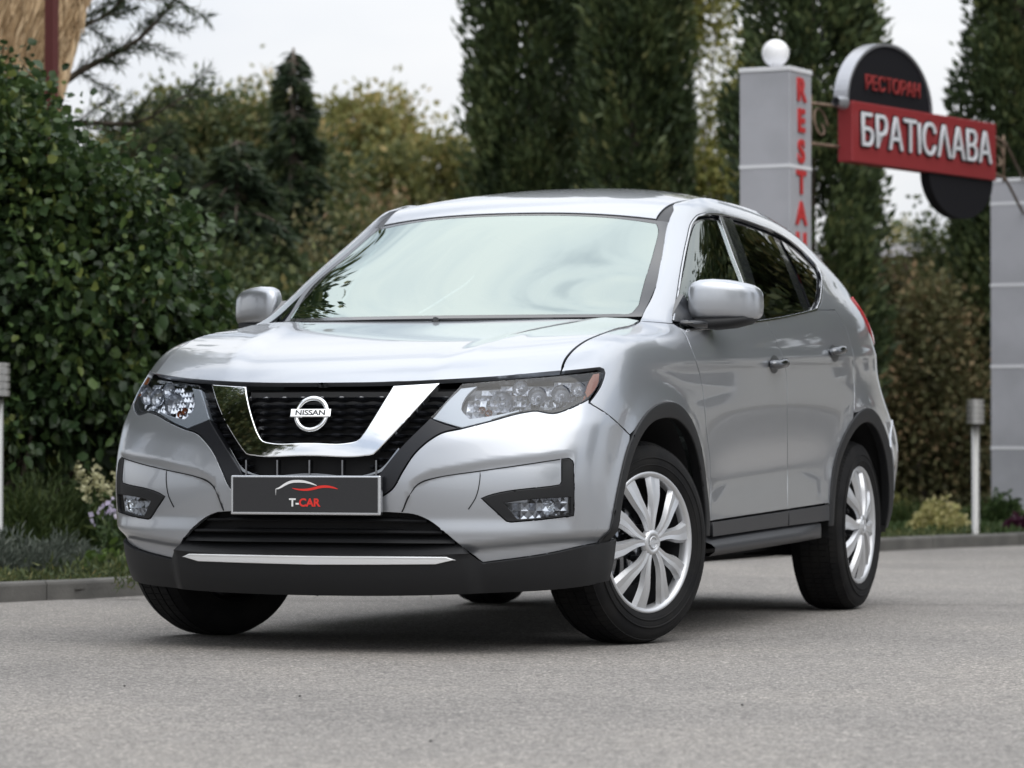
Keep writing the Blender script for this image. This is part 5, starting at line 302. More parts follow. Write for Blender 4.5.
# ---------------------------------------------------------------- mesh builder
class MB:
    def __init__(s): s.v = []; s.f = []; s.n = []; s.m = []; s.nv = 0; s.smooth = []
    def add(s, v, f, n=None, mi=0, smooth=False, flip=False):
        b = s.nv; s.v.append(np.asarray(v, float)); k = len(v)
        for fc in f:
            fc = [int(i) for i in fc]
            if flip: fc = fc[::-1]
            s.f.append([i+b for i in fc]); s.m.append(mi); s.smooth.append(smooth or n is not None)
        s.n.append(np.asarray(n, float) if n is not None else np.zeros((k, 3))); s.nv += k; return s
    def xf(s, mtx):
        A = np.array(mtx)[:3, :3]; t = np.array(mtx)[:3, 3]
        s.v = [v@A.T+t for v in s.v]; N = np.linalg.inv(A).T; s.n = [n@N.T for n in s.n]
        if np.linalg.det(A) < 0: s.f = [f[::-1] for f in s.f]
        return s
    def box(s, x0, x1, y0, y1, z0, z1, mi=0, b=0):
        if b:
            bm = bmesh.new(); bmesh.ops.create_cube(bm, size=1)
            for v in bm.verts: v.co = Vector(((x0+x1)/2+v.co.x*(x1-x0), (y0+y1)/2+v.co.y*(y1-y0), (z0+z1)/2+v.co.z*(z1-z0)))
            bmesh.ops.bevel(bm, geom=list(bm.edges), offset=b, segments=2, affect='EDGES', profile=.5)
            bm.verts.index_update(); s.add([v.co[:] for v in bm.verts], [[v.index for v in f.verts] for f in bm.faces], mi=mi); bm.free(); return s
        v = [(x, y, z) for z in (z0, z1) for y in (y0, y1) for x in (x0, x1)]
        return s.add(v, [(0, 2, 3, 1), (4, 5, 7, 6), (0, 1, 5, 4), (2, 6, 7, 3), (0, 4, 6, 2), (1, 3, 7, 5)], mi=mi)
    def lathe(s, prof, seg=48, mi=0, axis='x', smooth=True, arc=(0, 2*math.pi)):
        """prof: (along axis, radius)"""
        full = abs(arc[1]-arc[0]-2*math.pi) < 1e-6; n = seg if full else seg+1
        v = []
        for a, r in prof:
            for i in range(n):
                t = arc[0]+(arc[1]-arc[0])*i/seg
                c = (r*math.cos(t), r*math.sin(t))
                v.append({'x': (a, c[0], c[1]), 'y': (c[1], a, c[0]), 'z': (c[0], c[1], a)}[axis])
        f = []
        for j in range(len(prof)-1):
            for i in range(seg):
                i2 = (i+1) % n
                f.append((j*n+i, j*n+i2, (j+1)*n+i2, (j+1)*n+i))
        b = s.nv; s.add(v, f, mi=mi, smooth=smooth); return s
    def tube(s, pts, r, seg=8, mi=0, cap=True):
        pts = [Vector(p) for p in pts]; rr = r if hasattr(r, '__len__') else [r]*len(pts); v = []; f = []
        up = None
        for i, p in enumerate(pts):
            d = (pts[min(i+1, len(pts)-1)]-pts[max(i-1, 0)]).normalized()
            if up is None: up = d.orthogonal().normalized()
            up = (up-d*up.dot(d)).normalized(); sd = d.cross(up)
            for k in range(seg):
                a = 2*math.pi*k/seg; v.append((p+(up*math.cos(a)+sd*math.sin(a))*rr[i])[:])
        for i in range(len(pts)-1):
            for k in range(seg):
                k2 = (k+1) % seg; f.append((i*seg+k, i*seg+k2, (i+1)*seg+k2, (i+1)*seg+k))
        if cap: f.append(tuple(range(seg))[::-1]); f.append(tuple((len(pts)-1)*seg+k for k in range(seg)))
        return s.add(v, f, mi=mi, smooth=True)
    def build(s, name, mats, parent=None, loc=None):
        me = bpy.data.meshes.new(name); V = np.concatenate(s.v) if s.v else np.zeros((0, 3)); N = np.concatenate(s.n)
        me.from_pydata(V.tolist(), [], s.f)
        if not isinstance(mats, (list, tuple)): mats = [mats]
        for m in mats: me.materials.append(m)
        me.polygons.foreach_set('material_index', s.m); me.polygons.foreach_set('use_smooth', s.smooth)
        me.update()
        if np.abs(N).sum() > 0:
            have = (np.abs(N).sum(1) > 0); vn = np.zeros(len(V)*3); me.vertices.foreach_get('normal', vn); vn = vn.reshape(-1, 3)
            N = np.where(have[:, None], N, vn)
            ln = np.zeros((len(me.loops), 3)); li = np.zeros(len(me.loops), int); me.loops.foreach_get('vertex_index', li)
            ln = N[li]
            for p in me.polygons:
                if not p.use_smooth: ln[p.loop_start:p.loop_start+p.loop_total] = p.normal[:]
            ln /= np.linalg.norm(ln, axis=1)[:, None]+1e-12
            me.normals_split_custom_set(ln.tolist())
        o = bpy.data.objects.new(name, me); col.objects.link(o)
        if parent is not None: o.parent = parent
        if loc is not None: o.location = loc
        return o
def empty(name, loc=(0, 0, 0), rz=0, label=None, cat=None, group=None):
    o = bpy.data.objects.new(name, None); col.objects.link(o); o.location = loc; o.rotation_euler = (0, 0, rz); tag(o, label, cat, group); return o
def tag(o, label=None, cat=None, group=None, kind=None):
    if label: o['label'] = label
    if cat: o['category'] = cat
    if group: o['group'] = group
    if kind: o['kind'] = kind
    return o
# ---------------------------------------------------------------- trimmed panels
def inpoly(P, poly):
    x, y = P[:, 0], P[:, 1]; c = np.zeros(len(P), bool); q = np.roll(poly, 1, 0)
    for (x1, y1), (x2, y2) in zip(poly, q):
        if y1 == y2: continue
        m = ((y1 > y) != (y2 > y)) & (x < (x2-x1)*(y-y1)/(y2-y1)+x1); c ^= m
    return c
def trim(mb, S, poly, holes=(), off=0, depth=.018, gap=.0024, step=.14, rnd=.0012, mi=0, mirror=False, prof=None, back=False):
    """cut a panel out of a spline surface: exact surface normals, rounded edge, returned flange"""
    polys = [np.array(poly, float)]+[np.array(h, float) for h in holes]
    lo, hi = polys[0].min(0), polys[0].max(0)
    gx, gy = np.meshgrid(np.arange(lo[0]+step*.5, hi[0], step), np.arange(lo[1]+step*.5, hi[1], step))
    G = np.stack([gx.ravel()+0.013*np.sin(gy.ravel()*7), gy.ravel()], -1)
    G = G[inpoly(G, polys[0])] if len(G) else G
    for h in polys[1:]: G = G[~inpoly(G, h)]
    B = np.concatenate(polys)
    if len(G): 
        d = np.array([np.min(((B-g)**2).sum(1)) for g in G]); G = G[d > (step*.35)**2]
    V = np.concatenate([B, G]); E = []; b = 0
    for p in polys:
        n = len(p); E += [(b+i, b+(i+1) % n) for i in range(n)]; b += n
    vs, es, fs, *_ = delaunay_2d_cdt([Vector(v) for v in V.tolist()], E, [], 0, 1e-6)
    vs = np.array([v[:] for v in vs]); T = np.array([f for f in fs if len(f) == 3], int); cen = vs[T].mean(1)
    ok = inpoly(cen, polys[0])
    for h in polys[1:]: ok &= ~inpoly(cen, h)
    T = T[ok]
    P, N = S(vs)
    # boundary edges of the kept triangles
    ed = {}
    for t in T:
        for a, c in ((t[0], t[1]), (t[1], t[2]), (t[2], t[0])): ed[(a, c)] = 1
    bnd = [(a, c) for (a, c) in ed if (c, a) not in ed]
    out = np.zeros_like(P)
    for a, c in bnd:
        e = P[c]-P[a]; o = np.cross(e, N[a]); l = np.linalg.norm(o)
        if l > 1e-9: out[a] += o/l; out[c] += o/l
    l = np.linalg.norm(out, axis=1); isb = l > 1e-6; out[isb] /= l[isb][:, None]
    o_ = off(P) if callable(off) else off
    P = P+N*(o_[:, None] if hasattr(o_, '__len__') else o_)
    P = P-out*(gap+rnd)
    sg = np.array([-1., 1, 1]) if mirror else np.array([1., 1, 1])
    mb.add(P*sg, T, N*sg, mi, flip=mirror)
    if depth:
        ids = np.unique(np.array(bnd).ravel()) if bnd else []; mp_ = {int(i): k for k, i in enumerate(ids)}; n = len(ids)
        P0 = P[ids]; No = N[ids]; Ou = out[ids]
        P1 = P0+Ou*rnd*.7-No*rnd*.3; P2 = P0+Ou*rnd-No*rnd; P3 = P0+Ou*rnd-No*depth
        Nv = np.concatenate([No, No*.7+Ou*.7, Ou, Ou])
        F = []
        for a, c in bnd:
            a, c = mp_[int(a)], mp_[int(c)]
            for k in range(3): F.append((k*n+c, k*n+a, (k+1)*n+a, (k+1)*n+c))
        mb.add(np.concatenate([P0, P1, P2, P3])*sg, F, Nv*sg, mi, flip=mirror)
        if back: mb.add((P-N*depth)*sg, T, -N*sg, mi, flip=not mirror)
    return mb
SB = Surf(BODY, (True, True), body_bump); SL = Surf(BODY, (True, True), low_bump); SH = Surf(HOOD, (True, False), hood_bump); SR = Surf(ROOF, (True, False))
def panel(name, m, parent, S, key, mirror=False, label=None, **k):
    poly = POLY[key] if isinstance(key, str) else key
    o = trim(MB(), S, poly, mirror=mirror, **k).build(name, m, parent)
    if label: o['label'] = label
    return o
def facets(name, m, parent, poly, off, du, dv, amp, mirror=False, S=None, seed=3):
    """a moulded reflector: a sheet of small flat facets behind the lens"""
    S = S or SB; r = np.random.default_rng(seed); Q = np.array(poly); lo, hi = Q.min(0), Q.max(0); us = np.arange(lo[0], hi[0]+du, du); vs = np.arange(lo[1], hi[1]+dv, dv)
    U, Vv = np.meshgrid(us, vs); P, N = S(np.stack([U.ravel(), Vv.ravel()], -1)); nu = len(us); mb = MB(); sg = np.array([-1. if mirror else 1., 1, 1])
    ins = inpoly(np.stack([(U+du/2).ravel(), (Vv+dv/2).ravel()], -1), Q).reshape(U.shape)
    for j in range(len(vs)-1):
        for i in range(nu-1):
            if not ins[j, i]: continue
            k = [j*nu+i, j*nu+i+1, (j+1)*nu+i+1, (j+1)*nu+i]; c = P[k].mean(0)+N[k].mean(0)*(off-amp*r.uniform(.6, 1.6)); e = P[k]+N[k]*off
            mb.add(np.vstack([e, c[None]+r.uniform(-.3, .3, 3)*amp])*sg, [(0, 1, 4), (1, 2, 4), (2, 3, 4), (3, 0, 4)], flip=mirror)
    return mb.build(name, m, parent)
def text_mesh(name, s, size, m, parent, mtx, extrude=.002, align='CENTER', bevel=0, sx=1, bold=0, space=1.0):
    cu = bpy.data.curves.new(name, 'FONT'); cu.body = s; cu.size = size; cu.extrude = extrude; cu.align_x = align; cu.align_y = 'CENTER'; cu.offset = bold; cu.space_character = space
    o = bpy.data.objects.new(name, cu); col.objects.link(o); dg = bpy.context.evaluated_depsgraph_get()
    me = bpy.data.meshes.new_from_object(o.evaluated_get(dg)); bpy.data.objects.remove(o); bpy.data.curves.remove(cu)
    me.transform(Matrix.Diagonal((sx, 1, 1, 1))); me.transform(mtx)
    if not isinstance(m, (list, tuple)): m = [m]
    me.materials.clear()
    for q in m: me.materials.append(q)
    me.name = name; o = bpy.data.objects.new(name, me); col.objects.link(o)
    if parent is not None: o.parent = parent
    return o
# ================================================================ THE PLACE
def nrand(*s): return rng.standard_normal(s)
def leaf_mat(name, stops, rough=.55, trans=.25):
    """leaf colours picked leaf by leaf from a ramp"""
    m = bpy.data.materials.new(name); m.use_nodes = True; n = m.node_tree; p = n.nodes['Principled BSDF']; o = n.nodes['Material Output']
    at_ = n.nodes.new('ShaderNodeAttribute'); at_.attribute_name = 'tone'
    r = n.nodes.new('ShaderNodeValToRGB'); e = r.color_ramp.elements
    while len(e) < len(stops): e.new(.5)
    for k, (pos, c) in enumerate(stops): e[k].position = pos; e[k].color = (*c, 1)
    n.links.new(at_.outputs['Fac'], r.inputs[0]); n.links.new(r.outputs[0], p.inputs['Base Color']); p.inputs['Roughness'].default_value = rough; p.inputs['Specular IOR Level'].default_value = .35
    t = n.nodes.new('ShaderNodeBsdfTranslucent'); mx = n.nodes.new('ShaderNodeMixShader'); mx.inputs[0].default_value = trans
    n.links.new(r.outputs[0], t.inputs[0]); n.links.new(p.outputs[0], mx.inputs[1]); n.links.new(t.outputs[0], mx.inputs[2]); n.links.new(mx.outputs[0], o.inputs[0])
    return m
def leaves(name, m, parent, P, D, size, asp=.5, fold=.25, tone=None, loc=None, broad=False):
    """P leaf feet, D leaf directions; each leaf a folded kite of two triangles"""
    P = np.asarray(P, float); N = len(P); D = D/(np.linalg.norm(D, axis=1)[:, None]+1e-9)
    s = np.broadcast_to(np.asarray(size, float), (N,))[:, None]*rng.uniform(.40 if broad else .65, 1.35, (N, 1))
    U = np.cross(D, nrand(N, 3)); U /= np.linalg.norm(U, axis=1)[:, None]+1e-9; W = np.cross(D, U)
    if broad:      # rounded blade folded on its midrib, tip drooping
        g = np.array([0, 0, -1.])*s*.22
        pts = [P, P+D*s*.30+U*s*asp*.46+W*s*fold*.35, P+D*s*.68+U*s*asp*.42+W*s*fold*.3+g*.5, P+D*s+g, P+D*s*.68-U*s*asp*.42+W*s*fold*.3+g*.5, P+D*s*.30-U*s*asp*.46+W*s*fold*.35]
        V = np.stack(pts, 1).reshape(-1, 3); nvv = 6; tri = [0, 1, 2, 0, 2, 3, 0, 3, 4, 0, 4, 5]
    else:
        V = None; nvv = 4; tri = [0, 1, 2, 0, 2, 3]
    a = P; c = P+D*s; b = P+D*s*.45+U*s*asp*.5+W*s*fold*.3; d = P+D*s*.45-U*s*asp*.5+W*s*fold*.3
    if V is None: V = np.stack([a, b, c, d], 1).reshape(-1, 3)
    me = bpy.data.meshes.new(name); me.vertices.add(nvv*N); me.vertices.foreach_set('co', V.ravel())
    nt_ = len(tri)//3; T = np.arange(N)[:, None]*nvv+np.array([tri]); me.loops.add(len(tri)*N); me.loops.foreach_set('vertex_index', T.ravel().astype(np.int32))
    me.polygons.add(nt_*N); me.polygons.foreach_set('loop_start', np.arange(nt_*N, dtype=np.int32)*3)
    if tone is None: tone = rng.uniform(0, 1, N)
    at_ = me.attributes.new('tone', 'FLOAT', 'FACE'); at_.data.foreach_set('value', np.repeat(np.clip(tone, 0, 1), nt_).astype(np.float32))
    me.materials.append(m); me.update(); me.validate()
    o = bpy.data.objects.new(name, me); col.objects.link(o)
    if parent is not None: o.parent = parent
    if loc is not None: o.location = loc
    return o
BARK = mat('bark', (.075, .058, .045), .9, noise=(14, (.15, .125, .10), .35, .65), bump=(40, .6, .01))
BARKB = mat('birch_bark', (.42, .40, .37), .8, noise=(9, (.10, .09, .08), .55, .66))
G = {
 'hazel': leaf_mat('hazel_leaf', [(0, (0.0217, 0.0415, 0.0171)), (.45, (0.0399, 0.0718, 0.0256)), (.8, (0.0724, 0.1148, 0.0313)), (1, (0.1537, 0.1835, 0.0498))], .38, .22),
 'spruce': leaf_mat('spruce_needles', [(0, (0.0277, 0.0468, 0.0275)), (.5, (0.0515, 0.0792, 0.0397)), (1, (0.109, 0.144, 0.0581))]),
 'thuja': leaf_mat('thuja_spray', [(0, (0.0433, 0.0666, 0.0326)), (.5, (0.0868, 0.1214, 0.0505)), (.85, (0.1476, 0.1803, 0.0722)), (1, (0.2385, 0.243, 0.1011))]),
 'autumn': leaf_mat('autumn_leaf', [(0, (0.0918, 0.1066, 0.0381)), (.4, (0.1837, 0.1904, 0.0638)), (.75, (0.3061, 0.2743, 0.0956)), (1, (0.459, 0.3504, 0.1592))], .6, .35),
 'birch': leaf_mat('birch_leaf', [(0, (0.091, 0.117, 0.0325)), (.5, (0.182, 0.195, 0.052)), (1, (0.416, 0.377, 0.117))], .6, .4),
 'brown': leaf_mat('bramble_leaf', [(0, (0.087, 0.087, 0.0436)), (.4, (0.1393, 0.1452, 0.0638)), (.75, (0.2468, 0.2032, 0.1015)), (1, (0.4065, 0.2758, 0.1596))], .65),
 'mixed': leaf_mat('shrub_leaf', [(0, (0.0371, 0.0574, 0.0239)), (.5, (0.0788, 0.106, 0.0398)), (.8, (0.1437, 0.1546, 0.0557)), (1, (0.2551, 0.2208, 0.0895))], .6),
 'juniper': leaf_mat('juniper', [(0, (.030, .050, .018)), (.6, (.060, .090, .028)), (1, (.12, .15, .045))], .6),
 'grey': leaf_mat('lavender_leaf', [(0, (0.051, 0.0638, 0.051)), (.6, (0.102, 0.1232, 0.0978)), (1, (0.204, 0.221, 0.187))], .7),
 'hosta': leaf_mat('hosta_leaf', [(0, (0.056, 0.096, 0.024)), (.6, (0.128, 0.192, 0.048)), (1, (0.272, 0.336, 0.16))], .4),
 'varieg': leaf_mat('variegated_leaf', [(0, (0.132, 0.154, 0.055)), (.45, (0.374, 0.363, 0.143)), (1, (0.682, 0.616, 0.352))], .5),
 'cover': leaf_mat('groundcover_leaf', [(0, (0.028, 0.052, 0.0176)), (.6, (0.064, 0.104, 0.0336)), (1, (0.136, 0.168, 0.064))], .6),
 'purple': leaf_mat('purple_leaf', [(0, (.035, .010, .022)), (.6, (.075, .020, .045)), (1, (.15, .06, .09))], .5),
 'yellow': leaf_mat('yellow_petal', [(0, (.34, .33, .17)), (1, (.60, .58, .38))], .6, .4),
 'lilac': leaf_mat('lilac_petal', [(0, (.42, .36, .52)), (1, (.75, .70, .82))], .6, .4),
}
# ---- ground
def asphalt_mat():
    m = mat('asphalt', (.2, .2, .2), .82); n = m.node_tree; p = n.nodes['Principled BSDF']; t = n.nodes['Texture Coordinate']
    def N(t_, **k):
        q = n.nodes.new(t_)
        for a, b in k.items(): q.inputs[a].default_value = b
        return q
    def ramp(e):
        r = n.nodes.new('ShaderNodeValToRGB'); el = r.color_ramp.elements
        while len(el) < len(e): el.new(.5)
        for k, (pos, c) in enumerate(e): el[k].position = pos; el[k].color = (*c, 1)
        return r
    v = N('ShaderNodeTexVoronoi', Scale=150); r1 = ramp([(0, (.120, .114, .106)), (.45, (.212, .201, .189)), (.8, (.290, .275, .258)), (1, (.50, .465, .43))])
    n.links.new(t.outputs['Object'], v.inputs['Vector']); sp = n.nodes.new('ShaderNodeSeparateColor'); n.links.new(v.outputs['Color'], sp.inputs[0]); n.links.new(sp.outputs[0], r1.inputs[0])
    # the mix gets finer or coarser from place to place, with worn and stained areas
    b = N('ShaderNodeTexNoise', Scale=.55, Detail=7, Roughness=.62); r2 = ramp([(.28, (.74, .735, .74)), (.50, (1, .99, .98)), (.72, (1.20, 1.17, 1.13))]); n.links.new(t.outputs['Object'], b.inputs['Vector']); n.links.new(b.outputs[0], r2.inputs[0])
    mx = n.nodes.new('ShaderNodeMix'); mx.data_type = 'RGBA'; mx.blend_type = 'MULTIPLY'; mx.inputs[0].default_value = 1
    n.links.new(r1.outputs[0], mx.inputs[6]); n.links.new(r2.outputs[0], mx.inputs[7])
    f = N('ShaderNodeTexNoise', Scale=16, Detail=8, Roughness=.75); r3 = ramp([(.30, (.78, .78, .79)), (.55, (1, 1, 1)), (.8, (1.16, 1.15, 1.12))]); n.links.new(t.outputs['Object'], f.inputs['Vector']); n.links.new(f.outputs[0], r3.inputs[0])
    m2 = n.nodes.new('ShaderNodeMix'); m2.data_type = 'RGBA'; m2.blend_type = 'MULTIPLY'; m2.inputs[0].default_value = 1
    n.links.new(mx.outputs[2], m2.inputs[6]); n.links.new(r3.outputs[0], m2.inputs[7]); n.links.new(m2.outputs[2], p.inputs['Base Color'])
    bm = N('ShaderNodeBump', Strength=.55, Distance=.004); n.links.new(v.outputs['Distance'], bm.inputs['Height']); n.links.new(bm.outputs[0], p.inputs['Normal'])
    return m
SOIL = mat('soil', (.060, .048, .036), .95, noise=(6, (.10, .085, .062), .35, .65), bump=(25, .8, .02))
tag(MB().add([(-300, -300, -.03), (300, -300, -.03), (300, 300, -.03), (-300, 300, -.03)], [(0, 1, 2, 3)]).build('ground', SOIL), kind='structure')
KP = [(-7.4, -12.0), (-5.6, -7.2), (-4.15, -2.6), (-2.78, 1.97), (-2.54, 2.69), (-1.80, 6.5), (-1.03, 10.38), (-.48, 11.97), (.9, 15.2), (3.4, 19.5), (9, 26), (22, 33)]
def catmull(P, n):
    P = [np.array(p, float) for p in P]; P = [2*P[0]-P[1]]+P+[2*P[-1]-P[-2]]; out = []
    for i in range(1, len(P)-2):
        a, b, c, d = P[i-1:i+3]
        for k in range(n):
            t = k/n; out.append(.5*((2*b)+(c-a)*t+(2*a-5*b+4*c-d)*t*t+(3*b-a-3*c+d)*t**3))
    out.append(P[-2]); return np.array(out)
KC = catmull(KP, 10)
KN = np.gradient(KC, axis=0); KN /= np.linalg.norm(KN, axis=1)[:, None]; KN = np.stack([KN[:, 1], -KN[:, 0]], 1)   # towards the asphalt
n = len(KC)
V = [(x, y, 0) for x, y in KC]+[(200, y if i < n-1 else 200, 0) for i, (x, y) in enumerate(KC)]
V = [(p[0], p[1], 0.0) for p in KC]+[(120, -60+i*2.6, 0.0) for i in range(n)]
V[0] = (-14, -40, 0); V[n-1] = (60, 60, 0)
tag(MB().add(V, [(i, n+i, n+i+1, i+1) for i in range(n-1)]).build('road', asphalt_mat()), kind='structure')
V = [(p[0], p[1], .045) for p in KC]+[(-90, -60+i*2.2, .045) for i in range(n)]
tag(MB().add(V, [(i+1, n+i+1, n+i, i) for i in range(n-1)]).build('garden_soil', SOIL), kind='structure')
KM = mat('kerb_concrete', (.085, .083, .078), .9, noise=(5, (.15, .145, .135), .3, .7), bump=(70, .5, .004))
mb = MB(); prof = [(.0, -.02), (.0, .070), (-.004, .080), (-.014, .086), (-.086, .086), (-.098, .076), (-.10, -.02)]
arc = np.concatenate([[0], np.cumsum(np.linalg.norm(np.diff(KC, axis=0), axis=1))]); L_ = 0
while L_ < arc[-1]-1:
    t = np.linspace(L_+.003, L_+.997-.003+.003, 5); X = np.interp(t, arc, KC[:, 0]); Y = np.interp(t, arc, KC[:, 1]); NX = np.interp(t, arc, KN[:, 0]); NY = np.interp(t, arc, KN[:, 1])
    dz = rng.uniform(-.003, .003); V = [(X[i]+NX[i]*a, Y[i]+NY[i]*a, b+dz) for i in range(5) for a, b in prof]; k = len(prof)
    F = [(i*k+j, i*k+j+1, (i+1)*k+j+1, (i+1)*k+j) for i in range(4) for j in range(k-1)]+[tuple(range(k)), tuple(4*k+j for j in range(k))[::-1]]
    mb.add(V, F); L_ += 1.0
tag(mb.build('kerb', KM), kind='structure')
STN = mat('small_stone', (.05, .048, .045), .9)
for px, py in ((125, 687), (300, 697), (742, 706), (431, 742)):
    dd = (Vector(CAM).z)/((py-441.8)/FPX); q = gat(px, dd, .004); bm = bmesh.new(); bmesh.ops.create_icosphere(bm, subdivisions=1, radius=.0045)
    v = [(x.co.x*rng.uniform(.7, 1.3), x.co.y*rng.uniform(.7, 1.3), x.co.z*.6) for x in bm.verts]; bm.verts.index_update(); f = [[w.index for w in t.verts] for t in bm.faces]; bm.free()
    tag(MB().add(v, f).build('pebble', STN, None, q), 'tiny dark pebble lying loose on the open asphalt', 'pebble', 'pebbles on the asphalt')
# ---- vegetation builders
def unit(v): return v/(np.linalg.norm(v, axis=-1, keepdims=True)+1e-9)
def limb(mb, a, b, r0, r1, n=6, wob=.06, seg=7):
    a = np.array(a, float); b = np.array(b, float); L0 = np.linalg.norm(b-a); w = nrand(n, 3)*wob*L0; w[0] = 0; w[-1] = 0
    P = [a+(b-a)*t+w[i]*math.sin(math.pi*t) for i, t in enumerate(np.linspace(0, 1, n))]
    mb.tube(P, list(np.linspace(r0, r1, n)), seg=seg)
def thuja(loc, H, Rr, N, label, size=.11, group='tall dark thujas behind the car', m='thuja'):
    t_ = empty('thuja', loc, 0, label, 'tree', group); mb = MB(); mb.tube([(0, 0, -.1), (.02, 0, H*.5), (0, .02, H*.93)], [.09, .06, .02]); mb.build('trunk', BARK, t_)
    nb = 260; bt = rng.uniform(0, 1, nb)**.9; ba = rng.uniform(0, 2*np.pi, nb); k = rng.integers(0, nb, N)
    def rad(t): return Rr*np.minimum(1, (t+.06)/.14)**.5*(1-t**3.2)**.55
    t = np.clip(bt[k]+nrand(N)*.022+.02, 0, 1); a = ba[k]+nrand(N)*(.16+.0*t)
    rr = rad(t)*(.92+.13*np.sin(a*5+bt[k]*40)+.07*nrand(nb)[k])*(1-.50*rng.uniform(0, 1, N)**1.6)
    P = np.stack([rr*np.cos(a), rr*np.sin(a), .08+t*H], 1)
    D = np.stack([np.cos(a)*.55, np.sin(a)*.55, np.full(N, .75)], 1)+nrand(N, 3)*.33
    tone = .42+.17*nrand(nb)[k]+.20*nrand(N)
    leaves('crown', G[m], t_, P, D, size, .42, .2, tone); return t_
def broadleaf(name, loc, blobs, N, size, m, label, cat='tree', group=None, nclus=140, spread=.16, trunk=.09, asp=.6, bark=None, tone0=.45, droop=.2, limbs=True, broad=False):
    """blobs: (x, y, z, rx, ry, rz) crown lobes relative to the foot"""
    t_ = empty(name, loc, 0, label, cat, group); B = np.array(blobs, float); w = B[:, 3]*B[:, 4]*B[:, 5]; k = rng.choice(len(B), nclus, p=w/w.sum())
    d = unit(nrand(nclus, 3)); C = B[k, :3]+d*B[k, 3:]*(rng.uniform(.35, 1, (nclus, 1))**.5)
    mb = MB(); zc = B[:, 2].min()
    if trunk:
        top = (B[:, :3]*w[:, None]).sum(0)/w.sum(); limb(mb, (0, 0, -.1), (top[0]*.6, top[1]*.6, top[2]*.75), trunk, trunk*.55)
        if limbs:
            for c in C[rng.choice(nclus, min(nclus, 34), replace=False)]:
                a = np.array([top[0]*.6, top[1]*.6, top[2]*.75])*rng.uniform(.45, 1); limb(mb, a, c, trunk*.35, trunk*.07, 5, .07, 5)
    else:
        for c in C[rng.choice(nclus, min(nclus, 26), replace=False)]: limb(mb, (rng.uniform(-.15, .15), rng.uniform(-.15, .15), -.05), c, .018, .005, 5, .07, 5)
    mb.build('trunk' if trunk else 'stems', bark or BARK, t_)
    j = rng.integers(0, nclus, N); off = nrand(N, 3)*spread*(.6+.6*rng.uniform(0, 1, nclus))[j][:, None]
    P = C[j]+off; P[:, 2] = np.maximum(P[:, 2], .03); D = unit(off)*.6+nrand(N, 3)*.5+unit(C[j]-B[k[j], :3])*.4; D[:, 2] -= droop
    tone = tone0+.17*nrand(nclus)[j]+.20*nrand(N)
    leaves('crown' if trunk else 'foliage', G[m], t_, P, D, size, asp, .3, tone, broad=broad); return t_
# ---- tall trees
thuja(gat(530, 31), 7.6, .63, 60000, 'first dark thuja column, its edge against the open sky', .095)
thuja(gat(636, 30), 8.0, .49, 50000, 'middle dark thuja column straight above the car roof', .095)
thuja(gat(583, 32.2), 8.2, .64, 46000, 'dark thuja wedged behind and between two others over the car roof', .10)
thuja(gat(806, 28.5), 7.6, .60, 60000, 'dark thuja directly behind the pillar with the ball lamp', .09)
thuja(gat(1018, 30), 6.2, .54, 46000, 'dark thuja behind the end of the restaurant sign', .09)
broadleaf('birch', gat(708, 38), [(0, 0, 4.2, .55, .6, 2.6), (-.1, 0, 2.4, .4, .5, 1.2)], 17000, .08, 'birch', 'thin yellowing birch seen in the slot between two thujas', nclus=120, spread=.17, trunk=.06, bark=BARKB, tone0=.55)
broadleaf('autumn_tree', gat(345, 42), [(0, 0, 3.6, .95, .8, 1.25), (-.6, 0, 2.5, .9, .8, 1.2), (.5, 0, 2.6, .9, .8, 1.3)], 52000, .10, 'autumn', 'tallest yellow-green tree under the open sky', nclus=170, spread=.17, trunk=.09, tone0=.50, group='yellowing trees beyond the shrubs')
broadleaf('autumn_tree', gat(425, 40), [(0, 0, 3.05, .75, .7, 1.2), (-.4, 0, 2.4, .7, .7, 1.1), (.45, 0, 2.3, .6, .7, 1.1)], 40000, .09, 'autumn', 'lower olive tree touching the edge of the first thuja', nclus=150, spread=.16, trunk=.08, tone0=.34, group='yellowing trees beyond the shrubs')
broadleaf('autumn_tree', gat(262, 44), [(0, 0, 3.7, .9, .8, 1.25), (-.8, 0, 3.4, .9, .8, 1.2), (-1.5, 0, 3.5, .7, .8, 1.0)], 26000, .10, 'autumn', 'pale yellow-green tree top peeping over the spruce', nclus=150, spread=.19, trunk=.08, tone0=.55, group='yellowing trees beyond the shrubs')
broadleaf('autumn_tree', gat(903, 78), [(0, 0, 4.4, .8, .7, 1.0), (.7, 0, 3.9, .7, .6, .9)], 9000, .11, 'autumn', 'small yellow tree far off below the sign', nclus=90, spread=.18, trunk=.08, tone0=.62, group='yellowing trees beyond the shrubs')
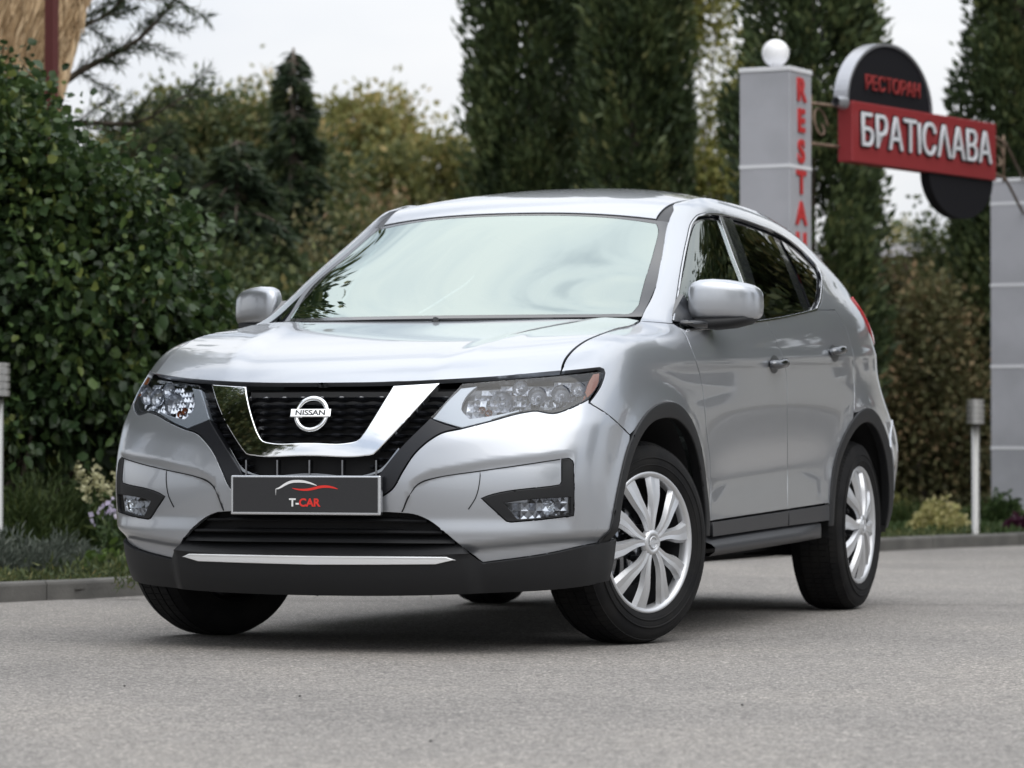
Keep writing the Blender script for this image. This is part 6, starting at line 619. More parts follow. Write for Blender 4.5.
def spruce(loc, H, Rr, N, label, lean=0, group='dark conifers over the shrubs', t0=.1):
    t_ = empty('spruce', loc, 0, label, 'tree', group); mb = MB(); mb.tube([(0, 0, -.1), (lean*.5, 0, H*.5), (lean, 0, H)], [.10, .06, .012])
    nb = 150; P = []; D = []; T = []
    for i in range(nb):
        t = t0+(1-t0)*(i/nb)**.95; a = rng.uniform(0, 2*np.pi); L0 = Rr*(1-t)**.75*rng.uniform(.65, 1.15)+.08; z0 = t*H; c, s_ = math.cos(a), math.sin(a)
        pts = [np.array([lean*t+c*L0*q, s_*L0*q, z0+L0*(.22*q-.55*q*q)]) for q in np.linspace(0, 1, 6)]; mb.tube([p.tolist() for p in pts], list(np.linspace(.014, .003, 6)), seg=5)
        m_ = int(N/nb*(.35+1.3*(1-t))); q = rng.uniform(.12, 1, m_)**.8; q3 = np.interp(q, np.linspace(0, 1, 6), [p[0] for p in pts]); q4 = np.interp(q, np.linspace(0, 1, 6), [p[1] for p in pts]); q5 = np.interp(q, np.linspace(0, 1, 6), [p[2] for p in pts])
        sd = rng.choice([-1, 1], m_)*rng.uniform(0, .30, m_)*L0*(1.05-q); B_ = np.stack([q3-s_*sd, q4+c*sd, q5-abs(sd)*.25-rng.uniform(0, .08, m_)], 1)
        P.append(B_); D.append(np.stack([c+0*q-s_*np.sign(sd)*.7, s_+0*q+c*np.sign(sd)*.7, -.5+0*q], 1)+nrand(m_, 3)*.3); T.append(.45+.2*rng.standard_normal()+.18*nrand(m_))
    mb.build('trunk', BARK, t_); leaves('crown', G['spruce'], t_, np.concatenate(P), np.concatenate(D), .11, .22, .2, np.concatenate(T)); return t_
spruce(gat(236, 27), 3.0, 1.25, 42000, 'dark spruce with drooping boughs rising over the mixed shrubs')
spruce(gat(293, 31), 4.15, .50, 26000, 'narrow dark spruce beside the tallest yellow-green tree')
spruce(gat(165, 29), 3.25, 1.2, 36000, 'broad spruce half hidden by the big-leaved bush')
# a pine whose bare boughs reach up across the sky corner
t_ = empty('pine', gat(30, 24), 0, 'tall pine with bare dark boughs reaching out across the sky', 'tree'); mb = MB()
mb.tube([(0, 0, -.1), (.05, 0, 2.2), (.0, 0, 4.6)], [.10, .08, .05]); P = []; D = []
for (z0, dx, dz, w) in ((2.95, 1.25, .80, .03), (2.75, 1.20, .22, .024), (3.25, .95, .65, .02), (3.0, -1.0, .5, .02), (3.5, .6, .8, .018), (2.5, .95, .15, .016)):
    pts = [np.array([dx*q, .1*math.sin(4*q), z0+dz*q+.05*math.sin(7*q)]) for q in np.linspace(0, 1, 9)]; mb.tube([p.tolist() for p in pts], list(np.linspace(w, .005, 9)), seg=6)
    for p in pts[2:]:
        for s_ in (-1, 1):
            e = p+np.array([.16+.1*rng.uniform(), rng.uniform(-.15, .15), s_*.10+rng.uniform(-.05, .12)]); mb.tube([p.tolist(), ((p+e)/2+[0, 0, .01]).tolist(), e.tolist()], [.007, .005, .003], seg=5)
            q = rng.uniform(0, 1, (90, 1)); P.append(p+(e-p)*q+nrand(90, 3)*.012); D.append(nrand(90, 3)*.6+unit(e-p)[None]*.8)
mb.build('trunk', BARK, t_); leaves('crown', G['spruce'], t_, np.concatenate(P), np.concatenate(D), .085, .10, .1)
# ---- the big-leaved bush at the corner, and shrubs running behind the car
broadleaf('hazel_bush', gat(-8, 18.6, .04), [(-.35, 0, 1.9, .75, .6, .95), (.10, 0, 1.65, .62, .6, .85), (.55, .1, 1.45, .50, .6, .80), (-.9, .2, 1.6, .7, .6, 1.1), (.25, -.1, .95, .60, .5, .45), (.85, .25, 1.0, .38, .4, .60)], 62000, .056, 'hazel', 'big dense bush with broad dark leaves filling the corner over the flower bed', 'bush', nclus=520, spread=.105, trunk=0, asp=.85, tone0=.45, broad=True)
for (px, dp, hh, lab, m_, tn) in ((160, 37, 4.25, 'pale green tree crown high above the broad spruce', 'autumn', .25), (215, 35, 4.1, 'round green tree crown between the spruces', 'mixed', .55), (268, 36, 3.9, 'green tree crown left of the yellow-green ones', 'mixed', .6), (375, 35, 2.9, 'green-brown tree crown in front of the yellow-green ones', 'brown', .55), (445, 34, 2.75, 'olive-brown tree crown close to the first thuja', 'brown', .45), (330, 34, 2.95, 'leafy green crown below the tallest yellow-green tree', 'mixed', .62)):
    broadleaf('leafy_tree', gat(px, dp), [(0, 0, hh-.75, .70, .6, .75), (-.4, 0, hh-1.3, .7, .6, .9), (.4, 0, hh-1.2, .7, .6, .9)], 24000, .08, m_, lab, 'tree', 'green trees behind the shrubs', nclus=170, spread=.15, trunk=.07, tone0=tn)
SHR = 'mixed shrubs in a line behind the car'
for (px, dp, hh, ww, m_, lab, tn) in (
    (165, 24, 1.75, .75, 'mixed', 'dark green shrub directly behind the nearer corner of the bonnet', .40),
    (255, 23.2, 1.65, .70, 'mixed', 'olive shrub behind the far door mirror', .46),
    (345, 25.0, 1.80, .75, 'mixed', 'tangled green shrub beyond the windshield pillar', .36),
    (205, 26.5, 2.35, .75, 'mixed', 'taller leafy shrub under the drooping spruce boughs', .34),
    (300, 28.0, 2.45, .80, 'brown', 'brown-green shrub below the tallest yellow-green tree', .36),
    (395, 28.5, 2.35, .75, 'brown', 'rust-tinged shrub at the foot of the olive tree', .42),
    (455, 27.5, 2.25, .60, 'brown', 'brownish shrub leaning against the first thuja', .38),
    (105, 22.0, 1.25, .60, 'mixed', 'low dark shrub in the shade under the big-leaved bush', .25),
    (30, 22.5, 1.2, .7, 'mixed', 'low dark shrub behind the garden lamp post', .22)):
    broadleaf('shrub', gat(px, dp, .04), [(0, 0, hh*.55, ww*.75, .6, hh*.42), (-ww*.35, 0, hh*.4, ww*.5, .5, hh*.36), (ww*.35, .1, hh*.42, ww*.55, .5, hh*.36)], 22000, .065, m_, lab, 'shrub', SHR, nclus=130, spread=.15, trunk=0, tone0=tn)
HG = 'brown and green hedge beside the pillar'
for (px, dp, hh, ww, m_, lab, tn) in (
    (893, 30.5, 2.2, .50, 'brown', 'dark olive hedge plant at the tail of the car', .30),
    (930, 29.5, 1.95, .50, 'brown', 'twiggy brown hedge plant above the cream variegated shrub', .42),
    (968, 30.5, 2.1, .52, 'brown', 'rusty hedge plant behind the steel garden lamp', .48),
    (1003, 31.5, 2.3, .5, 'mixed', 'green hedge plant behind the plain pillar', .40),
    (955, 33.5, 3.0, .55, 'mixed', 'taller green shrub rising over the brown hedge', .45),
    (845, 31.5, 2.2, .55, 'brown', 'hedge plant hidden low behind the rear window', .35)):
    broadleaf('hedge_plant', gat(px, dp, .04), [(0, 0, hh*.55, ww*.72, .5, hh*.44), (-ww*.3, 0, hh*.35, ww*.6, .5, hh*.34), (ww*.3, .1, hh*.38, ww*.6, .5, hh*.36)], 20000, .060, m_, lab, 'shrub', HG, nclus=150, spread=.13, trunk=0, tone0=tn)
# ---- bed plants at the kerb
def mound(name, px, dp, w, h, N, size, m_, lab, group=None, up=.8, asp=.4, tone0=.5, cat='plant', z=.04, sx=1):
    t_ = gat(px, dp, z); a = rng.uniform(0, 2*np.pi, N); r = np.sqrt(rng.uniform(0, 1, N)); nb = 30; bp = nrand(nb, 2)*.4; zz = h*(1-r**2*.75)*(.72+.2*np.sin(a*3+1)+.12*nrand(N))*rng.uniform(.35, 1, N)**.5
    P = np.stack([w*r*np.cos(a)*sx, w*r*np.sin(a), np.maximum(zz-size*.6, .0)], 1); D = np.stack([np.cos(a)*r, np.sin(a)*r, np.full(N, up)], 1)+nrand(N, 3)*.35
    o = leaves(name, G[m_], None, P, D, size, asp, .2, tone0+.22*nrand(N), loc=t_, broad=asp > .4); return tag(o, lab, cat, group)
mound('juniper', 40, 17.9, .40, .52, 14000, .06, 'juniper', 'green juniper mound behind the silvery herbs', asp=.16)
mound('juniper', 104, 18.6, .30, .46, 7000, .06, 'juniper', 'smaller darker juniper mound beside the pale flower spikes', asp=.16, tone0=.2)
for i, (px, dp, w, h, lab) in enumerate(((8, 16.9, .20, .26, 'silver-grey herb at the foot of the garden lamp'), (34, 16.75, .20, .22, 'silver-grey herb nearest the kerb, next to the lamp'), (62, 17.1, .19, .25, 'silver-grey herb between the juniper and the kerb'), (-20, 16.6, .22, .25, 'silver-grey herb at the edge of the photo'), (86, 16.95, .15, .17, 'low silver-grey herb beside the hosta'))):
    mound('lavender', px, dp, w, h, 3000, .045, 'grey', lab, 'silvery herbs along the kerb', asp=.18)
def stemmed(name, px, dp, k, h, m_, lab, nf=14, sz=.022, lm='cover'):
    t_ = empty(name, gat(px, dp, .04), 0, lab, 'flower'); mb = MB(); P = []; LP = []; LD = []
    for i in range(k):
        a = rng.uniform(0, 6.3); r = rng.uniform(.02, .11); hh = h*rng.uniform(.75, 1.1); p = np.array([r*math.cos(a)*1.4, r*math.sin(a), hh]); mb.tube([(p[0]*.3, p[1]*.3, 0), (p[0]*.7, p[1]*.7, hh*.6), p.tolist()], [.004, .003, .002], seg=5)
        P.append(p+nrand(nf, 3)*[.012, .012, .032]); LP.append(np.stack([p*q for q in rng.uniform(.15, .8, 14)])); LD.append(nrand(14, 3)+[0, 0, .8])
    mb.build('stems', G['cover'], t_); leaves('blossoms', G[m_], t_, np.concatenate(P), nrand(k*nf, 3), sz, .8, .2); leaves('foliage', G[lm], t_, np.concatenate(LP), np.concatenate(LD), .075, .35, .2)
stemmed('yellow_flower', 101, 17.7, 12, .50, 'yellow', 'pale yellow flower spikes close to the front bumper', 30, .026)
stemmed('lilac_flower', 106, 17.2, 6, .34, 'lilac', 'white and lilac bell flowers below the yellow spikes', 5, .030)
mound('hosta', 70, 16.8, .13, .17, 110, .085, 'hosta', 'hosta with broad pale green leaves near the kerb', up=.5, asp=.62, tone0=.8)
mound('hosta', 106, 16.9, .17, .20, 330, .075, 'hosta', 'bright green leafy clump against the front bumper', up=.6, asp=.5, tone0=.35)
mound('variegated_shrub', 937, 24.3, .23, .30, 5200, .045, 'varieg', 'cream and green variegated shrub at the kerb', cat='shrub', asp=.45, up=.5, tone0=.62)
mound('low_juniper', 905, 25.6, .26, .24, 6000, .05, 'juniper', 'low green cushion between the cream shrub and the car', asp=.2)
mound('low_juniper', 985, 25.8, .24, .26, 6000, .05, 'juniper', 'low green cushion behind the steel garden lamp', asp=.2, tone0=.6)
mound('box_shrub', 1002, 25.6, .17, .34, 3000, .045, 'cover', 'rounded green shrub in front of the plain pillar', cat='shrub', asp=.5, tone0=.4)
mound('coral_bells', 1019, 24.4, .13, .20, 900, .055, 'purple', 'dark purple leafy plant beside the plain pillar', asp=.8, up=.5)
mound('sedum', 899, 26.2, .14, .32, 2200, .035, 'autumn', 'small ochre cushion plant by the tail of the car', asp=.5, tone0=.4)
N = 26000; s_ = rng.uniform(0, 1, N); dpt = rng.uniform(24.0, 30.5, N); pxx = rng.uniform(840, 1050, N)
PP = np.stack([CAM[0]+dpt*((pxx-512)/FPX*math.cos(YAW)+math.sin(YAW)), CAM[1]+dpt*(-(pxx-512)/FPX*math.sin(YAW)+math.cos(YAW)), .04+rng.uniform(0, .05, N)+(dpt-24)*.012*rng.uniform(0, 1, N)], 1)
kx = np.interp(PP[:, 1], KC[:, 1], KC[:, 0]); PP = PP[PP[:, 0] < kx-.14]
tag(leaves('ground_cover', G['cover'], None, PP, nrand(len(PP), 3)*.5+[0, 0, .7], .055, .35, .2, .45+.2*nrand(len(PP))), kind='stuff')
N = 16000; dpt = rng.uniform(16.6, 24, N); pxx = rng.uniform(-60, 190, N)
PP = np.stack([CAM[0]+dpt*((pxx-512)/FPX*math.cos(YAW)+math.sin(YAW)), CAM[1]+dpt*(-(pxx-512)/FPX*math.sin(YAW)+math.cos(YAW)), .04+rng.uniform(0, .09, N)], 1)
kx = np.interp(PP[:, 1], KC[:, 1], KC[:, 0]); PP = PP[PP[:, 0] < kx-.14]
tag(leaves('ground_cover', G['mixed'], None, PP, nrand(len(PP), 3)*.5+[0, 0, .7], .05, .35, .2, .45+.2*nrand(len(PP))), kind='stuff')
N = 26000; t_a = rng.uniform(0, 1, N)*(len(KC)-1)*.86; ii = t_a.astype(int); fr_ = (t_a-ii)[:, None]; base_ = KC[ii]*(1-fr_)+KC[np.minimum(ii+1, len(KC)-1)]*fr_; nn_ = KN[ii]; dd_ = .17+np.abs(nrand(N))*.8
PP = np.stack([base_[:, 0]-nn_[:, 0]*dd_, base_[:, 1]-nn_[:, 1]*dd_, .04+rng.uniform(0, .06, N)], 1)
tag(leaves('verge_grass', G['mixed'], None, PP, nrand(N, 3)*.6+[0, 0, .6], .042, .2, .2, .5+.2*nrand(N)), kind='stuff')
# ---- gate pillars
PIL = mat('pillar_panel', (.31, .315, .34), .55, noise=(2.2, (.42, .425, .46), .25, .6)); PJ = mat('pillar_joint', (.72, .73, .76), .6); REDL = mat('red_letter', (.50, .035, .035), .5)
vw = math.atan2(*(lambda d: (d.x, d.y))(gat(790, 22.3)-Vector((CAM[0], CAM[1], 0))))          # bearing of the first pillar
c1 = gat(790, 22.3)
# corner towards the camera at px 790: left face turned 23.7 degrees off the line of sight
a_ = -vw-R(23.7)
lf = Vector((-math.cos(a_), -math.sin(a_), 0)); bk = Vector((-math.sin(a_), math.cos(a_), 0))
s1 = .345; cen = c1+lf*s1/2+bk*s1/2
p1 = empty('gate_pillar', (cen.x, cen.y, 0), a_, 'pale grey gate pillar with red letters down one face and a white ball on top', 'pillar', 'gate pillars of the restaurant')
def pil_mesh(p_, s, H, k0=.64):
    h = s/2; mb = MB(); mb.box(-h, h, -h, h, 0, H-.03, b=.004); mb.build('shaft', PIL, p_)
    mb = MB(); mb.box(-h-.006, h+.006, -h-.006, h+.006, H-.03, H, b=.004); mb.build('cap', PJ, p_)
    k = H-k0; mb = MB()
    while k > .1: mb.box(-h-.003, h+.003, -h-.003, h+.003, k, k+.022); k -= .62
    mb.build('joint_bands', PJ, p_)
pil_mesh(p1, s1, 3.07)
for i, ch in enumerate('RESTAURANT'):
    q = Matrix.Translation((s1/2+.004, 0, 2.925-i*.196))@Matrix.Rotation(math.pi/2, 4, 'Z')@Matrix.Rotation(math.pi/2, 4, 'X')
    text_mesh('lettering', ch, .20, REDL, p1, q, extrude=.006, sx=1.15, bold=.007)
mb = MB(); mb.lathe([(3.07, .045), (3.085, .045), (3.09, .02), (3.10, .02)], 20, axis='z'); mb.build('lamp_neck', PJ, p1)
bl = MB(); bl.lathe([(3.175-.088*math.cos(t), max(.088*math.sin(t), .0004)) for t in np.linspace(0, math.pi, 17)], 32, axis='z')
tag(bl.build('ball_lamp', mat('opal_glass', (.85, .85, .86), .25), None, (cen.x-.0, cen.y, 0)), 'white ball lamp sitting on top of the lettered pillar', 'lamp')
c2 = gat(991, 27.0); s2 = .42; cen2 = c2-lf*s2/2+bk*s2/2
p2 = empty('gate_pillar', (cen2.x, cen2.y, 0), a_, 'plain pale grey gate pillar beside the steel garden lamp', 'pillar', 'gate pillars of the restaurant')
pil_mesh(p2, s2, 2.705, .203)
# ---- the hanging sign
A = gat(853, 22.8); B_ = gat(997, 24.5); ab = (B_-A); Ls = Vector((ab.x, ab.y, 0)).length; sa = math.atan2(ab.y, ab.x)
sg_ = empty('restaurant_sign', (A.x, A.y, 2.505), sa, 'red restaurant sign with white letters hung between the two pillars', 'sign')
SRED = mat('sign_red', (.27, .028, .032), .45); SBLK = mat('sign_black', (.010, .010, .013), .75, spec=.2); SWH = mat('letter_white', (.72, .74, .78), .5); RUST = mat('rusty_iron', (.13, .085, .06), .8, noise=(20, (.24, .17, .12), .4, .6)); SSIL = mat('sign_edge', (.42, .43, .46), .35, .6)
mb = MB(); mb.box(0, Ls, 0, .11, 0, .395, b=.008); mb.build('sign_box', SRED, sg_)
def half_disc(cx, cz, rx, rz, up, y0, y1, name, m, rim=None):
    n = 36; T = [math.pi*i/n for i in range(n+1)]; o_ = [(cx+rx*math.cos(t), cz+(rz if up else -rz)*math.sin(t)) for t in T]; V = [(x, y0, z) for x, z in o_]+[(x, y1, z) for x, z in o_]; k = n+1
    mb = MB(); mb.add(V, [tuple(range(k))[::(1 if not up else -1)], tuple(k+i for i in range(k))[::(-1 if not up else 1)]]+[(i, i+1, k+i+1, k+i) for i in range(n)]+[(0, k, 2*k-1, k-1)]); o = mb.build(name, m, sg_)
    if rim:
        mb = MB(); V = []
        for x, z in o_:
            dx, dz = x-cx, z-cz; l = math.hypot(dx, dz); V += [(x, y0-.012, z), (x+dx/l*.02, y0-.012, z+dz/l*.02), (x+dx/l*.02, y1+.01, z+dz/l*.02), (x, y1+.01, z)]
        mb.add(V, [(4*i+j, 4*i+(j+1) % 4, 4*i+4+(j+1) % 4, 4*i+4+j) for i in range(n) for j in range(4)]); mb.build('disc_rim', rim, sg_)
kx_ = Ls/144
half_disc(kx_*37.6, .39, kx_*40, .40, True, .02, .10, 'upper_disc', SBLK, SSIL)
half_disc(kx_*110, .003, kx_*33, .29, False, .02, .09, 'lower_disc', SBLK)
TR = Matrix.Rotation(math.pi/2, 4, 'X')
o = text_mesh('sign_lettering', 'БРАТlСΛАВА', .30, SWH, sg_, Matrix.Translation((Ls*.5, -.012, .20))@TR, extrude=.008, sx=1)
bx = [v[0] for v in [list(v.co) for v in o.data.vertices]]; w_ = max(bx)-min(bx); f_ = (Ls*.90)/w_; c_ = (max(bx)+min(bx))/2
for v in o.data.vertices: v.co.x = (v.co.x-c_)*f_+Ls*.5
om = MB()
for k in range(8):
    dx, dz = .011*math.cos(k*math.pi/4), .011*math.sin(k*math.pi/4)
    om.add([(v.co.x+dx, v.co.y*.35-.0002*k, v.co.z+dz) for v in o.data.vertices], [tuple(p.vertices) for p in o.data.polygons])
om.build('letter_outline', SBLK, sg_)
o = text_mesh('disc_lettering', 'РЕСТОРАН', .135, mat('dull_red_letter', (.30, .035, .035), .6), sg_, Matrix.Translation((kx_*40, .010, .525))@TR, extrude=.006)
bx = [v.co.x for v in o.data.vertices]; c_ = (max(bx)+min(bx))/2; f_ = kx_*52/(max(bx)-min(bx))
for v in o.data.vertices: v.co.x = (v.co.x-c_)*f_+kx_*40
# iron brackets that carry it, and a small spot lamp
def local(p): return sg_.matrix_world.inverted()@Vector(p)
bpy.context.view_layer.update()
for (e0, e1, x_in) in (((cen.x, cen.y), None, 0), ((cen2.x, cen2.y), None, Ls)):
    q = local((e0[0], e0[1], 2.5)); mb = MB(); dx = q.x-x_in
    for z in (.10, .36): mb.tube([(x_in, .1, z), (x_in+dx*.5, (.1+q.y)/2, z+.01), (q.x, q.y, z if x_in == 0 else z-.2)], .011, seg=8)
    c = (x_in+dx*.30, .1+(q.y-.1)*.3, .23); mb.tube([(c[0]+.10*math.cos(t)*(1-t/9), c[1]+.02*math.sin(t), c[2]+.13*math.sin(t)*(1-t/9)) for t in np.linspace(0, 6.6, 26)], .008, seg=6)
    mb.tube([(x_in+dx*.45, .1+(q.y-.1)*.45, .08), (x_in+dx*.45, .1+(q.y-.1)*.45, .42)], .009, seg=6); mb.build('iron_bracket', RUST, sg_)
mb = MB(); mb.lathe([(0, .03), (.10, .045), (.11, .04), (.10, .001)], 16, axis='x'); mb.xf(Matrix.Translation((-.22, .0, .37))); mb.tube([(-.17, 0, .37), (-.05, .05, .36), (0, .1, .36)], .008); mb.build('spot_lamp', SSIL, sg_)
# ---- garden lamp posts
STL = mat('brushed_steel', (.46, .455, .44), .38, .85)
def post_lamp(px, dp, H, lab):
    p_ = empty('garden_lamp', gat(px, dp, .04), 0, lab, 'lamp', 'steel garden lamps'); mb = MB(); mb.lathe([(0, .05), (.01, .05), (.012, .027), (H-.15, .027), (H-.15, .02)], 24, axis='z'); mb.build('post', STL, p_)
    mb = MB(); z = H-.15; pr = [(z, .03), (z, .055)]
    for i in range(4): zz = z+.004+i*.036; pr += [(zz, .059), (zz+.026, .059), (zz+.028, .053), (zz+.034, .053)]
    pr += [(z+.150, .058), (z+.165, .058), (z+.168, .001)]; mb.lathe(pr, 28, axis='z', smooth=False); mb.build('lamp_head', STL, p_); return p_
post_lamp(975.5, 24.0, .93, 'slim brushed steel garden lamp standing before the brown hedge')
post_lamp(-2, 17.3, 1.03, 'steel garden lamp cut by the edge of the photo, among silvery herbs')
# ---- thatched shelter peeping over the bush, and a brick house far off
th = empty('thatched_shelter', gat(38, 23), 0, 'beige reed-thatched shelter with a dark red post behind the big-leaved bush', 'shelter'); TH = mat('reed', (.36, .24, .13), .9, noise=(30, (.55, .40, .25), .35, .65))
mb = MB(); mb.add([(-.95, -.25, 2.65), (.20, -.25, 2.65), (.10, .55, 3.9), (-.85, .55, 3.9), (-.95, -.20, 2.58), (.20, -.20, 2.58), (.10, .62, 3.84), (-.85, .62, 3.84)], [(0, 1, 2, 3), (7, 6, 5, 4), (0, 4, 5, 1), (1, 5, 6, 2), (2, 6, 7, 3), (3, 7, 4, 0)]); mb.build('roof', TH, th)
N = 2600; u_ = rng.uniform(0, 1, N); v_ = rng.uniform(0, 1, N); PP = np.stack([-.95+1.13*u_, -.28+.8*v_, 2.66+1.25*v_], 1)
leaves('reed_fringe', leaf_mat('reed_straw', [(0, (.22, .14, .07)), (.6, (.42, .29, .16)), (1, (.62, .47, .30))], .8, .1), th, PP, np.stack([nrand(N)*.12, -.45+0*u_, -1+0*u_], 1), .28, .09, .1)
mb = MB(); mb.box(.20, .27, -.30, -.23, 0, 3.75, b=.006); mb.box(-.85, -.78, -.30, -.23, 0, 2.62, b=.006); mb.box(-.85, .27, -.29, -.24, 2.60, 2.68); mb.build('post_frame', mat('dark_red_wood', (.10, .022, .020), .6), th)
hs = empty('brick_house', gat(925, 62), R(-20), 'low brick house far off below the sign', 'house'); BR = mat('brick', (.16, .085, .062), .9, noise=(3, (.22, .14, .11), .35, .65))
mb = MB(); mb.box(-3.5, 3.0, 0, 5, 0, 4.0); mb.build('wall', BR, hs)
mb = MB(); mb.add([(-3.9, -.5, 3.95), (3.4, -.5, 3.95), (3.4, 2.5, 4.35), (-3.9, 2.5, 4.35), (3.4, 5.5, 3.95), (-3.9, 5.5, 3.95)], [(0, 1, 2, 3), (3, 2, 4, 5), (0, 3, 5), (1, 4, 2), (0, 5, 4, 1)]); mb.build('roof', mat('grey_roof', (.16, .15, .15), .8), hs)
for x in (-2.4, .9):
    f = MB().box(x, x+1.1, -.05, .02, 1.2, 2.5).build('window', PJ, hs); MB().box(x+.08, x+1.02, -.06, -.03, 1.28, 2.42).build('pane', mat('far_glass', (.05, .06, .07), .1), f)
# ---- what stands across the drive, seen mirrored in the paint and glass
AC = 'trees across the drive mirrored in the car'
base = None
for i, (x, y, s_) in enumerate(((5.4, 11.0, 1.0), (7.6, 14.0, 1.3), (4.4, 17.5, 1.35), (9.5, 20.0, 1.4), (5.0, 25.0, 1.3), (-11.0, 9.0, 1.6), (14.0, 5.0, 1.0), (13.5, -3.5, 1.1), (16, -11, 1.1), (-8.0, -6.8, 1.35), (-8.2, -2.4, 1.2), (-9.5, -12.0, 1.4), (-9.6, 2.2, 1.2))):
    lab = 'leafy tree outside the frame, seen mirrored in the flank' if x > 0 else 'leafy garden tree outside the frame beyond the kerb'
    if base is None:
        base = broadleaf('street_tree', (x, y, 0), [(0, 0, 4.6, 1.9, 1.9, 1.7), (-1.1, .3, 3.7, 1.3, 1.3, 1.2), (1.1, -.3, 3.9, 1.3, 1.3, 1.2), (0, .2, 5.9, 1.1, 1.1, .9)], 15000, .20, 'mixed', lab, 'tree', AC, nclus=150, spread=.34, trunk=.16); t_ = base
    else:
        t_ = base.copy(); col.objects.link(t_); t_.location = (x, y, 0)
        for ch in base.children: c = ch.copy(); col.objects.link(c); c.parent = t_
        t_['label'] = lab; t_['group'] = AC if x > 0 else 'garden trees outside the frame'
    t_.scale = (s_, s_, s_); t_.rotation_euler.z = i*1.3
bd = empty('cafe_building', (13, 36, 0), R(70), 'pale rendered building across the drive, seen only as a reflection', 'building')
MB().box(0, 9, -16, 16, 0, 4.6).build('wall', mat('render_wall', (.52, .50, .46), .85, noise=(1, (.58, .56, .52), .3, .7)), bd); MB().box(-.5, 9.5, -16.5, 16.5, 4.6, 5.1).build('roof', mat('roof_sheet', (.16, .09, .07), .7), bd)
for k in range(7):
    f = MB().box(-.05, .03, -14+k*4.3, -12.2+k*4.3, 1.0, 2.7).build('window', PJ, bd); MB().box(-.06, -.04, -13.9+k*4.3, -12.3+k*4.3, 1.1, 2.6).build('pane', M['gloss'], f)
# ================================================================ THE CAR
car = empty('parked_car', (0, 0, 0), 0, 'silver family crossover parked on the asphalt with its front wheels turned', 'car')
LR = (False, True)
# hood, bumper, black lower bumper
hood = panel('hood', M['paint'], car, SH, 'hood', depth=.02)
neg = lambda k: [(-a, b) for a, b in POLY[k]]
bumper = panel('front_bumper', M['paint'], car, SB, 'front_bumper', step=.065, holes=[POLY['fog_bezel'], neg('fog_bezel')])
for mr in LR:
    sm_ = MB()
    trim(sm_, SB, POLY['fog_panel_seam'], off=.0022, depth=.004, gap=0, rnd=0, mirror=mr, step=.05); trim(sm_, SB, POLY['fog_panel_cut'], off=.0015, depth=.004, gap=0, rnd=0, mirror=mr, step=.05)
    sm_.build('panel_joint', M['void'], bumper)
lowb = panel('lower_bumper', M['plastic'], car, SL, 'lower_bumper', off=.002, depth=.05, step=.11)
panel('skid_strip', M['skid'], lowb, SL, 'skid_strip', off=.008, depth=.012, step=.11, rnd=.003)
# dark backing behind the whole nose, and the floor pan
mb = MB(); nose = [(u, .2) for u in np.linspace(-7, 7, 41)]+[(7, 6.0), (6, 6.2), (4, 5.9), (2, 5.8), (0, 5.75), (-2, 5.8), (-4, 5.9), (-6, 6.2), (-7, 6.0)]
nose = [(u, .25) for u in np.linspace(-6.2, 6.2, 41)]+[(5.6, 4), (5.2, 5.9), (4, 5.85), (2, 5.75), (0, 5.7), (-2, 5.75), (-4, 5.85), (-5.2, 5.9), (-5.6, 4)]
trim(mb, SB, nose, off=-.075, depth=.05, gap=0, step=.3)
mb.build('nose_backing', M['void'], car)
mb = MB(); mb.box(-.56, .56, -.55, 3.2, .25, .36); mb.box(-.72, .72, .62, 1.95, .285, .42); mb.box(-.86, .86, .62, 1.95, .31, .46); mb.box(-.56, .56, -.55, .6, .3, .80); mb.box(-.64, .64, 2.2, 3.3, .3, .9); mb.box(-.86, .86, .95, 1.9, .44, .52)
mb.tube([(.30, 1.2, .235), (.32, 2.1, .235), (.42, 3.0, .24)], .03); mb.box(.36, .66, .70, .92, .215, .28, b=.02)
mb.box(.45, .75, .02, .10, .20, .25); mb.box(-.75, -.45, .02, .10, .20, .25); mb.tube([(-.7, 2.62, .26), (.7, 2.62, .26)], .035)
mb.build('underbody', M['void'], car)
# grille
gr = panel('grille', M['void'], car, SB, 'grille', off=-.045, depth=0, gap=0, step=.3)
def x_range(poly, z, S=SB, off=0):
    """half-width of a nose polygon at height z"""
    P = S(np.array(poly))[0]; xs = []
    for a, b in zip(P, np.roll(P, -1, 0)):
        if (a[2]-z)*(b[2]-z) < 0: t = (z-a[2])/(b[2]-a[2]); xs.append(a[0]+(b[0]-a[0])*t)
    return max(xs) if xs else 0
def nose_pt(x, z):
    """point and normal on the nose at (x, z)"""
    uv = SB.inv(lambda P: P[:, [0, 2]], [(abs(x), z)], (0, 4.5), (0, 7), res=.5)
    p, n = SB(uv); p, n = p[0].copy(), n[0].copy()
    if x < 0: p[0] *= -1; n[0] *= -1
    return p, n
_tab = {}
def nose_line(z, x0, x1, n):
    xs = np.linspace(x0, x1, n)
    uv = SB.inv(lambda P: P[:, [0, 2]], [(abs(x), z) for x in xs], (0, 4.5), (0, 7), res=.25)
    p, nn = SB(uv); sg = np.where(xs < 0, -1., 1.)[:, None]*[[1, 0, 0]]+[[0, 1, 1]]
    return p*sg, nn*sg, xs
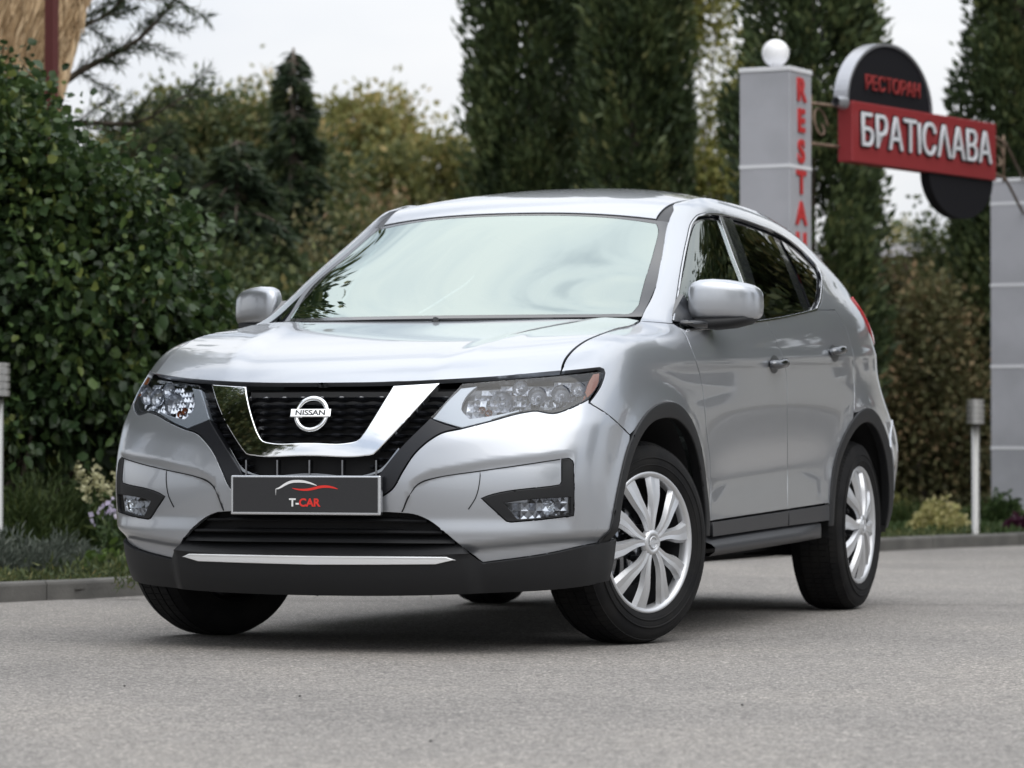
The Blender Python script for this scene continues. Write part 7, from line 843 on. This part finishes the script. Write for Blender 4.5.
def bar(mb, z, x0, x1, h, off, thick, wav=0, wl=.08, n=60, mi=0):
    p, nn, xs = nose_line(z, x0, x1, n)
    hh = h/2*(1+wav*np.sin(xs*2*math.pi/wl)); up = np.zeros_like(p); up[:, 2] = 1
    o = off+0*xs
    A = p+nn*o[:, None]+up*hh[:, None]; Bq = p+nn*o[:, None]-up*hh[:, None]; mid = p+nn*(o+thick*.35)[:, None]
    C = A-nn*thick; D = Bq-nn*thick
    V = np.concatenate([C, A, mid, Bq, D]); F = [(k*n+i, (k+1)*n+i, (k+1)*n+i+1, k*n+i+1) for k in range(4) for i in range(n-1)]
    mb.add(V, F, mi=mi)
mb = MB()
for i in range(8):
    z = .675+i*.0252; xr = x_range(POLY['grille'], z)
    if xr > .05: bar(mb, z, -xr+.006, xr-.006, .0085, -.016, .02, wav=.45, wl=.070, n=150)
for i in range(4):
    z = .645-.0255*i; xr = x_range(POLY['grille'], z)
    bar(mb, z, xr*.80, xr-.004, .009, -.016, .02, wav=.45, wl=.03, n=40); bar(mb, z, -xr+.004, -xr*.80, .009, -.016, .02, wav=.45, wl=.03, n=40)
mb.build('slats', M['gloss'], gr)
panel('chrome_trim', M['chrome'], gr, SB, 'chrome_v', off=.012, depth=.035, step=.11, rnd=.004, gap=0)
panel('chrome_trim', M['dchrome'], gr, SB, 'chrome_v_low', off=-.008, depth=.02, step=.11, rnd=.001, gap=0)
for x in (-.235, -.1175, 0, .1175, .235):
    mb = MB(); p, n = nose_pt(x, .612); mb.box(p[0]-.0028, p[0]+.0028, p[1]+.004, p[1]+.03, .588, .640); mb.build('divider', M['dchrome'], gr)
for mr in LR: panel('grille_surround', M['satin'], gr, SB, 'grille_surround', mirror=mr, off=.001, depth=.04, step=.11)
# badge
bz = .790; p, n = nose_pt(0, bz); n = Vector(n)
bmat = Matrix.Translation(Vector(p)+n*.022)@n.to_track_quat('Y', 'Z').to_matrix().to_4x4()
bmat = Matrix.Translation(Vector(p)+n*.006)@Matrix.Rotation(-math.atan2(n.z, -n.y), 4, 'X')
mb = MB(); ring = [(-.004, .047), (-.008, .050), (-.009, .0545), (-.008, .059), (-.004, .0625), (.004, .0625), (.004, .047), (-.004, .047)]
mb.lathe(ring, 56, axis='y'); mb.box(-.0735, .0735, -.014, .002, -.0145, .0145, b=.003); mb.xf(bmat)
mb.build('badge', M['chrome'], gr)
text_mesh('badge_lettering', 'NISSAN', .0245, M['gloss'], gr, bmat@Matrix.Translation((0, -.0145, 0))@Matrix.Rotation(math.pi/2, 4, 'X'), extrude=.0006, sx=1.32, bold=.0006)
# lower grille
lg = panel('lower_grille', M['void'], car, SB, 'lower_grille', off=-.05, depth=0, gap=0, step=.3)
mb = MB()
for z in (.440, .402, .366):
    xr = x_range(POLY['lower_grille'], z); bar(mb, z, -xr+.01, xr-.01, .011, -.014, .03, n=60)
mb.build('slats', M['plastic'], lg)
# side walls closing the openings' rims
# number plate
pl = empty('number_plate', (0, 0, 0)); pl.parent = car
mb = MB(); mb.box(-.270, .270, -1.006, -.985, .459, .590, b=.004); mb.build('plate_frame', M['satin_silver'], pl)
mb = MB(); mb.box(-.260, .260, -1.0085, -1.0055, .468, .583); mb.build('plate_panel', M['plate'], pl)
PM = Matrix.Translation((0, -1.0095, 0))@Matrix.Rotation(math.pi/2, 4, 'X')
text_mesh('plate_lettering', 'T-', .036, M['white'], pl, PM@Matrix.Translation((-.020, .499, 0)), align='RIGHT', extrude=.0004, sx=1.05, bold=.0012)
text_mesh('plate_lettering', 'CAR', .036, M['red_print'], pl, PM@Matrix.Translation((-.020, .499, 0)), align='LEFT', extrude=.0004, sx=1.05, bold=.0012)
def swoosh(pts, w, m, name):
    mb = MB(); P = [Vector((x, -1.0097, z)) for x, z in pts]; v = []; n = len(P)
    for i, q in enumerate(P):
        d = (P[min(i+1, n-1)]-P[max(i-1, 0)]).normalized(); k = Vector((-d.z, 0, d.x)); t = i/(n-1); ww = w*(math.sin(math.pi*min(1, t*1.0))**.6+.08)
        v += [(q+k*ww/2)[:], (q-k*ww/2)[:]]
    mb.add(v, [(2*i, 2*i+1, 2*i+3, 2*i+2) for i in range(n-1)]); return mb.build(name, m, pl)
def bez(a, b, c, d, n=18): return [tuple(a[k]*(1-t)**3+3*b[k]*t*(1-t)**2+3*c[k]*t*t*(1-t)+d[k]*t**3 for k in (0, 1)) for t in np.linspace(0, 1, n)]
swoosh([(-.104, .524)]+bez((-.103, .545), (-.085, .545), (-.07, .568), (-.035, .570))+bez((-.03, .570), (-.005, .572), (.02, .566), (.045, .556))[1:], .008, M['white'], 'car_outline_print')
swoosh(bez((-.045, .548), (-.01, .538), (.02, .542), (.05, .551))+bez((.05, .551), (.08, .556), (.10, .552), (.120, .545))[1:], .008, M['red_print'], 'car_outline_print')
# lamps
def bowl(mb, u, v, r, dep, S=SB, mirror=False, off=-.012, seg=24, ribs=0):
    p, n = S(np.array([(u, v)])); p, n = Vector(p[0]), Vector(n[0]); ax = (n*.35+Vector((0, -1, 0))*.65).normalized()
    q = ax.to_track_quat('Z', 'Y').to_matrix().to_4x4(); m2 = MB()
    prof = [(0, r), (-dep*.35, r*.9), (-dep*.7, r*.66), (-dep, r*.25), (-dep, .0005)]
    m2.lathe(prof, seg, axis='z', smooth=ribs == 0); m2.lathe([(-dep, r*.22), (-dep*.45, r*.2), (-dep*.35, r*.08), (-dep*.35, .0003)], 12, axis='z')
    m2.xf(Matrix.Translation(p+n*off)@q)
    if mirror: m2.xf(Matrix.Scale(-1, 4, (1, 0, 0)))
    for a, b, c in zip([np.concatenate(m2.v)], [m2.f], [0]): mb.add(a, b, smooth=ribs == 0)
def uvpoly_scale(poly, k, c=None):
    P = np.array(poly); c = P.mean(0) if c is None else np.array(c); return c+(P-c)*k
def px_uv(pts):      # a few uv spots inside a lamp
    return pts
for mr in LR:
    hl = empty('headlight', (0, 0, 0)); hl.parent = car
    trim(MB(), SB, POLY['headlight'], off=-.050, depth=0, gap=0, step=.12, mirror=mr).build('lamp_housing', M['lamp_dark'], hl)
    facets('reflector_facets', M['refl'], hl, POLY['hl_chrome'], -.036, .09, .15, .008, mr)
    trim(MB(), SB, POLY['hl_drl'], off=-.010, depth=.02, gap=.001, step=.12, mirror=mr, rnd=.003).build('running_light', M['drl'] if 'drl' in M else M['lamp_grey'], hl)
    mb = MB()
    for (u, v) in HL_SPOTS['main']: bowl(mb, u, v, .040, .036, mirror=mr, ribs=1, seg=20, off=-.022)
    for (u, v) in HL_SPOTS['second']: bowl(mb, u, v, .032, .028, mirror=mr, ribs=1, seg=16)
    for (u, v) in HL_SPOTS['small']: bowl(mb, u, v, .026, .02, mirror=mr, ribs=1, seg=10)
    mb.build('reflector', M['refl'], hl)
    mb = MB()
    for (u, v) in HL_SPOTS['turn']: bowl(mb, u, v, .012, .012, mirror=mr, off=-.030)
    mb.build('turn_bulb', M['amber'], hl)
    trim(MB(), SB, POLY['headlight_amber'], off=-.004, depth=.01, gap=.0, step=.1, mirror=mr).build('amber_marker', M['amber'], hl)
    # dark rim along the lower edge
    trim(MB(), SB, POLY['hl_rim'], off=-.004, depth=.03, gap=0, step=.1, mirror=mr).build('lamp_rim', M['plastic'], hl)
    trim(MB(), SB, POLY['headlight'], off=.001, depth=.03, gap=.0015, step=.10, mirror=mr).build('lens', M['lens'], hl)
    fb = empty('fog_light', (0, 0, 0)); fb.parent = car
    trim(MB(), SB, POLY['fog_bezel'], [POLY['fog_lamp']], off=.003, depth=.03, gap=0, step=.08, mirror=mr, rnd=.003).build('fog_bezel', M['plastic'], fb)
    trim(MB(), SB, POLY['fog_lamp'], off=-.028, depth=0, gap=0, step=.08, mirror=mr).build('lamp_housing', M['refl'], fb)
    facets('reflector_facets', M['refl'], fb, POLY['fog_lamp'], -.014, .16, .17, .010, mr, seed=5)
    mb = MB()
    for (u, v, r) in HL_SPOTS['fog'][:1]: bowl(mb, u, v, r*.8, .02, mirror=mr, off=-.008, ribs=1, seg=12)
    mb.build('reflector', M['chrome'], fb)
    trim(MB(), SB, POLY['fog_lamp'], off=-.003, depth=0, gap=0, step=.08, mirror=mr).build('lens', M['lens'], fb)
# flanks
for mr in LR:
    sg = -1 if mr else 1
    panel('fender', M['paint'], car, SB, 'fender', mirror=mr)
    side = panel('side_panel', M['paint'], car, SB, 'side_frame', mirror=mr)
    panel('window_frame', M['gloss'], side, SB, 'window_panel', mirror=mr, off=-.016, depth=0, gap=0, holes=[POLY['front_window'], POLY['rear_window'], POLY['quarter_window']])
    panel('quarter_window', M['privacy'], side, SB, 'quarter_window', mirror=mr, off=-.010, depth=0, gap=0)
    panel('window_trim', M['trim_chrome'], side, SB, 'window_chrome', mirror=mr, off=.003, depth=.012, gap=0, rnd=.003, step=.12)
    fd = panel('front_door', M['paint'], car, SB, 'front_door', mirror=mr)
    panel('front_window', M['glass'], fd, SB, 'front_window', mirror=mr, off=-.010, depth=0, gap=0).name = 'door_window'
    panel('belt_trim', M['trim_chrome'], fd, SB, 'belt_chrome', mirror=mr, off=.004, depth=.012, gap=0, rnd=.002, step=.12)
    panel('door_cladding', M['plastic_sill'], fd, SB, 'door_cladding_front', mirror=mr, off=.006, depth=.012)
    rd = panel('rear_door', M['paint'], car, SB, 'rear_door', mirror=mr)
    panel('door_window', M['privacy'], rd, SB, 'rear_window', mirror=mr, off=-.010, depth=0, gap=0)
    panel('door_cladding', M['plastic_sill'], rd, SB, 'door_cladding_rear', mirror=mr, off=.006, depth=.012)
    panel('door_pillar', M['gloss'], rd, SB, 'b_pillar', mirror=mr, off=-.004, depth=.01, gap=0)
    # chromed edges of the door frames beside the pillar
    panel('pillar_trim', M['satin_silver'], fd, SB, 'b_chrome', mirror=mr, off=-.002, depth=.008, gap=0, rnd=.001)
    # handles: recess shade painted as a flat dark patch on the door, a bar over it
    for parent, (hy, hz) in ((fd, (1.345, 1.000)), (rd, (2.205, 1.062))):
        uv = SB.inv(lambda P: P[:, 1:], [(hy-.088, hz-.004), (hy+.088, hz+.009), (hy, hz+.002), (hy-.045, hz-.003), (hy+.045, hz+.005)], (9, 14), (6, 9))
        p, n = SB(uv); p[:, 0] *= sg; n[:, 0] *= sg
        hd = MB(); P0, P1, PC, Pa, Pb = p; N = n[2]
        hd.tube([P0+N*.004, P0*.93+P1*.07+N*.018, Pa+N*.027, PC+N*.029, Pb+N*.027, P1*.93+P0*.07+N*.018, P1+N*.004], [.012, .0155, .017, .0175, .017, .0155, .012], seg=14)
        hd.build('door_handle', M['handle'], parent)
        cu = SB.inv(lambda P: P[:, 1:], [(hy-.012+.062*math.cos(t), hz-.004+.036*math.sin(t)) for t in np.linspace(0, 2*math.pi, 26)[:-1]], (9, 14), (6, 9))
        panel('handle_cup_shade', M['cup'], parent, SB, cu, mirror=mr, off=.0012, depth=0, gap=0, step=.08)
    # wheel-arch cladding, sill
    for key in ('arch_f', 'arch_r'): panel('arch_trim', M['plastic_arch'] if 'plastic_arch' in M else M['plastic'], car, SB, key, mirror=mr, off=.007, depth=.035, gap=0, rnd=.006, step=.10)
    mb = MB(); n = 30; ys = np.linspace(.50, 2.06, n); sec = []
    for k, (dx, dz) in enumerate(((-.03, .03), (-.02, .002), (.0, -.008), (.032, -.020), (.046, -.032), (.044, -.048), (.020, -.064), (-.10, -.070))):
        sec.append([(sg*(.895+dx*(1 if dx < 0 else min(1, (2.06-y)*2.2+.02))), y, .352+.018*(y-.55)+dz) for y in ys])
    V = [p for s_ in sec for p in s_]; F = [(k*n+i, k*n+i+1, (k+1)*n+i+1, (k+1)*n+i) for k in range(len(sec)-1) for i in range(n-1)]
    if not mr: F = [f[::-1] for f in F]
    mb.add(V, F, smooth=True); mb.build('sill', M['plastic_sill'], car)
    # wheel housings
    for cy in (-.02, 2.66):
        mb = MB(); a0, a1 = R(-6), R(186)
        mb.lathe([(.56*sg, .44), (.885*sg, .452)], 40, axis='x', arc=(a0, a1)); mb.lathe([(.56*sg, .44), (.56*sg, .01)], 40, axis='x', arc=(a0, a1))
        mb.xf(Matrix.Translation((0, cy, .36))); mb.build('wheel_housing', M['void'], car)
    # door mirror
    mm = empty('door_mirror', (0, 0, 0)); mm.parent = car
    def ell(prof, name, m, seg=28):
        """lofted shell: list of (x, yc, zc, ry, rz, power)"""
        V = []
        for x, yc, zc, ry, rz, pw in prof:
            for k in range(seg):
                a = 2*math.pi*k/seg; c, s_ = math.cos(a), math.sin(a)
                V.append((sg*x, yc+ry*abs(c)**(2/pw)*(1 if c > 0 else -1), zc+rz*abs(s_)**(2/pw)*(1 if s_ > 0 else -1)))
        F = [(j*seg+k, j*seg+(k+1) % seg, (j+1)*seg+(k+1) % seg, (j+1)*seg+k) for j in range(len(prof)-1) for k in range(seg)]
        F += [tuple(range(seg))[::-1], tuple((len(prof)-1)*seg+k for k in range(seg))]
        if mr: F = [f[::-1] for f in F]
        return MB().add(V, F, smooth=True).build(name, m, mm)
    ell([(.818, .585, 1.212, .020, .035, 2.4), (.822, .588, 1.212, .034, .056, 2.8), (.834, .595, 1.213, .050, .068, 3.2), (.86, .61, 1.216, .064, .074, 3.6), (.90, .632, 1.218, .074, .075, 3.8), (.95, .66, 1.217, .078, .073, 3.8), (.99, .684, 1.213, .076, .069, 3.8), (1.02, .703, 1.209, .068, .064, 3.6), (1.037, .715, 1.206, .056, .056, 3.2), (1.046, .721, 1.204, .040, .045, 2.8), (1.050, .724, 1.203, .022, .028, 2.3)], 'mirror_shell', M['paint'])
    ell([(.828, .60, 1.143, .030, .008, 2.5), (.85, .61, 1.136, .060, .020, 2.6), (.90, .635, 1.131, .074, .024, 2.8), (.96, .67, 1.136, .078, .022, 2.8), (1.01, .695, 1.144, .066, .016, 2.6), (1.03, .71, 1.148, .035, .007, 2.3)], 'mirror_base', M['plastic'])
    ell([(.80, .50, 1.128, .055, .016, 2.4), (.86, .56, 1.126, .060, .017, 2.4), (.905, .63, 1.130, .055, .015, 2.4)], 'mirror_arm', M['gloss'])
    mb = MB(); V = [(sg*.80, .40, 1.135), (sg*.862, .60, 1.130), (sg*.80, .57, 1.235)]; 
    for v in V[:]: V.append((v[0]-sg*.02, v[1], v[2]))
    mb.add(V, [(0, 1, 2), (5, 4, 3), (0, 3, 4, 1), (1, 4, 5, 2), (2, 5, 3, 0)], flip=mr); mb.build('mirror_sail', M['gloss'], mm)
    # tail lamp
    mb = MB(); tl = [(14.0, 7.35), (14.25, 8.2), (14.2, 9.1), (14.55, 9.2), (15.0, 8.9), (15.6, 8.3), (15.7, 7.6), (15.3, 7.0), (14.75, 6.95)]
    trim(mb, SB, tl, off=.010, depth=.03, gap=0, rnd=.004, mirror=mr); mb.build('tail_lamp', M['red'], car)
    # rear bumper corner
    panel('rear_bumper', M['paint'], car, SB, 'rear_bumper', mirror=mr, off=.006, rnd=.005)
    panel('rear_valance', M['plastic'], car, SB, [(14.6, .6), (15, .5), (18, .4), (18, 2.4), (15, 2.4), (14.5, 2.35)], mirror=mr, off=.004)
tg = [(14.95, 4.95), (15.9, 4.85), (17, 4.75), (18, 4.7), (18, 13), (17, 13), (15.5, 13), (14.72, 13), (14.82, 10.5), (14.75, 9.2), (14.6, 8), (14.75, 7), (14.95, 6)]
tgo = empty('tailgate', (0, 0, 0)); tgo.parent = car
for mr in LR:
    rw = [(15.4, 8.9), (16.5, 8.8), (18, 8.75), (18, 12.4), (16.5, 12.4), (15.3, 12.3)]
    panel('tailgate_skin', M['paint'], tgo, SB, tg, mirror=mr, holes=[rw], gap=0)
    panel('rear_screen', M['privacy'], tgo, SB, rw, mirror=mr, off=-.004, depth=0, gap=0)
# roof and windshield
ws = panel('windshield', M['ws'], car, SR, 'windshield', off=-.004, depth=0, gap=0, step=.12)
# black frit border round the glass
frit = MB(); wsP = np.array(POLY['windshield'])
trim(frit, SR, POLY['ws_outer'], [POLY['windshield']], off=-.003, depth=.01, gap=0, step=.12); frit.build('windshield_border', M['frit'] if 'frit' in M else M['gloss'], ws)
panel('roof', M['paint'], car, SR, 'roof', depth=.015, step=.2)
for mr in LR: panel('roof_moulding', M['plastic_sill'], car, SR, 'ditch', mirror=mr, off=-.006, depth=.01, gap=0)
mb = MB(); p, n = SR(np.array([(0, 9.8)])); p = Vector(p[0]); mb.add([(-.018, -.05, 0), (.018, -.05, 0), (.03, .06, 0), (-.03, .06, 0), (-.004, .02, .045), (.004, .02, .045), (.004, .06, .055), (-.004, .06, .055)], [(0, 1, 5, 4), (1, 2, 6, 5), (2, 3, 7, 6), (3, 0, 4, 7), (4, 5, 6, 7)], smooth=True).xf(Matrix.Translation(p)); mb.build('roof_antenna', M['plastic'], car)
mb = MB(); # cowl and wipers
V = []; xs = np.linspace(-.70, .70, 25)
for x in xs:
    s_ = abs(x)/.70; V += [(x, .16+.20*s_**2.0, 1.118-.0*s_), (x, .30+.16*s_**2, 1.160-.005*s_)]
mb.add(V, [(2*i, 2*i+2, 2*i+3, 2*i+1) for i in range(24)], smooth=True); mb.build('cowl', M['plastic'], car)
for x0, x1 in ((-.60, -.05), (.02, .58)):
    mb = MB(); pts = []
    for t in np.linspace(0, 1, 9):
        x = x0+(x1-x0)*t; s_ = abs(x)/.68; y = .13+.235*s_**2; z = 1.152+.01*s_**2.6
        pts.append((x, y-.030+.030*t, z-.020+.012*t))
    mb.tube(pts, [.007]*3+[.005]*6, seg=6); mb.tube([(x0-.0, pts[0][1]-.03, pts[0][2]-.03), (x0, pts[0][1], pts[0][2]+.008)], .013, seg=8)
    mb.build('wiper', M['plastic'], car)
# cabin
cabin = MB(); cabin.box(-.70, .70, .33, .62, .80, 1.10, b=.04); cabin.box(-.66, .66, .30, .50, .70, 1.06, b=.05); cabin.build('dashboard', M['plastic'], car)
def seat(x, y, w):
    s = empty('seat', (0, 0, 0)); s.parent = car
    mb = MB(); mb.box(x-w/2, x+w/2, y, y+.50, .50, .72, b=.05); mb.build('cushion', M['cloth'], s)
    mb = MB(); mb.box(-w/2, w/2, -.07, .07, 0, .62, b=.05); mb.xf(Matrix.Translation((x, y+.52, .66))@Matrix.Rotation(R(-16), 4, 'X')); mb.build('backrest', M['cloth'], s)
    mb = MB(); mb.box(-.13, .13, -.05, .05, .65, .83, b=.04); mb.xf(Matrix.Translation((x, y+.52, .66))@Matrix.Rotation(R(-16), 4, 'X')); mb.build('headrest', M['cloth'], s)
seat(-.37, 1.15, .50); seat(.37, 1.15, .50); seat(-.36, 2.0, .56); seat(.36, 2.0, .56)
mb = MB(); mb.lathe([(-.012, .185), (0, .197), (.012, .185), (0, .173), (-.012, .185)], 40, axis='y'); mb.lathe([(0, .05), (-.02, .04), (-.02, .001)], 16, axis='y'); mb.box(-.18, .18, -.008, .008, -.015, .015); mb.xf(Matrix.Translation((.37, .82, .98))@Matrix.Rotation(R(-24), 4, 'X')); mb.build('steering_wheel', M['plastic'], car)
trim(MB(), SR, [(-3.6, 4.0), (0, 4.0), (3.6, 4.0), (3.8, 6), (3.8, 9), (3.6, 11.5), (0, 11.6), (-3.6, 11.5), (-3.8, 9), (-3.8, 6)], off=-.03, depth=0, gap=0, step=.4).build('headliner', M['trim_light'], car)
# ---- wheels: everything is built for the outer face looking along +X, hub at the origin
def wheel_parts(root):
    mb = MB()
    prof = [(-.105, .235), (-.112, .255), (-.114, .290), (-.108, .325), (-.098, .349), (-.080, .361), (-.05, .3655), (0, .366), (.05, .3655), (.080, .361), (.098, .349), (.108, .325), (.114, .290), (.112, .262), (.104, .243), (.095, .235), (.07, .228)]
    fr = lambda r: r if r < .243 else .248+(r-.243)*(.352-.248)/(.3695-.243)
    mb.lathe([(a, fr(r)) for a, r in prof], 96, axis='x')
    # tread grooves stand as dark rings, blocks as raised pads
    tr = MB()
    nb = 84
    for i in range(nb):
        a = 2*math.pi*i/nb
        for (x0, x1, r0, r1, sh) in ((-.098, -.066, .348, .3685, .010), (-.058, -.022, .360, .3695, .0), (-.014, .014, .360, .3700, .006), (.022, .058, .360, .3695, .0), (.066, .098, .348, .3685, .010)):
            da = .0335; v = []
            for x in (x0, x1):
                ro = r1 if abs(x) < .09 else r1-.016
                for rr in (fr(.345), fr(ro)):
                    for s_ in (-da, da):
                        aa = a+s_+sh*(1 if x > 0 else -1)*3*(x/.1); v.append((x, rr*math.cos(aa), rr*math.sin(aa)))
            tr.add(v, [(0, 2, 3, 1), (4, 5, 7, 6), (2, 6, 7, 3), (0, 1, 5, 4), (0, 4, 6, 2), (1, 3, 7, 5)])
    for a, b in ((mb, 'tyre'),):
        for vv, nn in zip(tr.v, tr.n): pass
        base = mb.nv; mb.v += tr.v; mb.n += tr.n; mb.f += [[i+base for i in f] for f in tr.f]; mb.m += tr.m; mb.smooth += tr.smooth; mb.nv += tr.nv
        mb.build('tyre', M['rubber'], root)
    # raised rings on the sidewall
    mb = MB(); mb.lathe([(.1135, .2975), (.1165, .296), (.1165, .293), (.1135, .291)], 96, axis='x'); mb.lathe([(.109, .273), (.1155, .271), (.1155, .268), (.109, .264)], 96, axis='x')
    mb.build('sidewall_ring', M['rubber'], root)
    # steel rim and brake behind the cover
    mb = MB(); mb.lathe([(.07, .228), (.02, .215), (-.09, .215), (-.105, .235)], 48, axis='x'); mb.lathe([(-.02, .215), (-.02, .02)], 48, axis='x'); mb.build('rim', M['steel'], root)
    mb = MB(); mb.lathe([(.012, .150), (.016, .150), (.016, .02)], 40, axis='x'); mb.build('brake_disc', M['dchrome'], root)
    # cover: outer ring, ten spokes in five pairs, centre cap
    mb = MB()
    mb.lathe([(.088, .2495), (.100, .2475), (.106, .2435), (.106, .237), (.098, .229), (.088, .224), (.070, .221)], 96, axis='x')
    def spoke(a0, a1, w0, w1):
        """a0 angle at hub, a1 at the ring; crowned cross-section"""
        n = 18; V = []; cs = 7
        for i in range(n):
            t = i/(n-1); r = .032+(.234-.032)*t; a = a0+(a1-a0)*sm(.10, .70, t); w = w0+(w1-w0)*t**1.25; x = .118-.0*t-.022*t**2.2+.004*math.sin(math.pi*t)
            for k in range(cs):
                q = k/(cs-1)*2-1; ang = a+q*w/2/r; dep = .016*max(0, abs(q)-.66)/.34 + .006*(1-abs(q)/.66 if abs(q) < .66 else 0)*-1
                V.append((x-dep if abs(q) > .66 else x+.003*(abs(q)/.66)-.003, r*math.cos(ang), r*math.sin(ang)))
        F = [(i*cs+k, (i+1)*cs+k, (i+1)*cs+k+1, i*cs+k+1) for i in range(n-1) for k in range(cs-1)]
        mb.add(V, F, smooth=False)
    for i in range(5):
        c = R(90+72*i)
        spoke(c-.17, c-R(18), .026, .080); spoke(c+.17, c+R(18), .026, .080)
    mb.build('wheel_cover', M['cover'], root)
    mb = MB(); mb.lathe([(.100, .048), (.117, .044), (.122, .036), (.123, .029), (.120, .027), (.120, .0005)], 32, axis='x')
    mb.lathe([(.121, .0225), (.1235, .0215), (.1235, .018), (.121, .017)], 24, axis='x'); mb.box(.120, .1245, -.027, .027, -.0045, .0045)
    mb.build('wheel_cap', M['cover'], root)
    for i in range(5):     # wheel nuts glimpsed between the spokes
        mb = MB(); a = 2*math.pi*i/5+R(54); q = MB(); q.lathe([(.02, .011), (.05, .011), (.055, .008), (.055, .0003)], 6, axis='x', smooth=False); q.xf(Matrix.Translation((0, .057*math.cos(a), .057*math.sin(a))))
        mb.add(np.concatenate(q.v), q.f); mb.build('wheel_nut', M['steel'], root)
w0 = empty('wheel', (.772, 0, .352)); w0.parent = car
wheel_parts(w0)
def copy_tree(o, parent=None):
    c = o.copy(); col.objects.link(c); c.parent = parent
    for ch in list(o.children): copy_tree(ch, c)
    return c
STEER = R(-18.6)
w0.rotation_euler = (R(8), 0, STEER)
for (x, y, rx, rz) in ((-.792, -.01, 20, math.pi+STEER-R(2.5)), (.777, 2.706, 31, 0), (-.777, 2.706, 5, math.pi)):
    w = copy_tree(w0, car); w.location = (x, y, .352); w.rotation_euler = (R(rx), 0, rz)
